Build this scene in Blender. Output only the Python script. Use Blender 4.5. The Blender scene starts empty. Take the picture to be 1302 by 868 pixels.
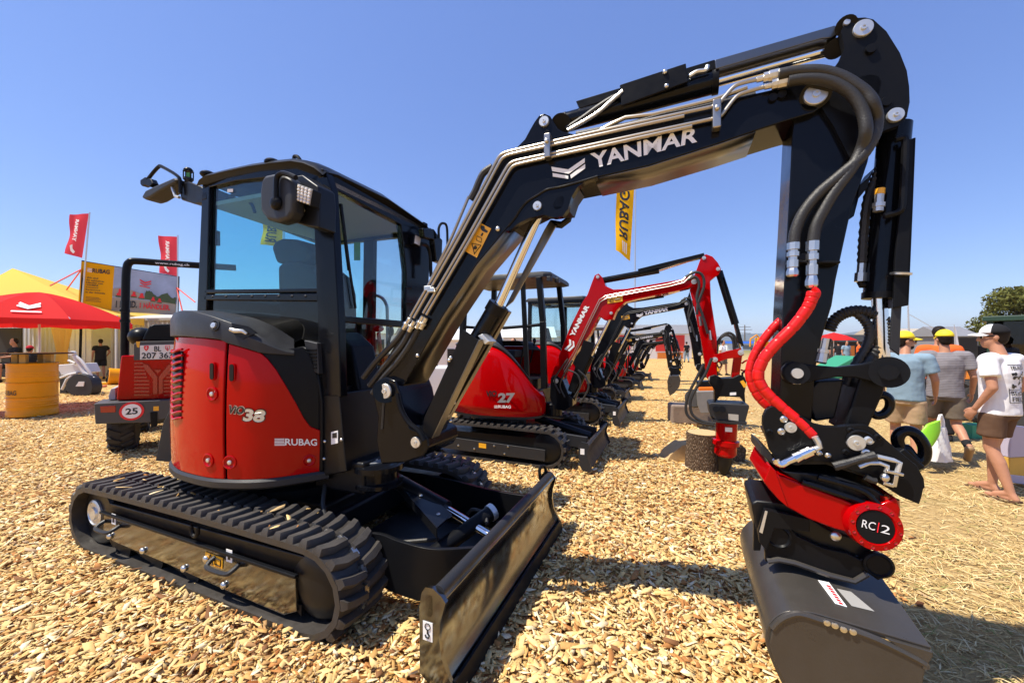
import bpy, bmesh, math, random
import numpy as np
from mathutils import Vector, Matrix, noise

S = bpy.context.scene
C = S.collection
R = math.radians
random.seed(7)

# ------------------------------------------------------------------ camera
F, CX, CY, H = 500.0, 651.0, 437.0, 1.6        # focal length and horizon in the photograph's pixels, eye height
cam = bpy.data.cameras.new('camera')
cam.sensor_width = 36.0
cam.lens = F / 1302 * 36
cam.shift_y = 3 / 1302
cam.clip_start = 0.05
cam.clip_end = 30000
camo = bpy.data.objects.new('camera', cam)
camo.location = (0, 0, H)
camo.rotation_euler = (R(90), 0, 0)
C.objects.link(camo)
S.camera = camo

# ------------------------------------------------------------------ sky, sun, exposure
SUN_EL, SUN_AZ = 63.0, -104.0                   # sun stands to the left and slightly behind the camera
w = bpy.data.worlds.new('World')
S.world = w
w.use_nodes = True
wn = w.node_tree.nodes
sky = wn.new('ShaderNodeTexSky')
sky.sky_type = 'NISHITA'
sky.sun_disc = False
sky.sun_elevation = R(SUN_EL)
sky.sun_rotation = R(SUN_AZ)
sky.altitude = 400
sky.air_density = 1.0
sky.dust_density = 0.4
sky.ozone_density = 3.0
wn['Background'].inputs[1].default_value = 0.122
hs = wn.new('ShaderNodeHueSaturation')            # the deep, slightly violet blue of a clear summer noon
hs.inputs['Hue'].default_value = 0.507
hs.inputs['Saturation'].default_value = 1.12
w.node_tree.links.new(sky.outputs[0], hs.inputs['Color'])
mxs = wn.new('ShaderNodeMix')
mxs.data_type = 'RGBA'
mxs.inputs[0].default_value = 0.30
mxs.inputs[7].default_value = (1.35, 2.25, 6.3, 1)  # even, slightly violet air light over the whole dome
w.node_tree.links.new(hs.outputs[0], mxs.inputs[6])
w.node_tree.links.new(mxs.outputs[2], wn['Background'].inputs[0])
sl = bpy.data.lights.new('sun', 'SUN')
sl.energy = 5.0
sl.angle = R(0.53)
sl.color = (1.0, 0.93, 0.80)
so = bpy.data.objects.new('sun', sl)
e, az = R(SUN_EL), R(SUN_AZ)
sd = Vector((math.sin(az) * math.cos(e), math.cos(az) * math.cos(e), math.sin(e)))
so.rotation_euler = sd.to_track_quat('Z', 'Y').to_euler()
so.location = (-20, -6, 40)
C.objects.link(so)
S.view_settings.view_transform = 'Standard'
S.view_settings.look = 'None'
S.view_settings.exposure = 0.55
S.view_settings.gamma = 1.0
S.render.engine = 'CYCLES'
S.cycles.max_bounces = 7
S.cycles.transparent_max_bounces = 16
S.cycles.use_denoising = True

# ------------------------------------------------------------------ materials
MT = {}


def mat(name, col, rough=0.5, metal=0.0, coat=0.0, var=0.0, vs=6.0, bump=0.0, bs=40.0, spec=0.5, rvar=0.0, emit=0.0):
    m = bpy.data.materials.new(name)
    m.use_nodes = True
    nt = m.node_tree
    b = nt.nodes['Principled BSDF']
    b.inputs['Base Color'].default_value = (*col, 1)
    b.inputs['Roughness'].default_value = rough
    b.inputs['Metallic'].default_value = metal
    b.inputs['Coat Weight'].default_value = coat
    b.inputs['Coat Roughness'].default_value = 0.04
    b.inputs['Specular IOR Level'].default_value = spec
    if var or bump or rvar:
        tc = nt.nodes.new('ShaderNodeTexCoord')
        if var or rvar:
            n = nt.nodes.new('ShaderNodeTexNoise')
            n.inputs['Scale'].default_value = vs
            n.inputs['Detail'].default_value = 6
            n.inputs['Roughness'].default_value = 0.65
            nt.links.new(tc.outputs['Object'], n.inputs['Vector'])
        if var:
            mx = nt.nodes.new('ShaderNodeMix')
            mx.data_type = 'RGBA'
            mx.inputs[6].default_value = (*[max(0, c * (1 - var)) for c in col], 1)
            mx.inputs[7].default_value = (*[min(1, c * (1 + var)) for c in col], 1)
            nt.links.new(n.outputs['Fac'], mx.inputs[0])
            nt.links.new(mx.outputs[2], b.inputs['Base Color'])
        if rvar:
            mr = nt.nodes.new('ShaderNodeMapRange')
            mr.inputs[1].default_value = 0.35
            mr.inputs[2].default_value = 0.7
            mr.inputs[3].default_value = max(0.02, rough - rvar)
            mr.inputs[4].default_value = min(1, rough + rvar)
            nt.links.new(n.outputs['Fac'], mr.inputs[0])
            nt.links.new(mr.outputs[0], b.inputs['Roughness'])
        if bump:
            n2 = nt.nodes.new('ShaderNodeTexNoise')
            n2.inputs['Scale'].default_value = bs
            n2.inputs['Detail'].default_value = 5
            nt.links.new(tc.outputs['Object'], n2.inputs['Vector'])
            bp = nt.nodes.new('ShaderNodeBump')
            bp.inputs['Strength'].default_value = bump
            bp.inputs['Distance'].default_value = 0.01
            nt.links.new(n2.outputs['Fac'], bp.inputs['Height'])
            nt.links.new(bp.outputs['Normal'], b.inputs['Normal'])
    MT[name] = m
    return m


def glass(name, tint, refl=1.0):
    m = bpy.data.materials.new(name)
    m.use_nodes = True
    nt = m.node_tree
    nt.nodes.clear()
    o = nt.nodes.new('ShaderNodeOutputMaterial')
    t = nt.nodes.new('ShaderNodeBsdfTransparent')
    t.inputs[0].default_value = (*tint, 1)
    g = nt.nodes.new('ShaderNodeBsdfGlossy')
    g.inputs['Roughness'].default_value = 0.01
    lw = nt.nodes.new('ShaderNodeLayerWeight')
    lw.inputs[0].default_value = 0.5
    pw = nt.nodes.new('ShaderNodeMath')
    pw.operation = 'POWER'
    pw.inputs[1].default_value = 4.5
    nt.links.new(lw.outputs['Facing'], pw.inputs[0])
    fr = nt.nodes.new('ShaderNodeMath')
    fr.operation = 'MULTIPLY_ADD'
    fr.inputs[1].default_value = 0.8
    fr.inputs[2].default_value = 0.045 * refl
    nt.links.new(pw.outputs[0], fr.inputs[0])
    mx = nt.nodes.new('ShaderNodeMixShader')
    nt.links.new(fr.outputs[0], mx.inputs[0])
    nt.links.new(t.outputs[0], mx.inputs[1])
    nt.links.new(g.outputs[0], mx.inputs[2])
    nt.links.new(mx.outputs[0], o.inputs[0])
    MT[name] = m
    return m


mat('black_paint', (0.0045, 0.005, 0.007), 0.16, rvar=0.05, vs=9, spec=0.2)
mat('black_satin', (0.007, 0.0073, 0.0085), 0.36, rvar=0.08, vs=14, bump=0.03, bs=120, spec=0.13)
mat('black_deep', (0.006, 0.006, 0.007), 0.4, rvar=0.1, spec=0.3)
mat('red_paint', (0.40, 0.001, 0.002), 0.06, var=0.05, vs=3, spec=0.18)
mat('dark_plastic', (0.022, 0.0225, 0.025), 0.48, rvar=0.08, spec=0.35, bump=0.12, bs=260)
mat('rubber', (0.044, 0.038, 0.033), 0.66, var=0.55, vs=14, bump=0.15, bs=90, rvar=0.12)
mat('belt_rubber', (0.034, 0.029, 0.025), 0.55, var=0.5, vs=10, bump=0.1, bs=60, rvar=0.12)
mat('hose_rubber', (0.022, 0.021, 0.02), 0.5, bump=0.25, bs=160)
mat('gloss_black', (0.007, 0.006, 0.005), 0.17, coat=1.0, rvar=0.08, vs=7, spec=0.9)
MT['gloss_black'].node_tree.nodes['Principled BSDF'].inputs['Coat IOR'].default_value = 1.75
MT['gloss_black'].node_tree.nodes['Principled BSDF'].inputs['Coat Roughness'].default_value = 0.13
mat('warm_gloss', (0.006, 0.0055, 0.005), 0.32, coat=1.0, spec=0.9)
MT['warm_gloss'].node_tree.nodes['Principled BSDF'].inputs['Coat IOR'].default_value = 1.8
MT['warm_gloss'].node_tree.nodes['Principled BSDF'].inputs['Coat Roughness'].default_value = 0.3
mat('chrome', (0.75, 0.75, 0.76), 0.12, metal=1.0)
mat('zinc', (0.62, 0.61, 0.58), 0.32, metal=1.0, var=0.15, vs=30)
mat('pin_steel', (0.62, 0.63, 0.62), 0.35, metal=0.7, var=0.12, vs=40)
mat('bucket_grey', (0.075, 0.067, 0.058), 0.36, metal=0.45, var=0.22, vs=5, rvar=0.1, bump=0.04, bs=90)
mat('red_hose', (0.70, 0.008, 0.006), 0.35, spec=0.4)
mat('yellow_paint', (0.76, 0.29, 0.004), 0.35, var=0.1, vs=5, spec=0.25)
mat('pipe_steel', (0.40, 0.37, 0.33), 0.3, metal=0.9, var=0.1, vs=20)
mat('sticker_yellow', (0.85, 0.42, 0.02), 0.4)
mat('white_print', (0.85, 0.84, 0.82), 0.4)
mat('black_print', (0.012, 0.012, 0.014), 0.4)
mat('red_print', (0.72, 0.01, 0.02), 0.4)
mat('silver_print', (0.55, 0.55, 0.55), 0.3, metal=0.6)
mat('beige_lining', (0.30, 0.29, 0.27), 0.7)
mat('seat_black', (0.012, 0.012, 0.013), 0.75, bump=0.2, bs=200)
mat('amber', (0.75, 0.16, 0.01), 0.25)
mat('lamp_lens', (0.72, 0.70, 0.68), 0.12, coat=0.6)
mat('tail_red', (0.35, 0.006, 0.004), 0.2, coat=0.6)
mat('green_lens', (0.12, 0.4, 0.1), 0.25)
glass('cab_glass', (0.74, 0.94, 0.95))
glass('clear_glass', (0.88, 0.95, 0.95))
glass('dark_glass', (0.10, 0.13, 0.14))


# ------------------------------------------------------------------ frames: turn a sight line of the survey into a point of a real plane
class Frame:
    def __init__(s, ox, oy, deg=0.0):
        s.o = (ox, oy)
        a = R(deg)
        s.deg = deg
        s.f = (math.cos(a), math.sin(a))
        s.n = (-s.f[1], s.f[0])

    def y(s, u, v, y):
        a = (u - CX) / F
        x = (a * (s.o[1] + y * s.n[1]) - s.o[0] - y * s.n[0]) / (s.f[0] - a * s.f[1])
        return Vector((x, y, H + (CY - v) / F * (s.o[1] + x * s.f[1] + y * s.n[1])))

    def x(s, u, v, x):
        a = (u - CX) / F
        y = (a * (s.o[1] + x * s.f[1]) - s.o[0] - x * s.f[0]) / (s.n[0] - a * s.n[1])
        return Vector((x, y, H + (CY - v) / F * (s.o[1] + x * s.f[1] + y * s.n[1])))

    def z(s, u, v, z):
        Y = (z - H) * F / (CY - v)
        dx, dy = (u - CX) / F * Y - s.o[0], Y - s.o[1]
        return Vector((dx * s.f[0] + dy * s.f[1], dx * s.n[0] + dy * s.n[1], z))

    def depth(s, x, y):
        return s.o[1] + x * s.f[1] + y * s.n[1]

    def u(s, x, y):
        return CX + F * (s.o[0] + x * s.f[0] + y * s.n[0]) / s.depth(x, y)

    def ys(s, pts, y):
        return [s.y(u, v, y) for u, v in pts]

    def xs(s, pts, x):
        return [s.x(u, v, x) for u, v in pts]

    def zs(s, pts, z):
        return [s.z(u, v, z) for u, v in pts]


WF = Frame(0, 0, 0)
at = WF.y                                        # world point seen at (u, v), Y metres ahead


# ------------------------------------------------------------------ mesh builder
def cr(pts, k=6, closed=False):                  # Catmull-Rom through the points
    P = [Vector(p) for p in pts]
    n = len(P)
    out = []
    for i in range(n if closed else n - 1):
        if closed:
            a, b, c, d = P[(i - 1) % n], P[i], P[(i + 1) % n], P[(i + 2) % n]
        else:
            b, c = P[i], P[i + 1]
            a = P[i - 1] if i else b * 2 - c
            d = P[i + 2] if i + 2 < n else c * 2 - b
        for j in range(k):
            t = j / k
            out.append(0.5 * ((2 * b) + (c - a) * t + (2 * a - 5 * b + 4 * c - d) * t * t + (3 * b - a - 3 * c + d) * t ** 3))
    if not closed:
        out.append(P[-1])
    return out


class MB:
    def __init__(s):
        s.v, s.f = [], []

    def add(s, vs, fs):
        o = len(s.v)
        s.v += [tuple(p) for p in vs]
        s.f += [tuple(i + o for i in f) for f in fs]
        return s

    def prism(s, pts, d):
        n = len(pts)
        d = Vector(d)
        vs = [Vector(p) for p in pts]
        vs += [p + d for p in vs]
        fs = [tuple(range(n)), tuple(range(2 * n - 1, n - 1, -1))]
        fs += [(i, (i + 1) % n, (i + 1) % n + n, i + n) for i in range(n)]
        return s.add(vs, fs)

    def box(s, c, d, rz=0.0, m=None):
        c = Vector(c)
        x, y, z = (k / 2 for k in d)
        vs = [Vector((a, b, e_)) for a in (-x, x) for b in (-y, y) for e_ in (-z, z)]
        q = m if m is not None else Matrix.Rotation(rz, 3, 'Z')
        return s.add([c + q @ p for p in vs], [(0, 1, 3, 2), (4, 6, 7, 5), (0, 4, 5, 1), (2, 3, 7, 6), (0, 2, 6, 4), (1, 5, 7, 3)])

    def beam(s, p0, p1, wdt, hgt, up=(0, 0, 1)):
        p0, p1 = Vector(p0), Vector(p1)
        d = (p1 - p0).normalized()
        sx = d.cross(Vector(up))
        if sx.length < 1e-4:
            sx = d.cross(Vector((0, 1, 0)))
        sx.normalize()
        sy = sx.cross(d).normalized()
        q = [sx * a * wdt / 2 + sy * b * hgt / 2 for a, b in ((-1, -1), (1, -1), (1, 1), (-1, 1))]
        return s.add([p0 + k for k in q] + [p1 + k for k in q],
                     [(0, 1, 2, 3), (7, 6, 5, 4)] + [(i, (i + 1) % 4, (i + 1) % 4 + 4, i + 4) for i in range(4)])

    def tube(s, pts, r, n=8, caps=True, closed=False):
        P = [Vector(p) for p in pts]
        L = len(P)
        rr = r if isinstance(r, (list, tuple)) else [r] * L
        t0 = (P[1] - P[0]).normalized()
        ref = Vector((0, 0, 1)) if abs(t0.z) < 0.9 else Vector((1, 0, 0))
        nx = t0.cross(ref).normalized()
        vs, fs = [], []
        for i in range(L):
            if closed:
                t = (P[(i + 1) % L] - P[i - 1])
            else:
                t = P[min(i + 1, L - 1)] - P[max(i - 1, 0)]
            if t.length < 1e-9:
                t = t0
            t.normalize()
            nx = (nx - t * nx.dot(t))
            if nx.length < 1e-6:
                nx = t.orthogonal()
            nx.normalize()
            ny = t.cross(nx)
            for k in range(n):
                a = 2 * math.pi * k / n
                vs.append(P[i] + (nx * math.cos(a) + ny * math.sin(a)) * rr[i])
        for i in range(L if closed else L - 1):
            j = (i + 1) % L
            for k in range(n):
                fs.append((i * n + k, i * n + (k + 1) % n, j * n + (k + 1) % n, j * n + k))
        if caps and not closed:
            fs.append(tuple(range(n - 1, -1, -1)))
            fs.append(tuple(range((L - 1) * n, L * n)))
        return s.add(vs, fs)

    def cyl(s, p0, p1, r0, r1=None, n=20):
        return s.tube([p0, p1], [r0, r0 if r1 is None else r1], n)

    def lathe(s, p0, ax, prof, n=24):            # profile of (radius, height along the axis)
        p0, ax = Vector(p0), Vector(ax).normalized()
        return s.tube([p0 + ax * h for _, h in prof], [r for r, _ in prof], n) if False else s._lathe(p0, ax, prof, n)

    def _lathe(s, p0, ax, prof, n):
        a = ax.orthogonal().normalized()
        b = ax.cross(a)
        vs, fs = [], []
        for r_, h in prof:
            for k in range(n):
                t = 2 * math.pi * k / n
                vs.append(p0 + ax * h + (a * math.cos(t) + b * math.sin(t)) * max(r_, 1e-4))
        for i in range(len(prof) - 1):
            for k in range(n):
                fs.append((i * n + k, i * n + (k + 1) % n, (i + 1) * n + (k + 1) % n, (i + 1) * n + k))
        fs.append(tuple(range(n - 1, -1, -1)))
        fs.append(tuple(range((len(prof) - 1) * n, len(prof) * n)))
        return s.add(vs, fs)

    def ell(s, c, r, n=14, m=8, rot=None):
        c = Vector(c)
        r = (r, r, r) if not hasattr(r, '__len__') else r
        vs, fs = [], []
        for i in range(m + 1):
            p = math.pi * i / m
            for k in range(n):
                t = 2 * math.pi * k / n
                q = Vector((r[0] * math.sin(p) * math.cos(t), r[1] * math.sin(p) * math.sin(t), r[2] * math.cos(p)))
                vs.append(c + (rot @ q if rot is not None else q))
        for i in range(m):
            for k in range(n):
                fs.append((i * n + k, i * n + (k + 1) % n, (i + 1) * n + (k + 1) % n, (i + 1) * n + k))
        return s.add(vs, fs)

    def grid(s, rows):
        n = len(rows[0])
        return s.add([p for r in rows for p in r],
                     [(i * n + j, i * n + j + 1, (i + 1) * n + j + 1, (i + 1) * n + j) for i in range(len(rows) - 1) for j in range(n - 1)])

    def loft(s, rings, cap=True):                # closed rings of equal length
        n = len(rings[0])
        fs = [(i * n + k, i * n + (k + 1) % n, (i + 1) * n + (k + 1) % n, (i + 1) * n + k) for i in range(len(rings) - 1) for k in range(n)]
        if cap:
            fs += [tuple(range(n - 1, -1, -1)), tuple(range((len(rings) - 1) * n, len(rings) * n))]
        return s.add([p for r in rings for p in r], fs)

    def mesh(s, name, angle=35):
        me = bpy.data.meshes.new(name)
        me.from_pydata(s.v, [], s.f)
        bm = bmesh.new()
        bm.from_mesh(me)
        bmesh.ops.remove_doubles(bm, verts=bm.verts, dist=1e-5)
        bmesh.ops.recalc_face_normals(bm, faces=bm.faces)
        bm.to_mesh(me)
        bm.free()
        if angle:
            me.shade_smooth()
            me.set_sharp_from_angle(angle=R(angle))
        return me

    def build(s, name, m, parent=None, bevel=0.0, angle=35, seg=2, solid=0.0, label=None, kind=None):
        me = s.mesh(name, angle)
        me.materials.append(MT[m] if isinstance(m, str) else m)
        return link(name, me, parent, bevel, seg, solid, label, kind)


def link(name, me, parent=None, bevel=0.0, seg=2, solid=0.0, label=None, kind=None):
    o = bpy.data.objects.new(name, me)
    C.objects.link(o)
    if parent is not None:
        o.parent = parent
    if solid:
        q = o.modifiers.new('solidify', 'SOLIDIFY')
        q.thickness = solid
        q.offset = 0
    if bevel:
        q = o.modifiers.new('bevel', 'BEVEL')
        q.width = bevel
        q.segments = seg
        q.limit_method = 'ANGLE'
        q.angle_limit = R(40)
        q.harden_normals = True
    if label:
        o['label'] = label
    if kind:
        o['kind'] = kind
    return o


def thing(name, label, cat, loc=(0, 0, 0), rz=0.0, group=None):
    o = bpy.data.objects.new(name, None)
    o.empty_display_size = 0.1
    C.objects.link(o)
    o.location = loc
    o.rotation_euler = (0, 0, rz)
    o['label'] = label
    o['category'] = cat
    if group:
        o['group'] = group
    return o


def tag(o, label, cat, group=None):
    o['label'] = label
    o['category'] = cat
    if group:
        o['group'] = group
    return o


def text_raw(body, bold=0.0, spacing=1.0, res=3):
    cu = bpy.data.curves.new('lettering', 'FONT')
    cu.body = body
    cu.offset = bold
    cu.space_character = spacing
    cu.resolution_u = res
    t = bpy.data.objects.new('lettering', cu)
    me = bpy.data.meshes.new_from_object(t)
    bpy.data.objects.remove(t)
    vs = [v.co.copy() for v in me.vertices]
    fs = [tuple(p.vertices) for p in me.polygons]
    bpy.data.meshes.remove(me)
    xs = [v.x for v in vs]
    ys = [v.y for v in vs]
    x0, x1, y0, y1 = min(xs), max(xs), min(ys), max(ys)
    return [((v.x - x0) / (x1 - x0), (v.y - y0) / (y1 - y0)) for v in vs], fs


def text_quad(body, p00, p10, p01, m, parent=None, bold=0.02, spacing=1.0, off=None, name='lettering', p11=None):
    uv, fs = text_raw(body, bold, spacing)
    p00, p10, p01 = Vector(p00), Vector(p10), Vector(p01)
    p11 = Vector(p11) if p11 is not None else p10 + p01 - p00
    o = Vector(off) if off is not None else Vector((0, 0, 0))
    mb = MB()
    mb.add([o + p00 * (1 - a) * (1 - b) + p10 * a * (1 - b) + p01 * (1 - a) * b + p11 * a * b for a, b in uv], fs)
    return mb.build(name, m, parent, angle=0)


def poly_flat(pts, m, parent, name, off=(0, 0, 0)):
    mb = MB()
    o = Vector(off)
    mb.add([Vector(p) + o for p in pts], [tuple(range(len(pts)))])
    return mb.build(name, m, parent, angle=0)

# ================================================================== GROUND
def edge_x(y):                                   # the wood chips end here and the dry grass begins
    return 1.95 + 0.50 * (y - 2.3)


def ground_material():
    m = bpy.data.materials.new('ground')
    m.use_nodes = True
    nt = m.node_tree
    L = nt.links.new
    b = nt.nodes['Principled BSDF']
    b.inputs['Roughness'].default_value = 0.85
    b.inputs['Specular IOR Level'].default_value = 0.15
    tc = nt.nodes.new('ShaderNodeTexCoord')
    co = tc.outputs['Object']

    def nz(scale, detail=4, rough=0.6, vec=co, dist=0.0):
        n = nt.nodes.new('ShaderNodeTexNoise')
        n.inputs['Scale'].default_value = scale
        n.inputs['Detail'].default_value = detail
        n.inputs['Roughness'].default_value = rough
        n.inputs['Distortion'].default_value = dist
        L(vec, n.inputs['Vector'])
        return n

    def ramp(fac, stops, interp='LINEAR'):
        r = nt.nodes.new('ShaderNodeValToRGB')
        r.color_ramp.interpolation = interp
        el = r.color_ramp.elements
        while len(el) < len(stops):
            el.new(0.5)
        for q, (p, c) in zip(el, stops):
            q.position = p
            q.color = (*c, 1)
        L(fac, r.inputs[0])
        return r.outputs[0]

    def mix(fac, a, c):
        q = nt.nodes.new('ShaderNodeMix')
        q.data_type = 'RGBA'
        L(fac, q.inputs[0])
        L(a, q.inputs[6])
        L(c, q.inputs[7])
        return q.outputs[2]

    def math_(op, a, c=0.0, d=None):
        q = nt.nodes.new('ShaderNodeMath')
        q.operation = op
        for i, k in enumerate((a, c, d)):
            if k is None:
                continue
            if hasattr(k, 'links'):
                L(k, q.inputs[i])
            else:
                q.inputs[i].default_value = k
        return q.outputs[0]

    # chips: two voronoi layers laid in different directions
    cols = []
    dists = []
    for rot, sc in ((0.5, (17, 34, 20)), (-0.9, (15, 30, 20))):
        mp = nt.nodes.new('ShaderNodeMapping')
        mp.inputs['Rotation'].default_value = (0, 0, rot)
        mp.inputs['Scale'].default_value = sc
        L(co, mp.inputs[0])
        v = nt.nodes.new('ShaderNodeTexVoronoi')
        v.inputs['Scale'].default_value = 1.0
        L(mp.outputs[0], v.inputs['Vector'])
        sx = nt.nodes.new('ShaderNodeSeparateColor')
        L(v.outputs['Color'], sx.inputs[0])
        cols.append(ramp(sx.outputs[0], [(0.0, (0.08, 0.03, 0.01)), (0.12, (0.30, 0.12, 0.035)), (0.28, (0.52, 0.29, 0.09)),
                                         (0.55, (0.68, 0.43, 0.14)), (0.8, (0.74, 0.51, 0.20)), (1.0, (0.80, 0.63, 0.33))]))
        dists.append(v.outputs['Distance'])
    sel = nz(9, 3)
    selr = math_('GREATER_THAN', sel.outputs['Fac'], 0.5)
    chips = mix(selr, cols[0], cols[1])
    patch = nz(0.7, 4)
    chipc = nt.nodes.new('ShaderNodeMix')
    chipc.data_type = 'RGBA'
    chipc.blend_type = 'MULTIPLY'
    chipc.inputs[0].default_value = 1.0
    L(chips, chipc.inputs[6])
    L(ramp(patch.outputs['Fac'], [(0.3, (0.86, 0.82, 0.76)), (0.7, (1, 1, 1))]), chipc.inputs[7])
    # straw
    mp = nt.nodes.new('ShaderNodeMapping')
    mp.inputs['Scale'].default_value = (14, 60, 10)
    mp.inputs['Rotation'].default_value = (0, 0, 0.6)
    L(co, mp.inputs[0])
    s1 = nz(1.0, 6, 0.7, mp.outputs[0], 1.2)
    straw = ramp(s1.outputs['Fac'], [(0.25, (0.15, 0.09, 0.035)), (0.42, (0.37, 0.24, 0.095)), (0.58, (0.55, 0.38, 0.165)), (0.75, (0.68, 0.51, 0.25))])
    g = nz(1.3, 5, 0.7)
    green = ramp(g.outputs['Fac'], [(0.55, (0.0, 0.0, 0.0)), (0.75, (0.45, 0.45, 0.45))])
    gs = nt.nodes.new('ShaderNodeSeparateColor')
    L(green, gs.inputs[0])
    rgb = nt.nodes.new('ShaderNodeRGB')
    rgb.outputs[0].default_value = (0.24, 0.21, 0.07, 1)
    straw = mix(gs.outputs[0], straw, rgb.outputs[0])
    # masks
    sep = nt.nodes.new('ShaderNodeSeparateXYZ')
    L(co, sep.inputs[0])
    en = nz(1.1, 5, 0.65)
    ed = math_('MULTIPLY_ADD', sep.outputs[1], -0.50, 1.15 - 1.95)
    dx = math_('ADD', sep.outputs[0], ed)
    dx = math_('MULTIPLY_ADD', math_('SUBTRACT', en.outputs['Fac'], 0.5), 2.6, dx)
    mk = nt.nodes.new('ShaderNodeMapRange')
    mk.inputs[1].default_value = -0.35
    mk.inputs[2].default_value = 0.45
    L(dx, mk.inputs[0])
    near = mix(mk.outputs[0], chipc.outputs[2], straw)
    # far fields
    ff = nz(0.012, 3)
    fields = ramp(ff.outputs['Fac'], [(0.35, (0.30, 0.24, 0.10)), (0.5, (0.13, 0.15, 0.05)), (0.62, (0.36, 0.28, 0.12))])
    fy = nt.nodes.new('ShaderNodeMapRange')
    fy.inputs[1].default_value = 40
    fy.inputs[2].default_value = 90
    L(sep.outputs[1], fy.inputs[0])
    col = mix(fy.outputs[0], near, fields)
    L(col, b.inputs['Base Color'])
    hd = math_('MULTIPLY_ADD', dists[0], -0.6, math_('MULTIPLY', s1.outputs['Fac'], 0.6))
    bp = nt.nodes.new('ShaderNodeBump')
    bp.inputs['Strength'].default_value = 0.9
    bp.inputs['Distance'].default_value = 0.03
    L(hd, bp.inputs['Height'])
    L(bp.outputs[0], b.inputs['Normal'])
    return m


mb = MB()
xs = [-9000, -400, -60, -14, 14, 60, 400, 9000]
ys = [-9000, -60, -4, 14, 60, 400, 2000, 9000]
mb.grid([[(x, y, 0) for x in xs] for y in ys])
mb.build('ground', ground_material(), angle=0, kind='structure')


def attr_material(name, rough, trans=0.0):
    m = bpy.data.materials.new(name)
    m.use_nodes = True
    nt = m.node_tree
    b = nt.nodes['Principled BSDF']
    a = nt.nodes.new('ShaderNodeAttribute')
    a.attribute_name = 'piece_col'
    tc = nt.nodes.new('ShaderNodeTexCoord')
    n = nt.nodes.new('ShaderNodeTexNoise')
    n.inputs['Scale'].default_value = 70
    n.inputs['Detail'].default_value = 4
    nt.links.new(tc.outputs['Object'], n.inputs['Vector'])
    mr = nt.nodes.new('ShaderNodeMapRange')
    mr.inputs[3].default_value = 0.78
    mr.inputs[4].default_value = 1.18
    nt.links.new(n.outputs['Fac'], mr.inputs[0])
    mx = nt.nodes.new('ShaderNodeMix')
    mx.data_type = 'RGBA'
    mx.blend_type = 'MULTIPLY'
    mx.inputs[0].default_value = 1
    nt.links.new(a.outputs['Color'], mx.inputs[6])
    nt.links.new(mr.outputs[0], mx.inputs[7])
    nt.links.new(mx.outputs[2], b.inputs['Base Color'])
    b.inputs['Roughness'].default_value = rough
    b.inputs['Specular IOR Level'].default_value = 0.2
    return m


def np_mesh(name, V, Fq, col, m, kind='stuff'):
    me = bpy.data.meshes.new(name)
    nv, nf, k = len(V), len(Fq), Fq.shape[1]
    me.vertices.add(nv)
    me.vertices.foreach_set('co', V.astype(np.float32).ravel())
    me.loops.add(nf * k)
    me.loops.foreach_set('vertex_index', Fq.astype(np.int32).ravel())
    me.polygons.add(nf)
    me.polygons.foreach_set('loop_start', np.arange(0, nf * k, k, dtype=np.int32))
    me.update(calc_edges=True)
    a = me.color_attributes.new('piece_col', 'FLOAT_COLOR', 'POINT')
    a.data.foreach_set('color', col.astype(np.float32).ravel())
    me.materials.append(m)
    o = bpy.data.objects.new(name, me)
    C.objects.link(o)
    o['kind'] = kind
    return o


rg = np.random.default_rng(3)


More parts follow.
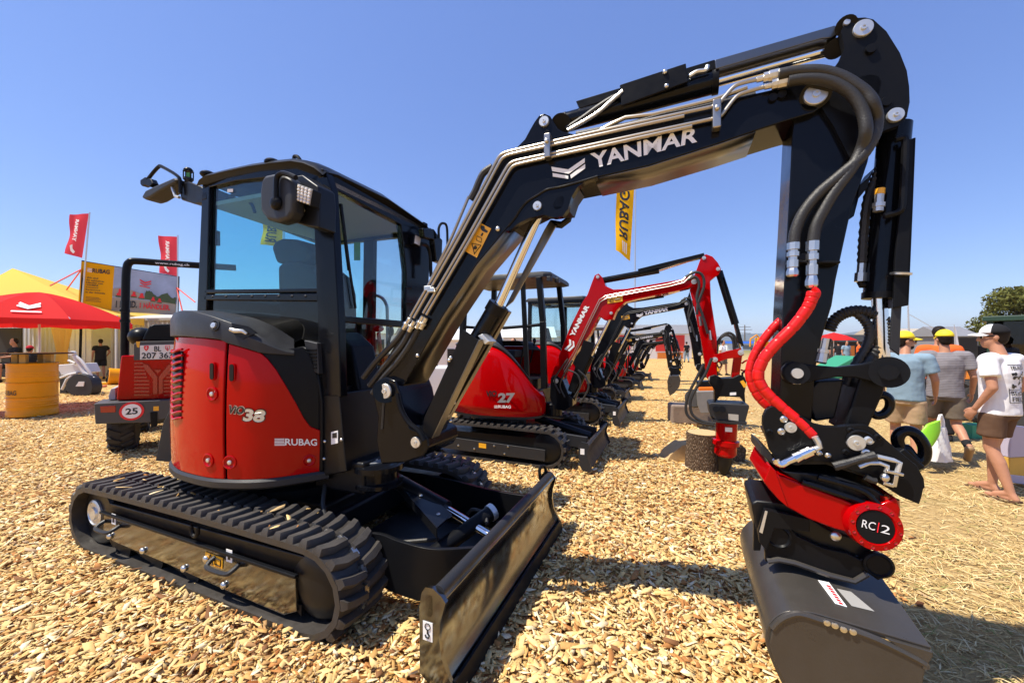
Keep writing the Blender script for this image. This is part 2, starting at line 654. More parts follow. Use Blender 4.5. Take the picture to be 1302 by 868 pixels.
def chip_field():
    # positions: dense near the camera, thinning with distance
    P = []
    for (y0, y1, dens) in ((1.35, 2.4, 2900), (2.4, 3.6, 2500), (3.6, 5.2, 1600), (5.2, 8.0, 720), (8.0, 13.0, 190)):
        x0, x1 = -1.36 * y1 - 0.3, min(1.36 * y1 + 0.3, edge_x(y1) + 1.2)
        n = int((x1 - x0) * (y1 - y0) * dens)
        p = np.stack([rg.uniform(x0, x1, n), rg.uniform(y0, y1, n)], 1)
        ex = 1.95 + 0.50 * (p[:, 1] - 2.3)
        wob = 0.35 * np.sin(p[:, 1] * 2.1 + 1) + 0.2 * np.sin(p[:, 1] * 5.3 + p[:, 0] * 3)
        d = p[:, 0] - ex - wob
        keep = rg.uniform(0, 1, n) < np.clip(0.55 - d * 1.1, 0.0, 1)
        keep &= np.abs(p[:, 0] / p[:, 1]) < 1.40
        P.append(p[keep])
    P = np.concatenate(P)
    # chips heaped against the track and a few carried up on the belt
    Z0 = np.zeros(len(P))
    ca, sa = math.cos(R(-22.5)), math.sin(R(-22.5))

    def put(lx, ly, lz):
        return np.stack([-1.815 + lx * ca - ly * sa, 3.33 + lx * sa + ly * ca], 1), lz
    for lx, ly, lz in ((rg.uniform(-1.3, 1.4, 420), -0.885 - np.abs(rg.normal(0, 0.05, 420)), rg.uniform(0.0, 0.045, 420)),
                       (rg.uniform(1.25, 1.5, 160), rg.uniform(-0.9, -0.5, 160), rg.uniform(0.0, 0.04, 160)),
                       (rg.uniform(-1.0, 1.0, 26), rg.uniform(-0.86, -0.56, 26), np.full(26, 0.545)),
                       (rg.uniform(0.6, 1.7, 120), rg.uniform(-0.4, 0.4, 120), rg.uniform(0.0, 0.05, 120))):
        q_, z_ = put(lx, ly, lz)
        P = np.concatenate([P, q_])
        Z0 = np.concatenate([Z0, z_])
    n = len(P)
    ln = rg.lognormal(math.log(0.041), 0.48, n).clip(0.012, 0.14)
    wd = (ln * rg.uniform(0.18, 0.62, n)).clip(0.006, 0.036)
    th = rg.uniform(0.002, 0.006, n)
    t = np.array([[-1, -1], [1, -1], [1, 1], [-1, 1]]) * 0.5
    q = t[None] * np.stack([ln, wd], 1)[:, None, :]
    q = q * rg.uniform(0.35, 1.15, (n, 4, 2))
    q[:, :, 0] += (rg.uniform(-0.25, 0.25, n) * ln)[:, None] * np.sign(t[:, 1])[None]
    V = np.zeros((n, 8, 3))
    V[:, :4, :2] = q
    V[:, 4:, :2] = q * 0.94
    V[:, 4:, 2] = th[:, None]
    yaw = rg.uniform(0, 2 * math.pi, n)
    tx = rg.normal(0, 0.36, n)
    ty = rg.normal(0, 0.26, n)
    cx_, sx_ = np.cos(tx)[:, None], np.sin(tx)[:, None]
    y, z = V[:, :, 1] * cx_ - V[:, :, 2] * sx_, V[:, :, 1] * sx_ + V[:, :, 2] * cx_
    V[:, :, 1], V[:, :, 2] = y, z
    cy_, sy_ = np.cos(ty)[:, None], np.sin(ty)[:, None]
    x, z = V[:, :, 0] * cy_ + V[:, :, 2] * sy_, -V[:, :, 0] * sy_ + V[:, :, 2] * cy_
    V[:, :, 0], V[:, :, 2] = x, z
    c_, s_ = np.cos(yaw)[:, None], np.sin(yaw)[:, None]
    x, y = V[:, :, 0] * c_ - V[:, :, 1] * s_, V[:, :, 0] * s_ + V[:, :, 1] * c_
    V[:, :, 0], V[:, :, 1] = x + P[:, 0:1], y + P[:, 1:2]
    V[:, :, 2] += (rg.uniform(0.004, 0.034, n) + Z0)[:, None]
    pal = np.array([[.75, .54, .24], [.67, .44, .17], [.72, .51, .21], [.82, .68, .42], [.58, .33, .11], [.46, .20, .06], [.22, .10, .04], [.60, .41, .19]])
    pw = np.array([.23, .19, .16, .13, .12, .10, .05, .05])
    c = pal[rg.choice(len(pal), n, p=pw / pw.sum())] * rg.uniform(0.82, 1.12, (n, 1))
    # drifts of older, browner chips between the fresh ones
    dr = np.sin(P[:, 0] * 1.7 + 1.3 * np.sin(P[:, 1] * 1.1)) * np.sin(P[:, 1] * 1.9 + 1.1 * np.cos(P[:, 0] * 1.3)) + 0.5 * np.sin(P[:, 0] * 4.3 + P[:, 1] * 3.7)
    old = rg.uniform(0, 1, n) < np.clip(0.06 + 0.22 * dr, 0, 0.35)
    c[old] *= np.array([0.62, 0.50, 0.45])
    col = np.ones((n, 8, 4))
    col[:, :, :3] = c[:, None, :]
    fq = np.array([[4, 5, 6, 7], [0, 1, 5, 4], [1, 2, 6, 5], [2, 3, 7, 6], [3, 0, 4, 7]])
    Fq = (fq[None] + (np.arange(n) * 8)[:, None, None]).reshape(-1, 4)
    o = np_mesh('wood_chips', V.reshape(-1, 3), Fq, col.reshape(-1, 4), attr_material('wood_chip', 0.75))
    o['label'] = 'pale and orange brown wood chips strewn over the ground'


chip_field()


def straw_field():
    P = []
    for (y0, y1, dens) in ((1.5, 3.2, 1900), (3.2, 5.5, 1250), (5.5, 9.0, 520), (9.0, 14, 160)):
        x0, x1 = edge_x(y0) - 1.0, 1.38 * y1 + 0.4
        n = int((x1 - x0) * (y1 - y0) * dens)
        p = np.stack([rg.uniform(x0, x1, n), rg.uniform(y0, y1, n)], 1)
        ex = 1.95 + 0.50 * (p[:, 1] - 2.3)
        d = p[:, 0] - ex
        cl = np.sin(p[:, 0] * 3.1 + np.sin(p[:, 1] * 2.3) * 2) * np.sin(p[:, 1] * 2.7 + np.cos(p[:, 0] * 1.9) * 2)
        keep = rg.uniform(0, 1, n) < np.clip(0.4 + d * 0.9, 0, 1) * np.clip(0.62 + 0.5 * cl, 0.1, 1)
        keep &= np.abs(p[:, 0] / p[:, 1]) < 1.40
        P.append(p[keep])
    P = np.concatenate(P)
    n = len(P)
    ln = rg.uniform(0.035, 0.12, n)
    yaw = rg.uniform(0, 2 * math.pi, n)
    lift = rg.uniform(0.05, 0.55, n) ** 1.4
    wd = rg.uniform(0.0018, 0.0042, n)
    dx, dy = np.cos(yaw), np.sin(yaw)
    base = np.stack([P[:, 0], P[:, 1], rg.uniform(0.0, 0.012, n)], 1)
    tip = base + np.stack([dx * ln * np.cos(lift), dy * ln * np.cos(lift), ln * np.sin(lift)], 1)
    sd_ = np.stack([-dy * wd, dx * wd, np.zeros(n)], 1)
    mid = (base + tip) / 2 + np.array([0, 0, 0.006])
    up = np.array([0, 0, 0.003])
    V = np.stack([base - sd_, base + sd_, base + up * 1.2, mid - sd_ * 0.8, mid + sd_ * 0.8, mid + up, tip, tip + up * 0.2], 1)
    fq = np.array([[0, 3, 5, 2], [1, 2, 5, 4], [3, 6, 7, 5], [4, 5, 7, 6]])
    Fq = (fq[None] + (np.arange(n) * 8)[:, None, None]).reshape(-1, 4)
    pal = np.array([[.64, .46, .20], [.50, .34, .13], [.72, .56, .29], [.34, .21, .08], [.27, .26, .08]])
    c = pal[rg.choice(5, n, p=[.34, .26, .2, .13, .07])] * rg.uniform(0.8, 1.12, (n, 1))
    col = np.ones((n, 8, 4))
    col[:, :, :3] = c[:, None, :]
    o = np_mesh('dry_grass', V.reshape(-1, 3), Fq, col.reshape(-1, 4), attr_material('straw', 0.7))
    o['label'] = 'short sun-bleached dry grass and straw on the bare ground'


straw_field()

# ================================================================== THE LARGE EXCAVATOR IN FRONT
M = Frame(-1.815, 3.33, -22.5)
EX = thing('tracked_excavator', 'large black-boomed mini excavator in the foreground with a closed cab and 38 on its side', 'excavator', (-1.815, 3.33, 0), R(-22.5))
EXC_GROUP = 'mini excavators parked in a row'


def V3(x, y, z):
    return Vector((x, y, z))


def resample(P, step):
    P = [Vector(p) for p in P]
    P.append(P[0])
    L = [0]
    for a, b in zip(P, P[1:]):
        L.append(L[-1] + (b - a).length)
    n = round(L[-1] / step)
    out = []
    j = 0
    for i in range(n):
        s_ = L[-1] * i / n
        while L[j + 1] < s_:
            j += 1
        t = (s_ - L[j]) / (L[j + 1] - L[j])
        out.append(P[j].lerp(P[j + 1], t))
    return out


def track_loop(x0, x1, h, r):                    # stadium with softly sagging top run
    pts = []
    for i in range(13):
        a = -math.pi / 2 + math.pi * i / 12
        pts.append((x1 - r + r * math.cos(a), 0, r + r * math.sin(a) * 1.0))
    pts = [(x, 0, z * h / (2 * r)) for x, _, z in pts]
    for k in (0.25, 0.5, 0.75):
        pts.append((x1 - r + (x0 - x1 + 2 * r) * k, 0, h + 0.012 * math.sin(k * math.pi)))
    for i in range(13):
        a = math.pi / 2 + math.pi * i / 12
        pts.append((x0 + r + r * math.cos(a), 0, (r + r * math.sin(a)) * h / (2 * r)))
    for k in (0.25, 0.5, 0.75):
        pts.append((x0 + r + (x1 - x0 - 2 * r) * k, 0, 0))
    return [Vector(p) for p in pts]


def lug_mesh(flip):
    half = 0.168
    a = [(-0.034, 0.0), (0.020, 0.0), (0.048, 0.075), (0.050, half), (0.004, half), (-0.012, 0.075)]
    b = [(-0.024, 0.010), (0.010, 0.012), (0.036, 0.078), (0.040, half - 0.006), (0.012, half - 0.006), (-0.004, 0.078)]
    if flip:
        a = [(x - 0.0, 2 * half - y) for x, y in a][::-1]
        b = [(x - 0.0, 2 * half - y) for x, y in b][::-1]
    n = len(a)
    m = MB()
    m.loft([[(x, y, -0.004) for x, y in a], [(x, y, 0.012) for x, y in a], [(x, y, 0.036) for x, y in b]])
    me = m.mesh('track_lug', 30)
    me.materials.append(MT['rubber'])
    return me


LUGS = (lug_mesh(False), lug_mesh(True))


def make_track(y0, wdt, mirror):
    loop = [p + V3(0, 0, 0.026) for p in track_loop(-1.405, 1.385, 0.49, 0.27)]
    loop = resample(cr(loop, 3, True), 0.1)
    n = len(loop)
    T = [(loop[(i + 1) % n] - loop[i - 1]).normalized() for i in range(n)]
    N = [V3(t.z, 0, -t.x) for t in T]
    th = 0.035
    m = MB()
    rings = []
    for p, q in zip(loop, N):
        rings.append([p + V3(0, y0, 0), p + V3(0, y0 + wdt, 0), p + V3(0, y0 + wdt, 0) - q * th, p + V3(0, y0, 0) - q * th])
    fs = []
    for i in range(n):
        j = (i + 1) % n
        for k in range(4):
            fs.append((i * 4 + k, i * 4 + (k + 1) % 4, j * 4 + (k + 1) % 4, j * 4 + k))
    m.add([p for r in rings for p in r], fs)
    # inner guide ridges
    for i in range(0, n):
        p, q, t = loop[i], N[i], T[i]
        c = p + V3(0, y0 + wdt / 2, 0) - q * (th + 0.02)
        m.box(c, (0.045, 0.06, 0.045), m=Matrix((t, V3(0, 1, 0), q)).transposed())
    belt = m.build('rubber_track', 'belt_rubber', EX, angle=40)
    for side in (0, 1):
        for i in range(n):
            k = i + 0.5 * side
            p = loop[i] if not side else (loop[i] + loop[(i + 1) % n]) / 2
            t = T[i] if not side else (T[i] + T[(i + 1) % n]).normalized()
            q = V3(t.z, 0, -t.x)
            o = bpy.data.objects.new('track_lug', LUGS[side])
            C.objects.link(o)
            o.parent = belt
            mt = Matrix((t, V3(0, 1, 0), q)).transposed().to_4x4()
            mt.translation = p + V3(0, y0 + 0.002 + (wdt - 0.34) / 2, 0)
            if mt.to_3x3().determinant() < 0:
                mt = Matrix((-t, V3(0, 1, 0), q)).transposed().to_4x4()
                mt.translation = p + V3(0, y0 + 0.002, 0)
            o.matrix_local = mt
    # small steel link ends seen between the lugs
    m = MB()
    for i in range(n):
        m.box(loop[i] + N[i] * 0.008 + V3(0, y0 + wdt / 2, 0), (0.05, 0.03, 0.022), m=Matrix((T[i], V3(0, 1, 0), N[i])).transposed())
    m.build('track_link', 'zinc', belt, kind='stuff')
    return belt


make_track(-0.875, 0.34, False)
make_track(0.535, 0.34, True)

for yc, sg in ((-0.705, -1), (0.705, 1)):
    yo = yc + sg * 0.135                          # outward face of the frame
    fr = MB()
    f0 = M.ys([(150, 640), (420, 690), (446, 735), (418, 778), (384, 784), (150, 702), (143, 690)], -0.84) if False else None
    prof = [(-1.18, 0.40), (1.08, 0.42), (1.17, 0.33), (1.15, 0.20), (1.05, 0.13), (-1.05, 0.12), (-1.2, 0.2)]
    fr.prism([V3(x, yc - 0.10, z) for x, z in prof], (0, 0.20, 0))
    frame = fr.build('track_frame', 'black_deep', EX, 0.01)
    pl = MB()                                     # polished side plate with stepped upper lip
    pr = [(-0.98, 0.335), (0.02, 0.325), (1.02, 0.315), (1.03, 0.13), (0.93, 0.085), (0.5, 0.10), (-0.2, 0.135), (-0.85, 0.155), (-0.985, 0.20)]
    pl.prism([V3(x, yo, z) for x, z in pr], (0, -sg * 0.02, 0))
    pl.build('side_plate', 'gloss_black', frame, 0.004)
    lip = MB()
    lip.beam((-1.0, yo + sg * 0.006, 0.348), (1.04, yo + sg * 0.006, 0.328), 0.026, 0.02)
    lip.build('plate_lip', 'black_satin', frame, 0.006)
    for x, wd in ((-0.86, 0.2), (0.44, 0.22)):
        h = MB()
        z = 0.285
        h.tube(cr([(x - wd / 2, yo, z), (x - wd / 2, yo + sg * 0.035, z - 0.015), (x - wd / 2 + 0.03, yo + sg * 0.06, z - 0.03), (x + wd / 2 - 0.03, yo + sg * 0.06, z - 0.03), (x + wd / 2, yo + sg * 0.035, z - 0.015), (x + wd / 2, yo, z)], 4), 0.014, 8)
        h.build('tie_down_loop', 'dark_plastic', frame)
        if sg < 0:
            st = MB().prism([V3(x + 0.0, yo - 0.004, z - 0.0), V3(x + 0.055, yo - 0.004, z), V3(x + 0.055, yo - 0.004, z + 0.075), V3(x, yo - 0.004, z + 0.075)], (0, 0.002, 0))
            sto = st.build('hook_sticker', 'white_print', frame)
            MB().prism([V3(x + 0.015, yo - 0.0055, z + 0.015), V3(x + 0.04, yo - 0.0055, z + 0.015), V3(x + 0.034, yo - 0.0055, z + 0.055), V3(x + 0.02, yo - 0.0055, z + 0.055)], (0, 0.001, 0)).build('hook_sign', 'black_print', frame)
    for x, z in ((-0.88, 0.19), (-0.45, 0.17), (0.02, 0.15), (0.42, 0.135), (0.25, 0.26)):
        b = MB().ell((x, yo + sg * 0.008, z), (0.022, 0.016, 0.022), 10, 6)
        b.build('bolt', 'zinc', frame)
    for x in (-0.75, -0.35, 0.05, 0.45, 0.85):
        b = MB().cyl((x, yc - 0.11, 0.115), (x, yc + 0.11, 0.115), 0.075, n=18)
        b.build('track_roller', 'black_satin', frame)
    # shallow scallops of the lower guard between the rollers
    sc = MB()
    pts = [(-1.0, 0.2)]
    for i in range(5):
        x = -0.9 + i * 0.4
        pts += [(x, 0.105), (x + 0.1, 0.09), (x + 0.22, 0.125), (x + 0.3, 0.13)]
    pts += [(1.05, 0.1), (1.05, 0.16), (0.5, 0.17), (-0.9, 0.24)]
    sc.prism([V3(x, yc + sg * 0.09, z) for x, z in pts], (0, sg * 0.03, 0))
    sc.build('lower_guard', 'black_satin', frame)
    idl = MB().lathe((-1.14, yc + sg * 0.10, 0.275), (0, sg, 0), [(0.2, -0.2), (0.215, -0.16), (0.215, -0.02), (0.2, 0.0), (0.1, 0.002)], 32)
    wheel = idl.build('idler_wheel', 'black_deep', EX)
    cov = MB().lathe((-1.17, yo - sg * 0.05, 0.30), (0, sg, 0), [(0.098, -0.03), (0.1, 0.03), (0.085, 0.036), (0.08, 0.03), (0.05, 0.03), (0.045, 0.042), (0.01, 0.042)], 30)
    cov.build('hub_cover', 'pin_steel', wheel)
    spr = MB().lathe((1.12, yc + sg * 0.10, 0.27), (0, sg, 0), [(0.16, -0.2), (0.2, -0.17), (0.2, -0.03), (0.16, 0.0), (0.09, 0.02)], 28)
    spr.build('drive_sprocket', 'black_deep', EX)
    ring = MB().tube([V3(0.16 + 0.035 * math.cos(a), yo + sg * 0.02, 0.435 + 0.045 * math.sin(a)) for a in [math.pi * (0.9 + 1.2 * i / 10) for i in range(11)]], 0.012, 8)
    ring.build('lifting_eye', 'black_satin', frame)

# yellow warning sticker on the near side plate
YS = -0.844
st = M.ys([(261, 701), (283, 709), (282.5, 723), (260.5, 716)], YS)
MB().prism(st, (0, 0.002, 0)).build('warning_sticker', 'sticker_yellow', EX)
tri = M.ys([(263, 715), (267.5, 704.5), (271, 717)], YS - 0.002)
MB().tube(tri, 0.0035, 5, closed=True).build('warning_triangle', 'black_print', EX)
bk = M.ys([(273.5, 709), (280.5, 712), (280, 719.5), (273, 717)], YS - 0.002)
MB().tube(bk, 0.003, 5, closed=True).build('manual_sign', 'black_print', EX)

m = MB()
m.box((0, 0, 0.30), (1.5, 1.15, 0.2)).box((0.2, 0, 0.42), (1.0, 0.7, 0.12))
m.build('centre_frame', 'black_deep', EX, 0.03)
m = MB().lathe((0.05, 0, 0.44), (0, 0, 1), [(0.5, 0), (0.52, 0.03), (0.52, 0.10), (0.46, 0.13), (0.46, 0.24)], 40)
m.build('slewing_ring', 'black_deep', EX)

# ---- dozer blade
def blade_profile():
    return [(1.925, 0.475), (1.955, 0.49), (1.985, 0.478), (2.000, 0.452), (1.968, 0.37), (1.958, 0.29), (1.968, 0.21), (2.0, 0.13), (2.045, 0.065),
            (2.03, 0.058), (1.975, 0.11), (1.935, 0.19), (1.920, 0.29), (1.925, 0.37), (1.915, 0.44)]
m = MB().prism([V3(x, -0.862, z) for x, z in blade_profile()], (0, 1.724, 0))
blade = m.build('dozer_blade', 'gloss_black', EX, 0.004)
m = MB().tube([V3(1.962, y, 0.475) for y in (-0.862, 0.862)], 0.031, 14)
m.build('top_bar', 'dark_plastic', blade)
m = MB().prism([V3(2.035, -0.865, 0.10), V3(2.052, -0.865, 0.105), V3(2.075, -0.865, 0.03), V3(2.055, -0.865, 0.028)], (0, 1.73, 0))
m.build('cutting_edge', 'black_satin', blade, 0.003)
for y0, y1 in ((-0.884, -0.862), (0.862, 0.884)):
    outer = [(1.875, 0.10), (1.872, 0.40), (1.885, 0.468), (1.905, 0.497), (1.945, 0.50), (1.99, 0.475), (2.012, 0.45), (1.985, 0.36), (1.978, 0.28), (1.99, 0.2), (2.03, 0.12), (2.07, 0.05), (2.0, 0.035), (1.93, 0.06)]
    hole = [(1.912, 0.465), (1.938, 0.468), (1.944, 0.455), (1.944, 0.385), (1.935, 0.37), (1.912, 0.37), (1.905, 0.385), (1.905, 0.45)]
    pts = outer[:4] + [hole[0]] + hole[1:][::1] + [hole[0], outer[3]] + outer[4:]
    m = MB().prism([V3(x, y0, z) for x, z in pts], (0, y1 - y0, 0))
    m.build('end_plate', 'gloss_black', blade)
m = MB().prism([V3(1.894, -0.887, 0.26), V3(1.945, -0.887, 0.26), V3(1.945, -0.887, 0.345), V3(1.894, -0.887, 0.345)], (0, 0.002, 0))
stk = m.build('hook_sticker', 'white_print', blade)
m = MB().tube([V3(1.92 + 0.014 * math.cos(a), -0.889, 0.325 + 0.014 * math.sin(a)) for a in [math.pi * 2 * i / 12 for i in range(12)]], 0.002, 5, closed=True)
m.tube([V3(1.92, -0.889, 0.31), V3(1.92, -0.889, 0.295), V3(1.93, -0.889, 0.287), V3(1.925, -0.889, 0.275), V3(1.912, -0.889, 0.276), V3(1.908, -0.889, 0.286)], 0.004, 5)
m.build('hook_sign', 'black_print', blade)
m = MB().tube(cr([(1.93, 0.84, 0.46), (1.925, 0.845, 0.53), (1.915, 0.82, 0.56), (1.90, 0.78, 0.555), (1.90, 0.76, 0.52), (1.91, 0.76, 0.46)], 4), 0.014, 8)
m.build('lift_hook', 'black_satin', blade)
m = MB()
for y in (-0.42, 0.42, 0.0):
    m.box((1.89, y, 0.28), (0.08, 0.03, 0.28))
m.build('rib', 'black_satin', blade, 0.004)

# ---- blade push arms: curved plates standing on edge
for sg in (-1, 1):
    top = [(1.02, 0.62, 0.36), (1.30, 0.60, 0.40), (1.55, 0.50, 0.42), (1.75, 0.42, 0.425), (1.93, 0.33, 0.44)]
    if sg < 0:
        top = [(1.06, 0.60, 0.44), (1.30, 0.525, 0.475), (1.50, 0.545, 0.475), (1.72, 0.535, 0.47), (1.95, 0.43, 0.475)]
    else:
        top = [(0.95, 0.34, 0.48), (1.25, 0.30, 0.475), (1.55, 0.22, 0.47), (1.75, 0.21, 0.47), (1.95, 0.26, 0.475)]
        top = [(0.95, 0.50, 0.46), (1.25, 0.46, 0.465), (1.55, 0.40, 0.465), (1.75, 0.37, 0.47), (1.95, 0.36, 0.475)]
    c = cr([V3(x, sg * y, z) for x, y, z in top], 6)
    m = MB()
    rings = []
    for i, p in enumerate(c):
        t = (c[min(i + 1, len(c) - 1)] - c[max(i - 1, 0)]).normalized()
        nrm = V3(-t.y, t.x, 0).normalized() * 0.013
        zb = 0.17
        rings.append([p + nrm, p - nrm, V3(p.x, p.y, zb) - nrm, V3(p.x, p.y, zb) + nrm])
    m.loft(rings)
    m.build('push_arm', 'black_satin', EX, 0.004)
m = MB().box((1.30, 0, 0.2), (0.9, 0.5, 0.03))
m.build('push_arm_web', 'black_deep', EX)
# blade lift cylinder under its guard plate
p0, p1 = V3(0.92, 0.02, 0.60), V3(1.72, -0.12, 0.44)
m = MB().cyl(p0, p1.lerp(p0, 0.25), 0.055, n=18)
cyl_ = m.build('blade_cylinder', 'black_deep', EX)
MB().cyl(p1.lerp(p0, 0.3), p1 + V3(0.2, -0.03, -0.06), 0.028, n=14).build('cylinder_rod', 'chrome', cyl_)
g0, g1, g2, g3 = M.z(503, 611, 0.58), M.z(527, 611, 0.58), M.z(575, 653, 0.50), M.z(555, 671, 0.50)
m = MB().prism([g0, g1, g2, g3], (0, 0, -0.012))
gd = m.build('cylinder_guard', 'black_paint', cyl_, 0.003)
m = MB().prism([g0, g3, g3 - V3(0, 0, 0.06), g0 - V3(0, 0, 0.06)], (0, 0.01, 0))
m.build('guard_side', 'black_satin', cyl_)
for a, b in ((0.42, 0.55), (0.86, 0.5)):
    c_ = g0.lerp(g3, a).lerp(g1.lerp(g2, a), b)
    MB().ell(c_ + V3(0, 0, 0.002), (0.014, 0.014, 0.007), 10, 6).build('bolt', 'zinc', cyl_)
p0, p1 = V3(1.60, -0.40, 0.33), V3(1.80, 0.0, 0.46)
m = MB().cyl(p0, p1, 0.05, n=18)
tb = m.build('pivot_tube', 'black_satin', EX)
MB().cyl(p1, p1 + (p1 - p0).normalized() * 0.035, 0.056, n=18).build('clamp_ring', 'pin_steel', tb)
m = MB().tube(cr([(1.62, 0.02, 0.42), (1.68, 0.0, 0.47), (1.78, -0.03, 0.47), (1.83, -0.1, 0.44)], 5), 0.012, 8)
m.build('blade_hose', 'hose_rubber', EX)
m = MB().tube(cr([(0.7, -0.35, 0.62), (0.8, -0.45, 0.5), (0.95, -0.46, 0.36), (1.15, -0.3, 0.28), (1.5, -0.15, 0.3)], 6), 0.014, 8)
m.build('blade_hose', 'hose_rubber', EX)

# ================================================================== upper body
PLAN0 = [(0.74, -0.36), (0.706, -0.41), (0.58, -0.577), (0.479, -0.665), (0.343, -0.726), (0.173, -0.766), (-0.0925, -0.758), (-0.267, -0.724),
         (-0.5, -0.63), (-0.68, -0.47), (-0.79, -0.26), (-0.82, 0.0), (-0.79, 0.26), (-0.68, 0.47), (-0.48, 0.64), (-0.2, 0.73), (0.1, 0.75)]
PLAN = cr([V3(x, y, 0) for x, y in PLAN0], 12)
PL_S = [0.0]
for a, b in zip(PLAN, PLAN[1:]):
    PL_S.append(PL_S[-1] + (b - a).length)


def plan(s_):
    s_ = max(0, min(PL_S[-1] - 1e-6, s_))
    j = 0
    while PL_S[j + 1] < s_:
        j += 1
    t = (s_ - PL_S[j]) / (PL_S[j + 1] - PL_S[j])
    p = PLAN[j].lerp(PLAN[j + 1], t)
    d = (PLAN[j + 1] - PLAN[j]).normalized()
    return p, V3(d.y, -d.x, 0) * (1 if V3(d.y, -d.x, 0).dot(p - V3(0.0, 0, 0)) > 0 else -1)


def s_at(u):                                      # arclength where the near side of the body shows at picture column u
    best = None
    s_ = 0.0
    while s_ < PL_S[96]:
        p, _ = plan(s_)
        d = abs(M.u(p.x, p.y) - u)
        if best is None or d < best[0]:
            best = (d, s_)
        s_ += 0.004
    return best[1]


def wrap(u, v, off=0.0):
    s_ = s_at(u)
    p, nn = plan(s_)
    z = H + (CY - v) / F * M.depth(p.x, p.y)
    q = p + nn * off
    return V3(q.x, q.y, z)


def shell(cols, zb, name, m, parent, off=0.0, rows=8, bulge=0.02, thick=0.018):
    """cols: (arclength, top z); a curved panel following the body plan"""
    rws = []
    for k in range(rows + 1):
        t = k / rows
        row = []
        for s_, zt in cols:
            p, nn = plan(s_)
            zz = zb + (zt - zb) * t
            o = off + bulge * (1 - (2 * min(1, max(0, (zz - 0.7) / 1.0)) - 0.75) ** 2)
            row.append(p + nn * o + V3(0, 0, zz))
        rws.append(row)
    return MB().grid(rws).build(name, m, parent, solid=thick, bevel=0.006)


def ztop(u, v):
    p, _ = plan(s_at(u))
    return H + (CY - v) / F * M.depth(p.x, p.y)


sA, sB = s_at(288.3), s_at(291.6)
sF = s_at(406.5)
TOPA = [(222, 428), (240, 428.5), (260, 430), (275, 431.5), (288.3, 433.5)]
TOPB = [(291.6, 437), (305, 440.5), (320, 445), (333, 449), (341, 456), (352, 470), (364, 490), (376, 511), (386, 530), (394, 541), (406.5, 546)]


def interp(tab, u):
    for (a, b), (c, d) in zip(tab, tab[1:]):
        if a <= u <= c:
            return b + (d - b) * (u - a) / (c - a)
    return tab[0][1] if u < tab[0][0] else tab[-1][1]


ZB = 0.735
cols = []
for i in range(41):
    s_ = sA + (PL_S[-1] - sA) * i / 40
    p, _ = plan(s_)
    u = M.u(p.x, p.y)
    if s_ < s_at(226):
        zt = H + (CY - interp(TOPA, u)) / F * M.depth(p.x, p.y)
        zl = zt
    else:
        zt = zl + 0.0 * (s_ - sA)
    cols.append((s_, zt))
rear_cover = shell(cols, ZB, 'rear_cover', 'red_paint', EX)
cols = []
for i in range(61):
    s_ = sF + (sB - sF) * i / 60
    p, _ = plan(s_)
    u = M.u(p.x, p.y)
    cols.append((s_, H + (CY - interp(TOPB, u)) / F * M.depth(p.x, p.y)))
service_door = shell(cols, ZB, 'service_door', 'red_paint', EX)

# inner core behind the covers
core = []
for i in range(60):
    p, nn = plan(PL_S[-1] * i / 59)
    core.append(p - nn * 0.035)
core += [V3(0.6, 0.72, 0), V3(0.80, 0.3, 0), V3(0.80, -0.25, 0)]
m = MB().prism([p + V3(0, 0, 0.70) for p in core], (0, 0, 0.60))
m.build('engine_bay', 'black_deep', EX)
core2 = [p for p in core if p.x < 0.42] 
m = MB().prism([p * 0.97 + V3(0, 0, 1.29) for p in core2], (0, 0, 0.24))
m.build('engine_shroud', 'black_deep', EX)
# dark rim that runs round the foot of the body
rings = []
for i in range(80):
    p, nn = plan(PL_S[-1] * i / 79)
    rings.append([p + nn * o + V3(0, 0, z) for o, z in ((0.02, 0.735), (0.034, 0.72), (0.034, 0.685), (0.012, 0.668), (-0.08, 0.66), (-0.08, 0.735))])
MB().loft(rings).build('bumper_rim', 'dark_plastic', EX)

# dark plastic cap over the engine
RIDGE = [(222, 399), (232, 395.5), (246, 396), (270, 402.5), (300, 413), (330, 427.5), (350, 439), (362, 445), (384, 449)]
CAPU = [(222, 398), (234, 393.5), (250, 392.5), (270, 395.5), (300, 400), (324, 405.5), (345, 414), (360, 423), (384, 439), (400, 446)]
rows_ = [[], [], [], [], []]
for i in range(70):
    s_ = s_at(374) + (PL_S[-1] - s_at(374)) * i / 69
    p, nn = plan(s_)
    u = M.u(p.x, p.y)
    near = s_ < s_at(226)
    dep = M.depth(p.x, p.y)
    pin = p - nn * 0.20
    if near:
        tb_ = interp(TOPA, u) if u < 290 else interp([(290, 436.5), (305, 440.5), (320, 445), (333, 449.5), (350, 451), (384, 453)], u)
        z0 = H + (CY - tb_) / F * dep
        z1 = H + (CY - interp(RIDGE, u)) / F * dep
        z2 = H + (CY - interp(CAPU, M.u(pin.x, pin.y))) / F * M.depth(pin.x, pin.y)
        last = (z0, z1, z2)
    else:
        z0, z1, z2 = last
    rows_[0].append(p + nn * 0.020 + V3(0, 0, z0 + 0.005))
    rows_[1].append(p + nn * 0.022 + V3(0, 0, z0 + 0.7 * (z1 - z0)))
    rows_[2].append(p + nn * 0.004 + V3(0, 0, z1))
    rows_[3].append(pin + V3(0, 0, z2))
    rows_[4].append(V3(p.x * 0.45, p.y * 0.45, min(z1, z2) - 0.06))
cap = MB().grid(rows_).build('engine_cap', 'dark_plastic', EX, solid=0.012, angle=30, bevel=0.008)
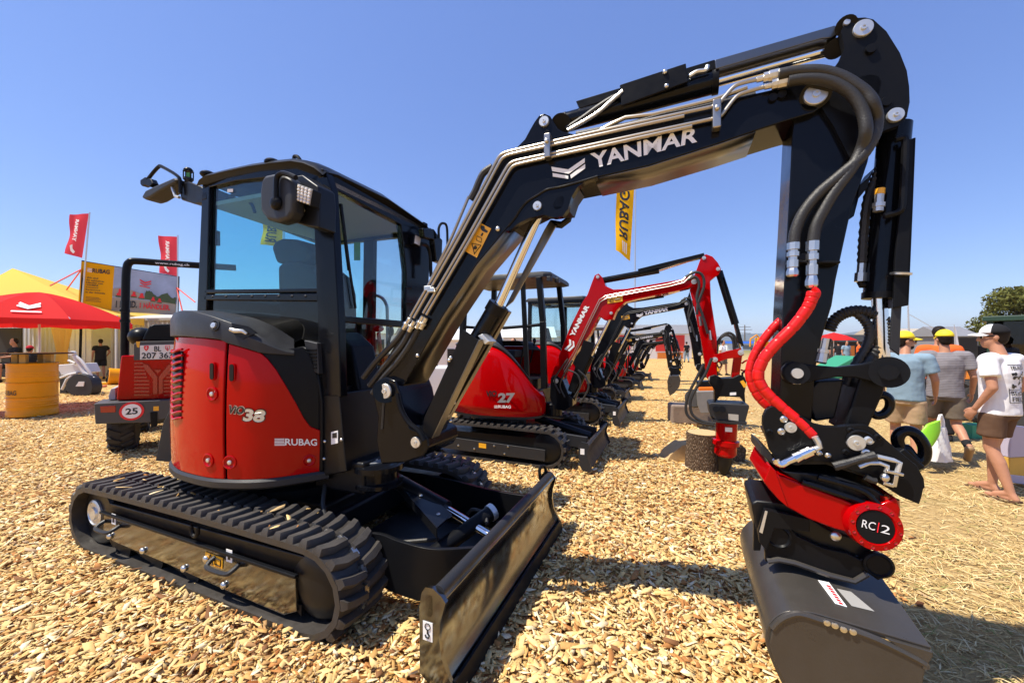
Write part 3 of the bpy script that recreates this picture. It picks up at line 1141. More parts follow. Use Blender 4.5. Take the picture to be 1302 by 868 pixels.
# fuel filler and recessed handle on the cap
c = wrap(278, 414, 0.028)
_, nn = plan(s_at(278))
MB().lathe(c - nn * 0.01, nn + V3(0, 0, 0.2), [(0.036, 0), (0.038, 0.012), (0.03, 0.014), (0.026, 0.006), (0.01, 0.006)], 20).build('filler_cap', 'dark_plastic', cap)
MB().lathe(c, nn + V3(0, 0, 0.2), [(0.019, 0), (0.018, 0.012), (0.006, 0.014)], 16).build('filler_lock', 'pin_steel', cap)
hd = [wrap(299, 411, 0.034), wrap(302, 425, 0.034), wrap(313, 431, 0.034), wrap(329, 423, 0.028), wrap(318, 415, 0.026)]
m = MB().prism(hd, -plan(s_at(312))[1] * 0.012)
m.build('handle_recess', 'black_deep', cap)
m = MB().tube([wrap(300, 419, 0.045), wrap(306, 421, 0.05), wrap(314, 421, 0.045), wrap(319, 424.5, 0.042)], [0.012, 0.014, 0.012, 0.008], 10)
m.build('cap_handle', 'pin_steel', cap)

# black plastic flank between the red door and the cab
cols = []
s0_, s1_ = s_at(407), s_at(331)
for i in range(31):
    s_ = s0_ + (s1_ - s0_) * i / 30
    p, _ = plan(s_)
    u = M.u(p.x, p.y)
    cols.append((s_, H + (CY - interp([(331, 448), (357, 444), (384, 442), (392, 449), (400, 466), (408, 500)], u)) / F * M.depth(p.x, p.y)))
shell(cols, ZB, 'flank_panel', 'black_satin', EX, off=-0.014)
fl = [(357, 444), (384, 440), (394, 446), (403, 470), (409, 510), (409, 600), (380, 600)]
m = MB().prism([M.y(u, v, -0.42) for u, v in fl], (0, 0.5, 0))
m.build('flank_wall', 'black_satin', EX, 0.012)
m = MB().prism([M.y(u, v, -0.435) for u, v in [(386, 432), (403, 436), (405, 476), (393, 470)]], (0, 0.05, 0))
gr = m.build('air_grille', 'dark_plastic', EX, 0.008)
for i in range(6):
    v = 443 + i * 4.6
    MB().prism([M.y(388.5, v, -0.442), M.y(402, v + 0.6, -0.442), M.y(402, v + 2.9, -0.442), M.y(388.5, v + 2.3, -0.442)], (0, 0.006, 0)).build('grille_slat', 'black_satin', gr, 0.002)
# black wall under the cab front
m = MB().prism([M.y(u, v, -0.40) for u, v in [(404, 500), (431, 500), (440, 600), (404, 606)]], (0, 0.6, 0))
m.build('front_wall', 'black_deep', EX, 0.01)
c = M.y(425, 556, -0.404)
MB().prism([M.y(u, v, -0.405) for u, v in [(421, 549), (429.5, 547), (429.5, 563), (421, 565)]], (0, 0.003, 0)).build('hook_sticker', 'white_print', EX)
MB().prism([M.y(u, v, -0.407) for u, v in [(422.5, 551), (428, 549.5), (428, 556), (422.5, 557)]], (0, 0.001, 0)).build('hook_sign', 'black_print', EX)
for u, v in ((413, 561), (412, 583), (434, 559)):
    MB().ell(M.y(u, v, -0.405), (0.012, 0.01, 0.012), 10, 6).build('bolt', 'zinc', EX)

# details on the red covers
def slot(u, v0, v1, hw, parent):
    m = MB()
    a, b = wrap(u, v0, 0.026), wrap(u, v1, 0.026)
    t, nn = plan(s_at(u))
    tan = V3(-nn.y, nn.x, 0)
    for grow, off, nm, mt in ((1.45, 0.0, 'slot_rim', 'red_paint'), (1.0, 0.005, 'handle_slot', 'black_deep')):
        pts = []
        for i in range(9):
            an = math.pi * i / 8
            pts.append(a + tan * hw * grow * math.cos(an) + V3(0, 0, hw * grow * math.sin(an)))
        for i in range(9):
            an = math.pi + math.pi * i / 8
            pts.append(b + tan * hw * grow * math.cos(an) + V3(0, 0, hw * grow * math.sin(an)))
        MB().prism([p + nn * (off + 0.004) for p in pts], -nn * 0.012).build(nm, mt, parent, 0.002 if grow > 1 else 0)


slot(275.5, 464, 479, 0.014, rear_cover)
slot(299, 465.5, 481, 0.014, service_door)


def lock(u, v, parent, r=0.045):
    c = wrap(u, v, 0.02)
    _, nn = plan(s_at(u))
    MB().lathe(c, nn, [(r, 0), (r * 1.02, 0.01), (r * 0.86, 0.012), (r * 0.6, 0.004), (r * 0.3, 0.004)], 22).build('lock_dish', 'red_paint', parent)
    MB().lathe(c, nn, [(r * 0.32, 0), (r * 0.30, 0.013), (r * 0.12, 0.016)], 14).build('lock', 'pin_steel', parent)


lock(274.5, 500, rear_cover)
lock(270, 583.5, rear_cover)
lock(296, 586, service_door)
lock(392.5, 584, service_door, 0.04)

# rear ventilation grille: dark openings between curved red slats
g0_, g1_ = s_at(237.5), s_at(237.5) + 0.20
rw = []
for v in (446, 532):
    rw.append([])
    for i in range(9):
        s_ = g0_ + (g1_ - g0_) * i / 8
        p, nn = plan(s_)
        rw[-1].append(p + nn * 0.0235 + V3(0, 0, H + (CY - v) / F * M.depth(*plan(g0_)[0].xy)))
MB().grid(rw).build('grille_backing', 'black_deep', rear_cover, solid=0.012)
z0, z1 = rw[1][0].z, rw[0][0].z
for k in range(12):
    z = z0 + (z1 - z0) * k / 11
    pts = []
    for i in range(9):
        s_ = g0_ - 0.01 + (g1_ - g0_ + 0.02) * i / 8
        p, nn = plan(s_)
        pts.append(p + nn * (0.028 + 0.012 * math.sin(math.pi * i / 8)) + V3(0, 0, z + 0.012 * math.cos(i * 0.6)))
    MB().tube(pts, 0.009, 6).build('grille_slat', 'red_paint', rear_cover)


def wrap_text(body, u0, v0, u1, v1, hgt, m, parent, bold=0.02, off=0.032, shear=0.0, spacing=1.0, name='lettering'):
    """lettering laid on the curved body; baseline from (u0,v0) to (u1,v1), height in picture rows"""
    uv, fs = text_raw(body, bold, spacing)
    sa, sb = s_at(u0), s_at(u1)
    za, zb = wrap(u0, v0).z, wrap(u1, v1).z
    hh = hgt / F * M.depth(*plan((sa + sb) / 2)[0].xy)
    vs = []
    for a, b in uv:
        s_ = sa + (sb - sa) * a - shear * hh * b
        p, nn = plan(s_)
        vs.append(p + nn * off + V3(0, 0, za + (zb - za) * a + hh * b))
    mb_ = MB()
    mb_.add(vs, fs)
    return mb_.build(name, m, parent, angle=0)


wrap_text('ViO', 293.3, 524.6, 314, 526.6, 11.2, 'silver_print', service_door, 0.07, off=0.0308, shear=0.25)
wrap_text('ViO', 294, 524, 313.5, 526, 10, 'black_print', service_door, 0.035, off=0.0325, shear=0.25)
wrap_text('38', 312, 534.5, 338.5, 536.5, 17.5, 'black_print', service_door, 0.07, off=0.0335, shear=0.2)
wrap_text('38', 313, 533.5, 337.5, 535.5, 15.5, 'silver_print', service_door, 0.045, off=0.0355, shear=0.2)
wrap_text('RUBAG', 363, 564.5, 402.5, 565, 8.5, 'white_print', service_door, 0.02)
for i in range(5):
    a, b = wrap(350.5, 556.5 + i * 1.9, 0.032), wrap(361.5 + i * 0.4, 556.5 + i * 1.9, 0.032)
    MB().beam(a, b, 0.002, 0.0055).build('logo_bar', 'white_print', service_door)
# tilted black splash guard at the tail, standing behind the far side of the red cover
m = MB().prism([WF.y(u, v, 3.55) - Vector((-1.815, 3.33, 0)) for u, v in [(222, 505), (229, 512), (222, 588), (197, 586), (206, 540)]], (0.05, 0.22, 0))
for i, p in enumerate(m.v):
    q = Matrix.Rotation(R(22.5), 3, 'Z') @ Vector(p)
    m.v[i] = tuple(q)
m.build('rear_guard', 'dark_plastic', EX, 0.01)

# ================================================================== cab
YN, YF, XF, XR = -0.40, 0.78, 0.75, -0.56
cab = MB()
for q in ([(257, 231), (266, 236), (263, 372), (258, 490), (245, 490), (250, 400)],
          [(396, 226), (413, 215), (421, 240), (430, 400), (433, 505), (408, 505), (404, 420), (399, 290)],
          [(256, 233), (264, 223), (320, 211), (372, 204), (396, 207), (413, 217), (399, 234), (345, 225), (300, 230), (266, 238)],
          [(260, 368), (404, 366.5), (405, 371.5), (260, 373)],
          [(259, 374.5), (405, 373), (405.5, 383), (258, 381.5)],
          [(250, 478), (410, 478), (410, 505), (246, 505)]):
    cab.prism(M.ys(q, YN), (0, 0.065, 0))
frame = cab.build('cab_frame', 'black_paint', EX, 0.008)
m = MB()
for q in ([(410, 214), (548, 291), (544, 299), (512, 287), (428, 242), (416, 240)],
          [(510, 284), (549, 290), (541, 440), (516, 440), (517, 345)],
          [(430, 401), (516, 408), (516, 416.5), (431, 409)],
          [(414, 235), (424, 241), (434, 420), (436, 505), (425, 505), (424, 405)]):
    m.prism(M.xs(q, XF), (-0.06, 0, 0))
m.build('front_frame', 'black_paint', frame, 0.008)
m = MB()
for x, wd, tilt in ((-0.52, 0.09, 0), (0.075, 0.13, -0.03), (0.70, 0.09, 0)):
    m.beam((x + tilt, YF, 1.0), (x, YF, 2.74), 0.06, wd, up=(1, 0, 0))
m.beam((XR, YF, 2.72), (XF, YF, 2.70), 0.07, 0.12)
m.beam((XR, YF, 1.15), (XF, YF, 1.10), 0.07, 0.35)
m.build('door_frame', 'black_satin', frame, 0.01)
m = MB()
m.beam((XR, YN, 2.82), (XR, YF, 2.72), 0.07, 0.12)
m.beam((XR, YN + 0.05, 1.93), (XR, YF, 1.93), 0.07, 0.08)
m.beam((XR, YN, 1.35), (XR, YF, 1.35), 0.07, 0.6)
m.beam((XR, YF, 1.0), (XR, YF, 2.75), 0.09, 0.09)
m.build('rear_frame', 'black_satin', frame, 0.01)
roof = []
rp = [(255, 233), (258, 226), (264, 221.5), (290, 215), (320, 208.5), (350, 204), (374, 201.5), (390, 204), (404, 210), (415, 219)]
bt = [(404, 222), (374, 212), (330, 215), (290, 223), (262, 232)]
base = M.ys(rp + bt, YN)
rings = []
for k, (dy, dz) in enumerate(((-0.03, -0.03), (0.0, 0.0), (0.10, 0.025), (0.6, 0.03), (1.12, -0.02), (1.22, -0.06), (1.25, -0.11))):
    rings.append([p + V3(0.03 * (dy > 0.5), dy, dz - 0.03 * max(0, dy)) if i < len(rp) else p + V3(0.02, max(0.0, dy), -0.02 - 0.05 * dy) for i, p in enumerate(base)])
MB().loft(rings).build('cab_roof', 'black_satin', EX, angle=50)
m = MB().prism([V3(XR, YN + 0.04, 2.72), V3(XF, YN + 0.04, 2.70), V3(XF, YF - 0.03, 2.68), V3(XR, YF - 0.03, 2.68)], (0, 0, 0.03))
m.build('ceiling', 'beige_lining', EX)
m = MB().box((0.05, 0.15, 2.664), (0.24, 0.12, 0.02))
m.build('ceiling_lamp', 'lamp_lens', EX, 0.006)


def pane(pts, name, m, d, parent=EX):
    return MB().prism(pts, d).build(name, m, parent)


side_win = pane(M.ys([(264, 235), (345, 224), (398, 230), (405, 368), (260, 369)], -0.372), 'side_window', 'cab_glass', (0, 0.008, 0))
low_win = pane(M.ys([(257, 381), (406, 382), (409, 480), (251, 480)], -0.372), 'lower_side_window', 'dark_glass', (0, 0.008, 0))
pane(M.xs([(421, 240), (513, 286), (517, 409), (431, 404)], 0.728), 'windscreen', 'clear_glass', (-0.008, 0, 0))
pane(M.xs([(431, 408), (517, 415), (520, 500), (434, 500)], 0.728), 'lower_windscreen', 'clear_glass', (-0.008, 0, 0))
pane([V3(-0.50, YF, 1.3), V3(0.04, YF, 1.3), V3(0.04, YF, 2.68), V3(-0.50, YF, 2.68)], 'door_window', 'cab_glass', (0, 0.008, 0))
pane([V3(0.12, YF, 1.3), V3(0.68, YF, 1.3), V3(0.68, YF, 2.68), V3(0.12, YF, 2.68)], 'front_door_window', 'clear_glass', (0, 0.008, 0))
pane([V3(XR, YN + 0.04, 1.95), V3(XR, YF - 0.03, 1.95), V3(XR, YF - 0.03, 2.68), V3(XR, YN + 0.04, 2.74)], 'rear_window', 'cab_glass', (0.008, 0, 0))
# mirrored web address printed on the far window, white stickers
text_quad('www.rubag.ch', M.y(352, 287, YF - 0.012), M.y(291, 263.5, YF - 0.012), M.y(352, 280, YF - 0.012), 'black_print', EX, 0.02)
MB().prism(M.ys([(289, 240.5), (296, 240), (296, 244), (289, 244.6)], -0.376), (0, 0.002, 0)).build('window_sticker', 'white_print', side_win)
MB().prism(M.ys([(450, 308), (458, 308), (458, 331), (450, 331)], YF - 0.01), (0, 0.002, 0)).build('inspection_sticker', 'green_lens', EX)
# window latch row on the sill and guide rail
for u in (270, 287, 303, 320, 337, 354, 371, 388):
    MB().ell(M.y(u, 376.8 - (u - 258) * 0.004, YN - 0.002), (0.012, 0.006, 0.008), 8, 5).build('sill_screw', 'dark_plastic', frame)
MB().beam(M.y(274.5, 240, -0.36), M.y(271, 366, -0.36), 0.02, 0.02).build('window_rail', 'black_satin', frame, 0.003)
MB().box(M.y(276.5, 303, -0.35), (0.03, 0.03, 0.12)).build('window_catch', 'black_satin', frame, 0.006)
m = MB().tube(cr([M.y(u, v, -0.30) for u, v in [(290, 251), (297, 248), (310, 251), (320, 260), (324, 270)]], 5), 0.012, 8)
m.build('grab_rail', 'black_satin', EX)
# wiper on the windscreen
m = MB().beam(M.x(433, 259, 0.74), M.x(444, 344, 0.74), 0.02, 0.022)
m.beam(M.x(441, 320, 0.745), M.x(452, 392, 0.745), 0.012, 0.02)
m.build('wiper', 'black_satin', EX, 0.004)
# seat, headrest, consoles, levers
m = MB()
bk = M.ys([(351, 336), (362, 331), (384, 334), (397, 345), (402, 368), (404, 460), (355, 470), (352, 380)], 0.06)
m.prism(bk, (0, 0.48, 0))
seat = m.build('seat', 'seat_black', EX, 0.05, seg=3)
m = MB().prism(M.ys([(344, 315), (348, 306), (358, 302.5), (374, 303.5), (388, 311), (394, 321), (391, 332), (378, 336), (350, 334)], 0.14), (0, 0.32, 0))
m.build('headrest', 'seat_black', seat, 0.035, seg=3)
m = MB().box((0.30, 0.28, 1.32), (0.55, 0.5, 0.16))
m.build('seat_cushion', 'seat_black', seat, 0.05, seg=3)
m = MB().box((0.22, -0.10, 1.38), (0.45, 0.14, 0.25)).box((0.22, 0.62, 1.38), (0.45, 0.14, 0.25))
m.build('armrest_console', 'black_satin', EX, 0.03)
for y in (-0.10, 0.62):
    m = MB().cyl((0.40, y, 1.5), (0.46, y, 1.68), 0.014, n=10)
    lv = m.build('control_lever', 'black_satin', EX)
    MB().ell((0.465, y, 1.72), (0.03, 0.03, 0.05), 12, 8).build('lever_grip', 'black_satin', lv)
m = MB().cyl((0.62, 0.36, 1.15), (0.60, 0.30, 1.70), 0.017, n=10)
lv = m.build('travel_lever', 'red_paint', EX)
MB().ell((0.60, 0.30, 1.73), (0.045, 0.045, 0.03), 12, 8).build('lever_grip', 'red_paint', lv)
m = MB().box((0.1, 0.19, 1.03), (1.25, 1.1, 0.05))
m.build('cab_floor', 'black_deep', EX)
m = MB().prism(M.ys([(426, 420), (446, 440), (458, 500), (410, 500)], -0.2), (0, 0.25, 0))
m.build('side_console', 'black_satin', EX, 0.03)
m = MB().tube(cr([M.y(u, v, 0.86) for u, v in [(470, 376), (478, 375.5), (486, 379), (491, 387), (492.5, 400), (493, 470)]], 5), 0.017, 10)
m.build('grab_rail', 'pin_steel', EX)
m = MB().tube([M.x(u, v, 0.80) for u, v in [(523, 366), (516, 366), (515, 384), (524, 385)]], 0.01, 8)
m.build('door_handle', 'black_satin', EX)
m = MB().prism(M.xs([(527, 297), (536, 301), (534, 314), (525.5, 310)], 0.80), (-0.04, 0, 0))
wl = m.build('work_lamp', 'black_satin', EX, 0.006)
MB().prism(M.xs([(528, 299), (535, 302), (533.3, 312.5), (526.7, 309)], 0.803), (0.003, 0, 0)).build('lamp_lens', 'lamp_lens', wl)
m = MB().tube(cr([M.x(u, v, 0.85) for u, v in [(536, 310), (543, 313), (547, 325), (548, 352)]], 5), 0.016, 8)
m.build('mirror_arm', 'black_satin', EX)
m = MB().prism(M.xs([(538, 290), (552, 291), (558, 300), (563, 305), (562, 335), (555, 332), (552, 305), (540, 302)], 0.9), (-0.06, 0, 0))
m.build('mirror_bracket', 'black_paint', EX, 0.01)
m = MB().tube(cr([M.x(u, v, 0.92) for u, v in [(558, 303), (558, 290), (562, 284), (568, 288), (569, 312)]], 5), 0.012, 8)
m.build('mirror_arm', 'black_satin', EX)

# right hand mirror, lamp bracket and work lamp at the near front corner
m = MB().prism(M.ys([(331, 228), (336, 222), (348, 219.5), (362, 221), (370, 227), (372.5, 245), (372, 268), (366, 279), (352, 282.5), (338, 279), (330, 268), (329, 245)], -0.66), (0, 0.10, 0))
mir = m.build('side_mirror', 'dark_plastic', EX, 0.03, seg=3)
m = MB().tube(cr([M.y(u, v, -0.68) for u, v in [(351, 262), (351, 240), (352, 226), (358, 220.5), (367, 222), (376, 226)]], 5), 0.016, 10)
m.build('mirror_arm', 'black_satin', mir)
MB().ell(M.y(351, 258, -0.67), (0.045, 0.03, 0.045), 14, 8).build('mirror_joint', 'black_satin', mir)
m = MB().prism(M.ys([(368, 224), (384, 222), (404, 236), (406, 256), (405, 290), (390, 288), (372, 282)], -0.55), (0, 0.14, 0))
m.build('lamp_bracket', 'black_deep', EX, 0.012)
m = MB().prism(M.ys([(377, 232.5), (398, 240.5), (394.5, 262), (376, 256)], -0.62), (0, 0.07, 0))
wl = m.build('work_lamp', 'black_satin', EX, 0.008)
P = M.ys([(378.3, 234.3), (397, 241.5), (393.7, 260.5), (377, 255)], -0.623)
MB().prism(P, (0, 0.003, 0)).build('lamp_lens', 'beige_lining', wl)
for i in range(4):
    for j in range(5):
        a, b = (i + 0.5) / 4, (j + 0.5) / 5
        p = P[0].lerp(P[1], a).lerp(P[3].lerp(P[2], a), b)
        MB().ell(p - V3(0, 0.002, 0), (0.012, 0.008, 0.011), 8, 5).build('light_emitter', 'lamp_lens', wl)
for u, v in ((372.5, 245), (386, 267.5), (399.5, 252), (400, 261)):
    MB().ell(M.y(u, v, -0.556), (0.012, 0.008, 0.012), 8, 5).build('bolt', 'zinc', EX)
# roof knobs and lifting eye
for u, v in ((265, 222.5), (347, 207.5)):
    MB().ell(M.y(u, v, -0.36), (0.055, 0.06, 0.032), 12, 7).build('roof_knob', 'black_satin', EX)
m = MB().tube(cr([M.y(u, v, -0.36) for u, v in [(380, 211), (375, 205), (374, 200), (376.5, 198.8), (380, 201), (383, 207)]], 4), 0.013, 8)
m.build('roof_eye', 'black_satin', EX)
# rear corner mirror, its arm and the beacon
m = MB().prism(M.ys([(231, 233), (239, 230.5), (256, 237), (262, 246), (260, 258), (246, 259), (230, 254), (228, 243)], -0.38), (0, 0.12, 0))
br = m.build('mirror_bracket', 'black_deep', EX, 0.01)
m = MB().tube(cr([M.y(u, v, -0.40) for u, v in [(229.5, 246), (229, 230), (224, 222.5), (206, 212), (202, 212), (196, 218), (188, 228)]], 5), 0.014, 8)
m.build('mirror_arm', 'black_satin', br)
m = MB().prism(M.ys([(178, 229), (184, 225), (191, 227), (194, 233), (190, 237.5), (184, 235), (180, 236.5), (178, 234)], -0.41), (0, 0.05, 0))
m.build('rear_camera', 'black_satin', br, 0.006)
m = MB().prism(M.ys([(178.5, 251), (184, 242), (196, 236), (220, 225.5), (224.5, 227.5), (222, 232), (204, 242), (190, 251), (183, 253.3)], -0.43), (0, 0.14, 0))
m.build('side_mirror', 'dark_plastic', br, 0.02)
m = MB().tube([M.y(u, v, -0.40) for u, v in [(218, 236), (223, 249.5), (228, 251)]], 0.012, 8)
m.build('mirror_joint', 'pin_steel', br)
c = M.y(239.5, 229.5, -0.34)
MB().lathe(c, (0, 0, 1), [(0.02, -0.03), (0.03, 0.0), (0.036, 0.004), (0.036, 0.02), (0.03, 0.022)], 16).build('beacon_foot', 'dark_plastic', br)
MB().lathe(c, (0, 0, 1), [(0.02, 0.022), (0.022, 0.06), (0.02, 0.062)], 14).build('beacon_lens', 'green_lens', br)
m = MB().lathe(c, (0, 0, 1), [(0.034, 0.075), (0.034, 0.09), (0.022, 0.105), (0.004, 0.11)], 16)
for k in range(6):
    a = math.pi * k / 3
    m.cyl(c + V3(0.033 * math.cos(a), 0.033 * math.sin(a), 0.01), c + V3(0.033 * math.cos(a), 0.033 * math.sin(a), 0.08), 0.005, n=6)
m.build('beacon_cage', 'black_satin', br)

# ================================================================== swing bracket and boom
YB, WB = -0.33, 0.26                             # near face of the boom and its width
m = MB().prism(M.ys([(472, 495), (478, 484), (490, 479), (503, 484), (509, 500), (513, 522), (521, 543), (533, 549), (543, 556), (545, 569), (538, 580), (515, 588), (484, 590), (478, 560), (480, 530)], YB - 0.05), (0, WB + 0.10, 0))
sw = m.build('swing_bracket', 'black_paint', EX, 0.012)
c = M.y(482, 590, -0.2)
zt = c.z + 0.03
MB().lathe((c.x, c.y, zt - 0.17), (0, 0, 1), [(0.15, 0), (0.165, 0.01), (0.165, 0.035), (0.13, 0.04), (0.13, 0.11), (0.17, 0.115), (0.17, 0.15), (0.15, 0.16)], 32).build('swing_post', 'black_paint', EX)
MB().lathe((c.x - 0.03, c.y - 0.02, zt - 0.012), (0, 0, 1), [(0.075, 0), (0.08, 0.012), (0.06, 0.016), (0.03, 0.016), (0.028, 0.022)], 24).build('swing_pin', 'pin_steel', EX)
m = MB().beam((0.6, -0.2, zt - 0.09), (c.x, -0.2, zt - 0.09), 0.3, 0.22)
m.build('swing_mount', 'black_deep', EX, 0.02)


def disc(u, v, y, r, m='pin_steel', name='pin', parent=None, h=0.014, bolt=True):
    c_ = M.y(u, v, y)
    prof = [(r, 0), (r, h * 0.8), (r * 0.94, h)]
    if bolt:
        prof += [(r * 0.34, h), (r * 0.32, h * 1.5), (r * 0.14, h * 1.5), (r * 0.12, h * 1.2)]
    return MB().lathe(c_ + V3(0, 0.004, 0), (0, -1, 0), prof + [(0.0005, prof[-1][1])], 26).build(name, m, parent or EX)


body = [(478, 487), (483, 470), (522, 405), (580, 303), (632, 206), (641, 196), (654, 190), (667, 177), (674, 164), (679.5, 154.5), (685, 147), (692, 144), (699, 147),
        (704, 155), (709, 163), (715, 167), (733, 171), (985, 113), (993, 110), (1027, 105), (1038, 104), (1047, 109), (1053, 121), (1048, 134), (1034, 143.5),
        (997, 154.5), (960, 166.5), (912, 183), (824, 211), (755, 226.5), (720, 234), (696, 241.6), (680, 250), (668, 259), (657, 273), (646, 288), (606, 336), (562, 403),
        (514, 488), (503, 508), (492, 513), (481, 508), (477, 497)]
boom = MB().prism(M.ys(body, YB), (0, WB, 0)).build('boom', 'black_paint', EX, 0.006)
under = [(514, 487.2), (562, 402.4), (606, 335.4), (646, 287.5)]
for q in (under, [(755, 226.2), (824, 210.6), (912, 182.6), (960, 166)]):
    up_ = M.ys(q, YB + 0.004)
    rws = [[p + V3(0, dy, 0) for p in up_] for dy in (0.0, WB - 0.008)]
    nrm = V3(0.4, 0, -1).normalized()
    MB().grid([[p + nrm * 0.006 for p in r] for r in rws]).build('belly_reflector', 'warm_gloss', boom, solid=0.006)  # added glossy sheet, strengthens the ground's reflection under the boom
boss = [(760, 226), (746, 229), (734, 238), (727, 250), (722, 266), (715, 275), (704, 276.5), (692, 273), (673, 277), (659, 284), (648, 293), (643, 294), (657, 271), (671, 254), (696, 239)]
hole = [(704, 258), (709, 250), (716, 249.5), (717.5, 256), (714, 264), (707, 267), (703.5, 263)]
for y0 in (YB - 0.012, YB + WB - 0.03):
    pts = M.ys(boss[:3] + [(727, 250)] + [hole[2]] + hole[3:] + hole[:3] + [(726.9, 250.1)] + boss[4:], y0)
    MB().prism(pts, (0, 0.042, 0)).build('boss_plate', 'black_paint', boom)
m = MB().prism(M.ys([(650, 288), (735, 238), (727, 250), (722, 266), (690, 268), (660, 283)], YB + 0.05), (0, 0.16, 0))
m.build('cylinder_mount', 'black_deep', boom)
m = MB().tube([M.y(u, v, YB + WB - 0.01) for u, v in [(723, 252), (727, 262), (722, 280), (714, 286), (700, 284)]], 0.022, 8)
m.build('pin_guard', 'black_paint', boom)
MB().tube(cr([M.y(u, v, YB - 0.013) for u, v in [(760, 224.5), (735, 232), (712, 238), (696, 241), (684, 248), (671, 256), (662, 266), (655, 277), (646, 288)]], 4), 0.007, 6).build('weld_seam', 'black_paint', boom)
MB().cyl(M.y(490, 497, YB - 0.05), M.y(490, 497, YB - 0.07), 0.075, n=26).build('pin_boss', 'black_paint', boom)
disc(490, 497, YB - 0.07, 0.047, parent=boom)
disc(692, 155, YB - 0.004, 0.028, parent=boom)
disc(696.5, 169, YB - 0.004, 0.012, 'black_satin', 'grease_cap', boom, bolt=False)
disc(683.5, 262, YB - 0.012, 0.025, parent=boom)
disc(1037, 121, YB - 0.02, 0.043, parent=boom)
MB().cyl(M.y(1037, 121, YB), M.y(1037, 121, YB - 0.02), 0.056, n=26).build('pin_boss', 'black_paint', boom)
for u, v in ((982.5, 125), (994, 121)):
    disc(u, v, YB - 0.004, 0.018, 'black_satin', 'grease_cap', boom, bolt=False)
MB().ell(M.y(633, 291, YB - 0.004), (0.016, 0.012, 0.016), 10, 6).build('bolt', 'zinc', boom)
MB().ell(M.y(531, 452, YB - 0.004), (0.014, 0.012, 0.014), 10, 6).build('bolt', 'zinc', boom)
disc(529, 562, YB - 0.054, 0.034, parent=sw)
MB().tube(cr([M.y(u, v, YB - 0.05) for u, v in [(486, 545), (487, 530), (488, 515), (490, 505)]], 4), 0.009, 6).build('grease_hose', 'hose_rubber', sw)
MB().tube(cr([M.y(u, v, YB - 0.07) for u, v in [(505, 500), (510, 520), (520, 537), (533, 548), (539, 560)]], 5), 0.016, 8).build('bracket_rib', 'black_satin', sw)

# lettering and logo on the boom
yt = YB - 0.004
text_quad('YANMAR', M.y(754, 214.5, yt), M.y(886.5, 180.5, yt), M.y(750, 195.5, yt), 'white_print', boom, 0.028, p11=M.y(890, 160.5, yt))
for q in ([(701, 212), (722.5, 215.5), (743.5, 201), (743.5, 206.5), (723, 221), (702, 217.5)],
          [(702.5, 220), (722.5, 223.5), (722.5, 227.5), (703, 224.5)], [(725, 222.5), (744, 208.5), (744, 214), (726, 227)]):
    MB().prism(M.ys(q, yt), (0, 0.002, 0)).build('logo_stripe', 'white_print', boom)
# warning label
lb = M.ys([(609, 282.5), (624.5, 290.5), (606, 327.5), (590.5, 319)], YB - 0.004)
lab = MB().prism(lb, (0, 0.002, 0)).build('warning_label', 'sticker_yellow', boom)


def on_label(a, b, d=-0.003):
    return lb[0].lerp(lb[1], a).lerp(lb[3].lerp(lb[2], a), b) + V3(0, d, 0)


MB().tube([on_label(0.25, 0.68), on_label(0.9, 0.60), on_label(0.75, 0.93)], 0.0035, 5, closed=True).build('warning_triangle', 'black_print', lab)
m = MB().tube([on_label(0.58, 0.69), on_label(0.62, 0.80)], 0.007, 6)
m.tube([on_label(0.52, 0.77), on_label(0.72, 0.74)], 0.005, 6)
m.build('walking_figure', 'black_print', lab)
m = MB().prism([on_label(a, b) for a, b in ((0.25, 0.06), (0.5, 0.03), (0.62, 0.1), (0.9, 0.12), (0.86, 0.18), (0.5, 0.19), (0.3, 0.14))], (0, 0.001, 0))
m.build('machine_sign', 'black_print', lab)
MB().tube([on_label(0.62, 0.24), on_label(0.62, 0.34)], 0.005, 5).build('arrow_sign', 'black_print', lab)
MB().tube([on_label(0.35, 0.4), on_label(0.72, 0.4), on_label(0.82, 0.52), on_label(0.45, 0.53)], 0.002, 5, closed=True).build('box_sign', 'black_print', lab)

# steel pipes along the boom
PIPES = ([(522, 402), (580, 301), (633, 201), (638, 196), (646, 193), (712, 178), (800, 158.5), (905, 136), (912, 134), (929, 114), (936, 108), (948, 104.5), (962, 101.5)],
         [(526, 404), (583, 304), (636, 204.5), (641, 199.5), (648, 196.5), (712, 182.3), (800, 162.8), (870, 147.5)],
         [(538, 398), (592, 306), (644, 213), (649, 207.5), (656, 204.5), (712, 193), (800, 174), (905, 151.5), (916, 149), (930, 130), (938, 121), (952, 116), (972, 110.5)],
         [(542, 400), (595.5, 309), (647.5, 216.5), (652, 211.5), (658, 208.8), (712, 197), (800, 178), (880, 160.5)])
for i, q in enumerate(PIPES):
    pts = [M.y(u, v, YB - 0.022) for u, v in q]
    # keep straight runs straight, round the bends
    out = []
    for k, p in enumerate(pts):
        if 0 < k < len(pts) - 1:
            a, b = pts[k - 1], pts[k + 1]
            ra = min(0.05, (p - a).length * 0.4)
            rb = min(0.05, (b - p).length * 0.4)
            pa, pb = p + (a - p).normalized() * ra, p + (b - p).normalized() * rb
            for t in (0, 0.33, 0.67, 1):
                out.append(pa * (1 - t) ** 2 + p * 2 * t * (1 - t) + pb * t * t)
        else:
            out.append(p)
    MB().tube(out, 0.0088, 10).build('hydraulic_pipe', 'pipe_steel', boom)
for u, v in ((697, 185), (911, 145)):
    c_ = M.y(u, v + 2, YB - 0.03)
    m = MB().box(c_, (0.035, 0.05, 0.13))
    m.build('pipe_clamp', 'pipe_steel', boom, 0.006)
    MB().ell(c_ + V3(0, -0.03, 0.02), (0.012, 0.01, 0.012), 8, 5).build('bolt', 'zinc', boom)
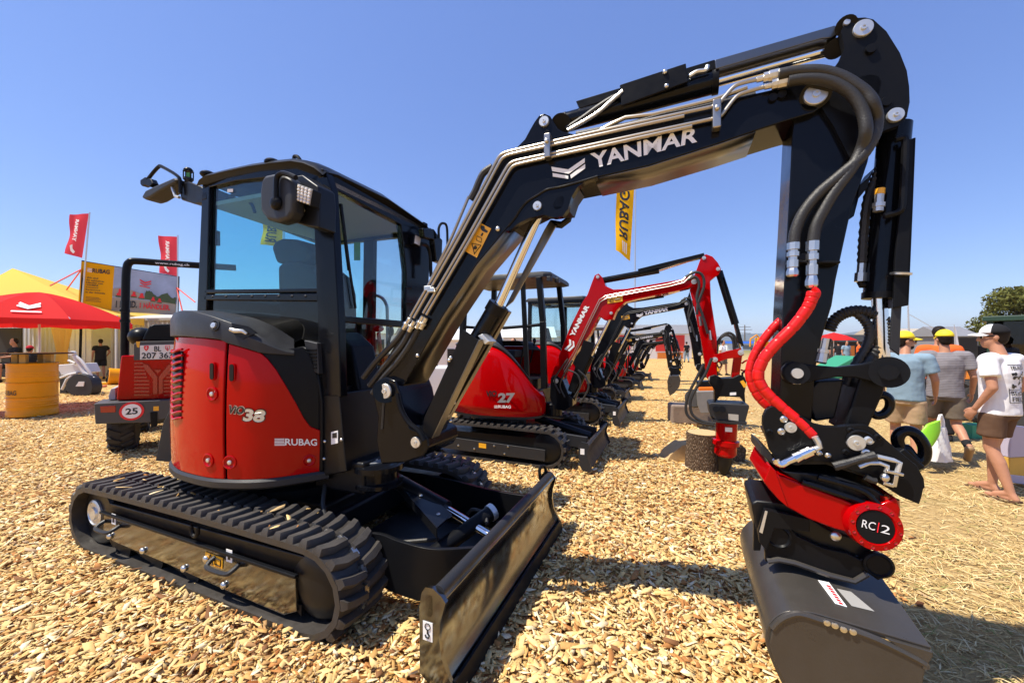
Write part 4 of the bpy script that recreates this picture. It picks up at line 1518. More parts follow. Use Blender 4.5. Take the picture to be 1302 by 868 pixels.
for u, v in ((546, 367), (550, 369)):
    MB().box(M.y(u, v, YB - 0.03), (0.05, 0.05, 0.03), rz=0).build('pipe_clamp', 'zinc', boom, 0.005)
# extra thin pipes at the foot of the boom and their fittings
for q in ([(519, 410), (540, 372), (575, 300), (596, 250)], [(529, 414), (548, 382), (572, 338), (585, 302)]):
    MB().tube([M.y(u, v, YB + 0.02) for u, v in q], 0.009, 8).build('hydraulic_pipe', 'pipe_steel', boom)
for u, v, du, dv in ((521, 405, -8, 13), (527, 408, -7, 13), (538, 402, -8, 15), (542, 404, -7, 14)):
    p, q = M.y(u, v, YB - 0.025), M.y(u + du, v + dv, YB - 0.02)
    MB().tube([p, p.lerp(q, 0.45), p.lerp(q, 0.46), p.lerp(q, 0.6), p.lerp(q, 0.61), q], [0.014, 0.014, 0.021, 0.021, 0.015, 0.015], 8).build('pipe_fitting', 'zinc', boom)
for q, r_ in (([(518, 412), (506, 430), (490, 447), (476, 462), (462, 480)], 0.02), ([(523, 418), (512, 438), (498, 455), (484, 472), (470, 490)], 0.02), ([(532, 418), (520, 440), (506, 460), (488, 480), (474, 500)], 0.02),
              ([(626, 212), (615, 220), (609, 231), (604, 243), (598, 254)], 0.02)):
    MB().tube(cr([M.y(u, v, YB - 0.0) for u, v in q], 5), r_, 8).build('hydraulic_hose', 'hose_rubber', boom)

# boom cylinder under the boom
bc = MB().cyl(M.y(535, 556, -0.2), M.y(633, 391, -0.2), 0.062, n=24).build('boom_cylinder', 'black_paint', EX)
MB().cyl(M.y(631, 394, -0.2), M.y(686, 270, -0.2), 0.028, n=20).build('cylinder_rod', 'chrome', bc)
MB().cyl(M.y(628, 398, -0.2), M.y(634.5, 387, -0.2), 0.066, n=24).build('cylinder_gland', 'black_satin', bc)
m = MB().prism(M.ys([(589, 419), (608, 432), (548, 557.5), (537.5, 551.5), (539, 531)], YB - 0.02), (0, 0.012, 0))
gp = m.build('guard_plate', 'black_satin', bc, 0.004)
m = MB().prism([M.y(608, 432, YB - 0.02), M.y(548, 557.5, YB - 0.02), M.y(548, 557.5, YB - 0.02) + V3(0, 0.075, 0), M.y(608, 432, YB - 0.02) + V3(0, 0.075, 0)], (0.012, 0, 0.004))
m.build('guard_front', 'warm_gloss', bc, 0.003)
m = MB().prism([M.y(647, 396, -0.1), M.y(640, 391, -0.1), M.y(546, 548, -0.1), M.y(553, 560, -0.1)], (0, 0.05, 0))
m.build('guard_bar', 'warm_gloss', bc, 0.003)
m = MB().prism(M.ys([(641, 392), (652, 383), (707, 287), (699, 280), (692, 292)], -0.12), (0, 0.015, 0))
m.build('rod_guard', 'warm_gloss', bc, 0.003)
for u, v in ((573, 455), (571, 458)):
    MB().ell(M.y(u, v, YB - 0.022), (0.013, 0.01, 0.013), 10, 6).build('bolt', 'zinc', bc)
for u, v in ((577, 512), (569, 528), (572, 535)):
    MB().ell(M.y(u, v, -0.14), (0.014, 0.012, 0.014), 10, 6).build('bolt', 'zinc', bc)
MB().prism(M.ys([(607, 427), (613, 424), (623, 434), (616, 438)], YB + 0.02), (0, 0.1, 0)).build('hose_clamp', 'pin_steel', bc, 0.005)

# arm cylinder on top of the boom
YC = YB + WB / 2
ac = MB().cyl(M.y(712, 158, YC - 0.0), M.y(911, 104.5, YC), 0.052, n=24).build('arm_cylinder', 'black_paint', EX)
MB().cyl(M.y(905, 106, YC), M.y(913, 104, YC), 0.057, n=24).build('cylinder_gland', 'black_satin', ac)
MB().cyl(M.y(716, 157, YC), M.y(721.5, 155.5, YC), 0.054, n=24).build('cylinder_band', 'dark_plastic', ac)
MB().cyl(M.y(911, 104.5, YC), M.y(1078, 58, YC), 0.024, n=20).build('cylinder_rod', 'chrome', ac)
MB().cyl(M.y(1062, 62, YC - 0.05), M.y(1062, 62, YC + 0.05), 0.04, n=20).build('rod_eye', 'black_satin', ac)
MB().cyl(M.y(713, 158, YC - 0.07), M.y(713, 158, YC + 0.07), 0.055, n=20).build('barrel_eye', 'black_satin', ac)
m = MB().prism(M.ys([(909, 76), (1062, 32), (1066, 43), (1058, 48), (1045, 49), (910, 88)], YC - 0.06), (0, 0.13, 0))
m.build('rod_guard', 'warm_gloss', ac, 0.004)
m = MB().prism(M.ys([(732, 128.5), (909, 75.5), (911, 87.5), (800, 118), (737, 138)], YC - 0.04), (0, 0.12, 0))
m.build('hose_tray', 'black_satin', ac, 0.004)
m = MB().prism(M.ys([(788, 108), (872, 80.5), (875, 103.8), (790, 134.5)], YC - 0.085), (0, 0.012, 0))
m.build('guard_plate', 'black_satin', ac, 0.003)
for u, v in ((845.5, 91.5), (847.5, 109.5)):
    MB().ell(M.y(u, v, YC - 0.088), (0.012, 0.01, 0.012), 10, 6).build('bolt', 'zinc', ac)
m = MB().tube(cr([M.y(u, v, YC - 0.06) for u, v in [(720, 164), (740, 151), (758, 138), (775, 127), (790, 120)]], 5), 0.014, 8)
m.build('hydraulic_hose', 'hose_rubber', ac)
m = MB().tube(cr([M.y(u, v, YC - 0.08) for u, v in [(722, 166), (745, 153), (762, 142), (778, 128), (792, 116)]], 5), 0.010, 8)
m.build('hydraulic_hose', 'pin_steel', ac)
m = MB().tube(cr([M.y(u, v, YC - 0.06) for u, v in [(876, 98), (886, 92), (897, 90), (900, 84)]], 4), 0.012, 8)
m.build('pipe_fitting', 'zinc', ac)
m = MB().tube([M.y(u, v, YB + 0.03) for u, v in [(760, 168), (778, 158), (795, 150), (830, 146), (905, 128), (930, 119), (950, 112)]], 0.011, 8)
m.build('hydraulic_pipe', 'pipe_steel', boom)
for u0, v0, u1, v1 in ((962, 101.5, 990, 95), (972, 110.5, 1002, 103.5)):
    p, q = M.y(u0, v0, YB - 0.025), M.y(u1, v1, YB - 0.03)
    MB().tube([p, p.lerp(q, 0.3), p.lerp(q, 0.31), p.lerp(q, 0.55), p.lerp(q, 0.56), q], [0.013, 0.013, 0.022, 0.022, 0.025, 0.025], 10).build('hose_fitting', 'zinc', boom)
m = MB().tube(cr([M.y(u, v, YB + 0.04) for u, v in [(733, 172), (760, 167), (800, 160), (840, 148), (880, 140), (960, 122)]], 5), 0.02, 8)
m.build('hydraulic_hose', 'hose_rubber', boom)

# ================================================================== dipper arm
YA, WA = -0.295, 0.19
armp = [(1008.6, 150), (1030, 112), (1055, 100), (1080, 120), (1094, 150), (1110, 175), (1104, 205), (1094, 235), (1083.6, 262), (1063, 356), (1058, 388), (1045, 430), (1037, 470), (1032, 540), (1014, 556), (996, 556),
        (990, 530), (991.6, 500), (995.5, 390), (1003, 260)]
arm = MB().prism(M.ys(armp, YA), (0, WA, 0)).build('dipper_arm', 'black_paint', EX, 0.006)
head = [(1069, 40), (1073, 33), (1081, 26), (1090, 23), (1100, 22.5), (1110.5, 25), (1127, 40), (1144, 67), (1153, 90), (1156, 110), (1156.7, 130), (1153, 149), (1144, 159), (1127, 165), (1112, 172), (1098, 200), (1080, 200), (1060, 160), (1040, 130), (1052, 100), (1060, 87), (1068, 76), (1074, 62)]
kh = [(1090, 100), (1096, 97), (1106, 95), (1117, 97), (1121, 105), (1118, 118), (1112, 128), (1100, 131), (1088, 128), (1074, 124), (1071, 114), (1078, 106)]
for y0 in (YA - 0.025, YA + WA - 0.01):
    hp = head[:12] + kh[4:] + kh[:5] + head[11:]
    hp = M.ys(hp, y0)
    MB().prism(hp, (0, 0.035, 0)).build('head_plate', 'black_satin', arm)
YH = YA - 0.028
disc(1097, 37, YH, 0.034, parent=arm)
disc(1138, 147, YH, 0.028, parent=arm)
disc(1107, 63, YH, 0.019, 'black_satin', 'grease_cap', arm, bolt=False)
disc(1126.5, 130, YH, 0.019, 'black_satin', 'grease_cap', arm, bolt=False)
MB().cyl(M.y(1076, 33, YH + 0.01), M.y(1076, 33, YA + WA), 0.038, n=20).build('guide_roller', 'black_satin', arm)
disc(1076, 30, YH + 0.008, 0.012, parent=arm, bolt=False)
MB().tube([M.y(u, v, YA - 0.003) for u, v in [(1052, 126), (1066, 138), (1082, 153), (1094, 163)]], 0.008, 6).build('weld_seam', 'black_paint', arm)
MB().prism(M.ys([(1093, 235), (1104, 226), (1112, 213), (1102, 240), (1092, 252), (1086, 275)], YA + 0.02), (0, 0.1, 0)).build('hose_guide', 'black_satin', arm, 0.005)
# big ribbed hoses over the arm joint
YHO = YB - 0.055
for q in ([(990, 95), (1005, 92), (1020, 90.5), (1038, 90), (1054, 92.5), (1072, 99), (1087, 108), (1101, 119), (1110.5, 133), (1114.5, 152), (1110.5, 174), (1094, 200.5), (1067, 224), (1040, 247), (1021, 271), (1012, 292), (1009, 311)],
          [(1002, 103.6), (1018, 101), (1037, 100.5), (1053, 103), (1067, 108.5), (1080, 117), (1090, 128.5), (1098, 145), (1101, 167), (1095, 190), (1082, 215), (1060, 245), (1045, 271), (1037, 288), (1033.5, 309)]):
    pts = cr([M.y(u, v, YHO + (0.03 if i > 8 else 0)) for i, (u, v) in enumerate(q)], 12)
    rr = [0.0232 if i % 2 else 0.0222 for i in range(len(pts))]
    MB().tube(pts, rr, 12).build('pressure_hose', 'hose_rubber', arm, angle=60)
for u, v0, v1 in ((1009, 309, 352), (1033.5, 307, 366)):
    p, q = M.y(u, v0, YHO + 0.03), M.y(u - 1.5, v1, YHO + 0.03)
    prof = [(0, .025), (.2, .025), (.21, .018), (.26, .018), (.27, .024), (.4, .024), (.41, .017), (.5, .017), (.51, .022), (.72, .022), (.73, .018), (.85, .024), (.95, .024), (1, .017)]
    MB().tube([p.lerp(q, t) for t, _ in prof], [r_ for _, r_ in prof], 8).build('hose_fitting', 'zinc', arm, angle=30)
m = MB().beam(M.y(1001, 334, YA - 0.03), M.y(1065, 335, YA - 0.03), 0.07, 0.012, up=(0, 0, 1))
m.box(M.y(1021, 327, YA - 0.045), (0.045, 0.03, 0.03))
m.build('hose_bracket', 'black_satin', arm, 0.004)

# red spiral-wrapped hoses
RH = ([(1034, 371), (1031, 382), (1025, 394), (1009, 415), (985, 439), (970, 458), (964, 478), (972, 496), (993, 517), (1018, 538), (1034, 554)],
      [(996, 405), (984, 416), (968, 436), (957, 456), (953, 477), (960, 498), (972, 513), (990, 527)])
for k, q in enumerate(RH):
    pts = cr([M.y(u, v, YA - 0.085 + 0.17 * k) for u, v in q], 16)
    rr = [(0.0232 if i % 10 else 0.0208) - 0.004 * k for i in range(len(pts))]
    MB().tube(pts, rr, 14).build('wrapped_hose', 'red_hose', arm, angle=70)
MB().tube(cr([M.y(u, v, YA - 0.085) for u, v in [(1034, 366), (1040, 372), (1036, 380), (1030, 376)]], 5), 0.011, 8).build('hose_wrap_end', 'red_hose', arm)

# bucket cylinder at the back of the arm
YK = YA + WA / 2
bk = MB().cyl(M.y(1138, 160, YK), M.y(1118, 378, YK), 0.056, n=24).build('bucket_cylinder', 'black_paint', EX)
MB().cyl(M.y(1118.5, 372, YK), M.y(1118, 380, YK), 0.06, n=24).build('cylinder_gland', 'black_satin', bk)
MB().cyl(M.y(1118, 378, YK), M.y(1122, 470, YK), 0.027, n=20).build('cylinder_rod', 'chrome', bk)
m = MB().prism(M.ys([(1148, 184), (1154, 178), (1165, 174), (1162, 250), (1156, 388), (1136, 392), (1138, 330), (1146, 250)], YK - 0.09), (0, 0.015, 0))
m.build('guard_plate', 'black_satin', bk, 0.004)
m = MB().prism(M.ys([(1160, 176), (1165, 174), (1156, 388), (1151, 389)], YK - 0.09), (0, 0.18, 0))
m.build('guard_back', 'black_satin', bk, 0.004)
m = MB().prism(M.ys([(1135, 385), (1147, 384), (1144, 452), (1132, 443)], YK - 0.075), (0, 0.012, 0))
m.build('rod_guard', 'dark_plastic', bk, 0.003)
MB().lathe(M.y(1145, 351, YK - 0.09), (0.1, -0.15, 1), [(0.015, 0), (0.034, 0.006), (0.034, 0.014), (0.015, 0.018)], 16).build('guide_disc', 'zinc', bk)
m = MB().tube(cr([M.y(u, v, YK - 0.10) for u, v in [(1138, 178), (1146, 176), (1151, 181), (1149, 230), (1147, 262), (1141, 270), (1124, 275)]], 5), 0.013, 8)
m.build('hydraulic_pipe', 'black_satin', bk)
p, q = M.y(1119, 240, YK - 0.075), M.y(1116, 276, YK - 0.075)
MB().cyl(p, p.lerp(q, 0.2), 0.017, n=10).build('fitting_cap', 'sticker_yellow', bk)
MB().tube([p.lerp(q, .2), p.lerp(q, .5), p.lerp(q, .51), p.lerp(q, .65), p.lerp(q, .66), p.lerp(q, .8)], [.016, .016, .022, .022, .018, .018], 8).build('hose_fitting', 'pin_steel', bk)
pts = cr([M.y(u, v, YK) for u, v in [(1120, 180), (1122, 200), (1114, 225), (1103, 255), (1098, 300), (1096, 335)]], 8)
MB().tube(pts, [0.02 if i % 2 else 0.016 for i in range(len(pts))], 8).build('hydraulic_hose', 'hose_rubber', bk)
p, q = M.y(1096, 335, YK), M.y(1094, 358, YK)
MB().tube([p, p.lerp(q, .5), p.lerp(q, .52), q], [.017, .017, .023, .023], 8).build('hose_fitting', 'zinc', bk)
MB().tube([q, M.y(1095, 362, YK), M.y(1106, 362, YK)], 0.015, 8).build('hose_elbow', 'black_satin', bk)

# bucket link
YL = YA - 0.04
lk = [(994, 476), (995, 468), (1000, 462), (1008, 459.5), (1017, 461), (1032, 464), (1065, 466.5), (1095, 463), (1113, 459), (1124, 458), (1134, 457.5), (1143, 456), (1150, 461), (1149, 469), (1144, 476), (1136, 483), (1122, 485), (1104, 484), (1088, 480), (1065, 479), (1037, 484), (1019, 488), (1005, 488), (997, 483)]
for y0 in (YL, YA + WA + 0.005):
    MB().prism(M.ys(lk, y0), (0, 0.035, 0)).build('bucket_link', 'black_satin', arm, 0.006)
MB().cyl(M.y(1013.6, 474.5, YL), M.y(1013.6, 474.5, YL - 0.03), 0.046, n=26).build('pin_boss', 'black_satin', arm)
disc(1013.6, 474.5, YL - 0.03, 0.022, parent=arm, bolt=False)
MB().box(M.y(1013, 485.5, YL - 0.012), (0.028, 0.012, 0.02)).build('locking_bolt', 'zinc', arm, 0.003)
MB().cyl(M.y(1130, 473, YL), M.y(1130, 473, YL - 0.022), 0.062, n=26).build('pin_boss', 'black_satin', arm)
MB().cyl(M.y(1130, 473, YL - 0.022), M.y(1130, 473, YL - 0.05), 0.032, n=8).build('pin_nut', 'black_satin', arm)
disc(1141, 460.5, YL - 0.002, 0.013, parent=arm, bolt=False)
MB().prism(M.ys([(1094, 478), (1128, 482), (1124, 500), (1103, 548), (1072, 548)], YA + 0.0), (0, WA, 0)).build('rear_link', 'black_satin', arm, 0.01)
MB().prism(M.ys([(1040, 484), (1074, 482), (1062, 532), (1036, 536), (1024, 500)], YA + 0.03), (0, 0.1, 0)).build('link_web', 'black_deep', arm, 0.01)
MB().tube(cr([M.y(u, v, YA + 0.03) for u, v in [(1106, 523), (1114, 528), (1124, 526), (1131, 518), (1131, 508), (1124, 502), (1116, 503)]], 5), 0.017, 10).build('lifting_ring', 'black_paint', arm)
for q, r_ in (([(1054, 420), (1060, 408), (1072, 399), (1088, 395), (1105, 397), (1120, 404), (1129, 417), (1128, 432), (1116, 445), (1103, 462), (1092, 490), (1080, 520), (1070, 540)], 0.026),
              ([(1088, 397), (1100, 408), (1106, 422), (1102, 440), (1090, 460), (1076, 490)], 0.02), ([(1052, 430), (1048, 447), (1044, 462)], 0.02)):
    pts = cr([M.y(u, v, YK) for u, v in q], 7)
    MB().tube(pts, [r_ if i % 2 else r_ * 0.82 for i in range(len(pts))], 10).build('hydraulic_hose', 'hose_rubber', arm, angle=50)
p, q = M.y(1050, 430, YA - 0.01), M.y(1044, 460, YA - 0.01)
MB().tube([p, p.lerp(q, .45), p.lerp(q, .46), p.lerp(q, .6), p.lerp(q, .61), q], [.014, .014, .021, .021, .017, .02], 8).build('hose_fitting', 'pin_steel', arm)

# ================================================================== tilting quick coupler
YP = YA - 0.10
plate = [(970, 540), (970.5, 530), (974, 522), (979, 517.5), (986.5, 516), (1000, 520.6), (1021, 530), (1037, 539), (1050, 542), (1065, 542.5), (1085, 540.5), (1101.6, 540), (1110, 544), (1120, 553), (1138.5, 569), (1166, 592),
         (1175, 608), (1176.5, 620), (1174.5, 621), (1172, 632), (1169, 641), (1145, 631), (1125, 618), (1106, 606), (1080, 597), (1055.5, 588), (1036, 586), (1014, 592), (991, 587), (979.5, 573.6)]
for y0 in (YP, YA + WA + 0.03):
    cp = MB().prism(M.ys(plate, y0), (0, 0.035, 0)).build('coupler_plate', 'black_satin', EX, 0.006)
    if y0 == YP:
        coupler = cp
m = MB().prism(M.ys([(985, 560), (1010, 552), (1060, 560), (1110, 565), (1150, 600), (1160, 630), (1140, 625), (1100, 606), (1050, 590), (1000, 590)], YP + 0.03), (0, 0.33, 0))
m.build('coupler_core', 'black_deep', EX)
m = MB().prism(M.ys([(968, 566), (979, 574), (988, 586), (984, 592), (968, 578)], YP + 0.04), (0, 0.26, 0))
m.build('coupler_lip', 'dark_plastic', EX, 0.005)
for u, v, r_ in ((1088, 562.5, 0.031), (1005, 543, 0.022)):
    disc(u, v, YP - 0.002, r_, parent=coupler, bolt=True)
for u, v, r_, mt in ((1104, 559, 0.017, 'pin_steel'), (1100, 575, 0.015, 'pin_steel'), (996, 532.5, 0.014, 'zinc'), (993, 548, 0.014, 'zinc'), (1041, 575.5, 0.011, 'zinc'), (1052, 578.5, 0.011, 'zinc'),
                     (978, 548.5, 0.013, 'black_satin'), (1081, 546.5, 0.013, 'black_satin'), (1074.5, 574, 0.013, 'black_satin'), (1115, 555, 0.013, 'black_satin')):
    MB().lathe(M.y(u, v, YP + 0.003), (0, -1, 0), [(r_, 0), (r_, 0.008), (r_ * 0.55, 0.012), (r_ * 0.5, 0.007)], 16).build('bolt', mt, coupler)
MB().tube(cr([M.y(u, v, YP - 0.004) for u, v in [(1079, 566), (1078, 556), (1084, 549), (1095, 548), (1105, 552), (1112, 560)]], 5), 0.006, 6).build('coupler_rib', 'black_satin', coupler)
# chrome swivel, elbows and small hoses on the coupler
m = MB().tube([M.y(u, v, YP - 0.035) for u, v in [(1036, 555), (1040, 562), (1042, 568), (1036, 571)]], 0.012, 10)
m.build('hose_elbow', 'pin_steel', coupler)
p, q = M.y(1035, 571, YP - 0.035), M.y(1000, 587, YP - 0.035)
MB().tube([p, p.lerp(q, .1), p.lerp(q, .11), p.lerp(q, .45), p.lerp(q, .46), p.lerp(q, .7), p.lerp(q, .71), q], [.015, .015, .023, .023, .02, .024, .017, .015], 14).build('swivel_joint', 'chrome', coupler)
MB().tube(cr([M.y(u, v, YP - 0.035) for u, v in [(1002, 586), (994, 590), (989, 588), (986, 583)]], 4), 0.015, 10).build('hose_elbow', 'chrome', coupler)
m = MB().tube(cr([M.y(u, v, YP - 0.03) for u, v in [(1060, 593), (1075, 589), (1095, 583), (1113, 579)]], 4), [0.017] * 5 + [0.014] * 4 + [0.018] * 4, 10)
m.build('hydraulic_hose', 'hose_rubber', coupler)
m = MB().tube([M.y(u, v, YP - 0.03) for u, v in [(1115, 580), (1136, 585), (1144, 588), (1140, 603)]], 0.009, 8)
m.build('hydraulic_pipe', 'pin_steel', coupler)
m = MB().tube([M.y(u, v, YP - 0.025) for u, v in [(1092, 593), (1105, 588), (1118, 588), (1128, 592), (1127, 600)]], 0.009, 8)
m.build('hydraulic_pipe', 'pin_steel', coupler)
m = MB().beam(M.y(1126, 598, YP - 0.03), M.y(1148, 603, YP - 0.03), 0.02, 0.012)
m.beam(M.y(1139, 603, YP - 0.03), M.y(1136, 618, YP - 0.03), 0.018, 0.014).beam(M.y(1136, 617, YP - 0.03), M.y(1122, 613, YP - 0.03), 0.018, 0.014)
m.build('pipe_block', 'zinc', coupler, 0.003)
m = MB().tube([M.y(u, v, YP - 0.02) for u, v in [(1100, 606), (1108, 610), (1114, 611)]], 0.013, 8)
m.build('hydraulic_hose', 'hose_rubber', coupler)
MB().ell(M.y(1125, 607, YP - 0.035), (0.015, 0.015, 0.018), 10, 6).build('pipe_nut', 'zinc', coupler)
MB().tube(cr([M.y(u, v, YK - 0.03) for u, v in [(1146, 572), (1141, 559), (1145, 550), (1155, 547.5), (1166, 553), (1175, 567), (1175, 580), (1169, 587), (1160, 581), (1151, 570)]], 5, True), 0.022, 12, closed=True).build('lifting_hook', 'black_paint', coupler)
MB().beam(M.y(1141, 570, YK - 0.06), M.y(1168, 594, YK - 0.06), 0.06, 0.03).build('hook_mount', 'black_satin', coupler, 0.008)
# red rotor housing
YR = YP - 0.02
redp = [(979.5, 591), (974, 603), (970.7, 612), (978, 622), (990, 635), (1003.6, 646), (1029, 660), (1062, 672.6), (1087, 679), (1110, 684), (1135, 680), (1141, 668), (1146, 648), (1140, 632), (1122, 640), (1097, 646), (1072, 634.6), (1046, 625), (1021, 616), (1000, 607), (990, 604)]
rot = MB().prism(M.ys(redp, YR), (0, 0.36, 0)).build('rotor_housing', 'red_paint', EX, 0.008)
m = MB().prism(M.ys([(979.5, 591), (986, 598), (1003, 646), (990, 635), (971, 612)], YR - 0.012), (0, 0.012, 0))
m.build('rotor_flange', 'red_paint', rot, 0.004)
m = MB().prism(M.ys([(992, 598), (1020, 600), (1065, 606), (1110, 620), (1130, 632), (1122, 642), (1097, 648), (1072, 636), (1021, 618)], YR + 0.03), (0, 0.3, 0))
m.build('tilt_motor', 'black_deep', rot, 0.01)
for q in ([(1020, 612), (1050, 622), (1085, 634), (1108, 645)], [(1040, 606), (1070, 614), (1100, 625), (1117, 642)]):
    MB().tube(cr([M.y(u, v, YR - 0.0) for u, v in q], 5), 0.013, 8).build('hydraulic_hose', 'black_paint', rot)
for u, v, r_ in ((1127, 630, .02), (1136, 634, .018)):
    MB().cyl(M.y(u, v, YR + 0.03), M.y(u + 1, v + 20, YR + 0.03), r_, n=12).build('tilt_bolt', 'tail_red', rot)
dc = M.y(1109.5, 667.5, YR - 0.01)
DN = V3(0.12, -1, 0.10).normalized()
fl = MB().lathe(dc - DN * 0.05, DN, [(0.088, 0), (0.09, 0.05), (0.088, 0.07), (0.066, 0.073), (0.062, 0.066), (0.0005, 0.066)], 40).build('rotor_flange', 'red_paint', rot)
MB().lathe(dc + DN * 0.013, DN, [(0.062, 0), (0.061, 0.006), (0.0005, 0.0065)], 36).build('flange_cap', 'black_satin', fl)
ex_ = DN.cross(V3(0, 0, 1)).normalized() * -1
ey_ = ex_.cross(DN) * -1
if ey_.z < 0:
    ey_ = -ey_
if ex_.x < 0:
    ex_ = -ex_
ex_ = (ex_ * math.cos(R(-11)) + ey_ * math.sin(R(-11)))
ey_ = V3(0, 0, 1) - DN * DN.z - ex_ * ex_.z
ey_ = (V3(0, 0, 1) - DN * DN.z).normalized()
ey_ = (ey_ - ex_ * ey_.dot(ex_)).normalized()
for k in range(12):
    a = math.pi * 2 * k / 12
    MB().lathe(dc + DN * 0.019 + (ex_ * math.cos(a) + ey_ * math.sin(a)) * 0.077, DN, [(0.0075, 0), (0.006, 0.006), (0.003, 0.004)], 8).build('flange_bolt', 'tail_red', fl)
o_ = dc + DN * 0.0215


def on_disc(a, b):
    return o_ + ex_ * a + ey_ * b


text_quad('RC', on_disc(-0.045, -0.014), on_disc(-0.002, -0.014), on_disc(-0.045, 0.016), 'white_print', fl, 0.0)
text_quad('2', on_disc(0.016, -0.014), on_disc(0.045, -0.014), on_disc(0.016, 0.016), 'white_print', fl, 0.0)
MB().beam(on_disc(0.007, -0.018), on_disc(0.007, 0.02), 0.003, 0.001).build('logo_bar', 'red_print', fl)

# ================================================================== bucket
TILT = 0.14


def bk_pt(x, z, y):
    return V3(x, y, z + (y + 0.58) * TILT)


YB0, YB1 = -0.58, 0.07
shellp = [(3.765, 0.548), (3.72, 0.552), (3.62, 0.562), (3.50, 0.573), (3.42, 0.578), (3.36, 0.565), (3.32, 0.535), (3.295, 0.49), (3.29, 0.44), (3.305, 0.38), (3.345, 0.29), (3.40, 0.19), (3.47, 0.09), (3.53, 0.03)]
rows_ = []
for k in range(7):
    y = YB0 + (YB1 - YB0) * k / 6
    rows_.append(cr([bk_pt(x, z, y) for x, z in shellp], 4))
bucket = MB().grid(rows_).build('bucket', 'bucket_grey', EX, solid=0.022, bevel=0.004, angle=50)
sidep = [(3.30, 0.5), (3.325, 0.538), (3.36, 0.568), (3.393, 0.58), (3.45, 0.574), (3.5, 0.57), (3.62, 0.548), (3.733, 0.508), (3.747, 0.49), (3.73, 0.36), (3.66, 0.12), (3.60, 0.03), (3.53, 0.03), (3.47, 0.09), (3.40, 0.19), (3.345, 0.29), (3.305, 0.38), (3.29, 0.44)]
for y0 in (YB0 - 0.012, YB1 - 0.012):
    MB().prism([bk_pt(x, z, y0) for x, z in sidep], (0, 0.024, 0.024 * TILT)).build('bucket_side', 'bucket_grey', bucket, 0.005)
MB().tube(cr([bk_pt(x, z, YB0 - 0.008) for x, z in sidep[:9]], 4), 0.012, 8).build('edge_bead', 'bucket_grey', bucket)
m = MB().prism([bk_pt(x, z, YB0 - 0.012) for x, z in [(3.64, 0.562), (3.765, 0.55), (3.765, 0.535), (3.745, 0.485), (3.733, 0.50)]], (0, 0.02, 0))
m.build('corner_gusset', 'bucket_grey', bucket, 0.003)
for u, v in ((1051, 790.5), (1061, 794), (1072, 799), (1084, 802)):
    MB().lathe(M.y(u, v, YB0 - 0.016), (0, -1, 0), [(0.011, 0), (0.011, 0.006), (0.004, 0.008)], 10).build('bolt', 'zinc', bucket)
m = MB().prism([bk_pt(3.50, 0.06, YB0), bk_pt(3.53, 0.0, YB0), bk_pt(3.60, -0.02, YB0), bk_pt(3.55, 0.05, YB0)], (0, YB1 - YB0, (YB1 - YB0) * TILT))
m.build('cutting_edge', 'bucket_grey', bucket, 0.003)


def on_bucket(u, v, lift=0.013):                  # sight line meets the sloping back of the bucket
    A = bk_pt(3.72, 0.552, YB0)
    B = bk_pt(3.50, 0.573, YB0)
    D = bk_pt(3.72, 0.552, YB1)
    nrm = (B - A).cross(D - A).normalized()
    if nrm.z < 0:
        nrm = -nrm
    p1, p2 = M.y(u, v, -0.5), M.y(u, v, 0.0)
    d = p2 - p1
    t = (A + nrm * lift - p1).dot(nrm) / d.dot(nrm)
    return p1 + d * t


q = [on_bucket(u, v) for u, v in [(1040, 737.5), (1054, 740.5), (1077, 771.5), (1062, 767)]]
sk = MB().prism(q, (0, 0, 0.002)).build('bucket_label', 'white_print', bucket)
for k in range(7):                                # the small print on the label is too worn to read: short red strokes
    t0, t1 = k / 7 + 0.02, k / 7 + 0.10
    e0, e1 = on_bucket(1050, 742.5, 0.0165), on_bucket(1068, 768, 0.0165)
    f0, f1 = on_bucket(1055.5, 744, 0.0165), on_bucket(1073, 769.3, 0.0165)
    MB().prism([e0.lerp(e1, t0), e0.lerp(e1, t1), f0.lerp(f1, t1), f0.lerp(f1, t0)], (0, 0, 0.001)).build('worn_print', 'red_print', sk)
q = [on_bucket(u, v) for u, v in [(1064, 748), (1082, 752), (1112, 777), (1083, 770)]]
MB().prism(q, (0, 0, 0.001)).build('type_plate', 'beige_lining', bucket)
# ears that carry the bucket
ear = [(973, 714), (973, 677), (977, 666), (988.6, 660.5), (1003, 668.6), (1014, 681), (1046, 696), (1077, 703), (1094, 711), (1103, 706), (1117, 702.5), (1126, 708), (1130.5, 717), (1128.6, 731), (1117, 738), (1103, 728), (1086, 739), (1057, 732), (1006, 716)]
YE = YA - 0.07
for y0 in (YE, YE + 0.26):
    pp = M.ys(ear, y0) if y0 == YE else [p + V3(0, 0.26, 0.26 * TILT) for p in M.ys(ear, YE)]
    e_ = MB().prism(pp, (0, 0.03, 0)).build('bucket_ear', 'black_satin', bucket, 0.005)
for u, v in ((989, 681), (1116, 717)):
    MB().lathe(M.y(u, v, YE + 0.002), (0, -1, 0), [(0.05, 0), (0.05, 0.012), (0.042, 0.016), (0.036, 0.008)], 24).build('pin_boss', 'black_satin', bucket)
MB().tube([M.y(u, v, YE - 0.004) for u, v in [(976, 713), (990, 711), (1010, 715), (1056, 731), (1086, 738.5), (1103, 729)]], 0.012, 8).build('weld_seam', 'bucket_grey', bucket)
m = MB().prism(M.ys([(955, 640), (962, 636), (1000, 640), (1060, 676), (1110, 690), (1108, 712), (1060, 700), (1000, 690), (965, 690)], YE + 0.03), (0, 0.22, 0.22 * TILT))
m.build('adaptor_block', 'black_deep', bucket, 0.01)
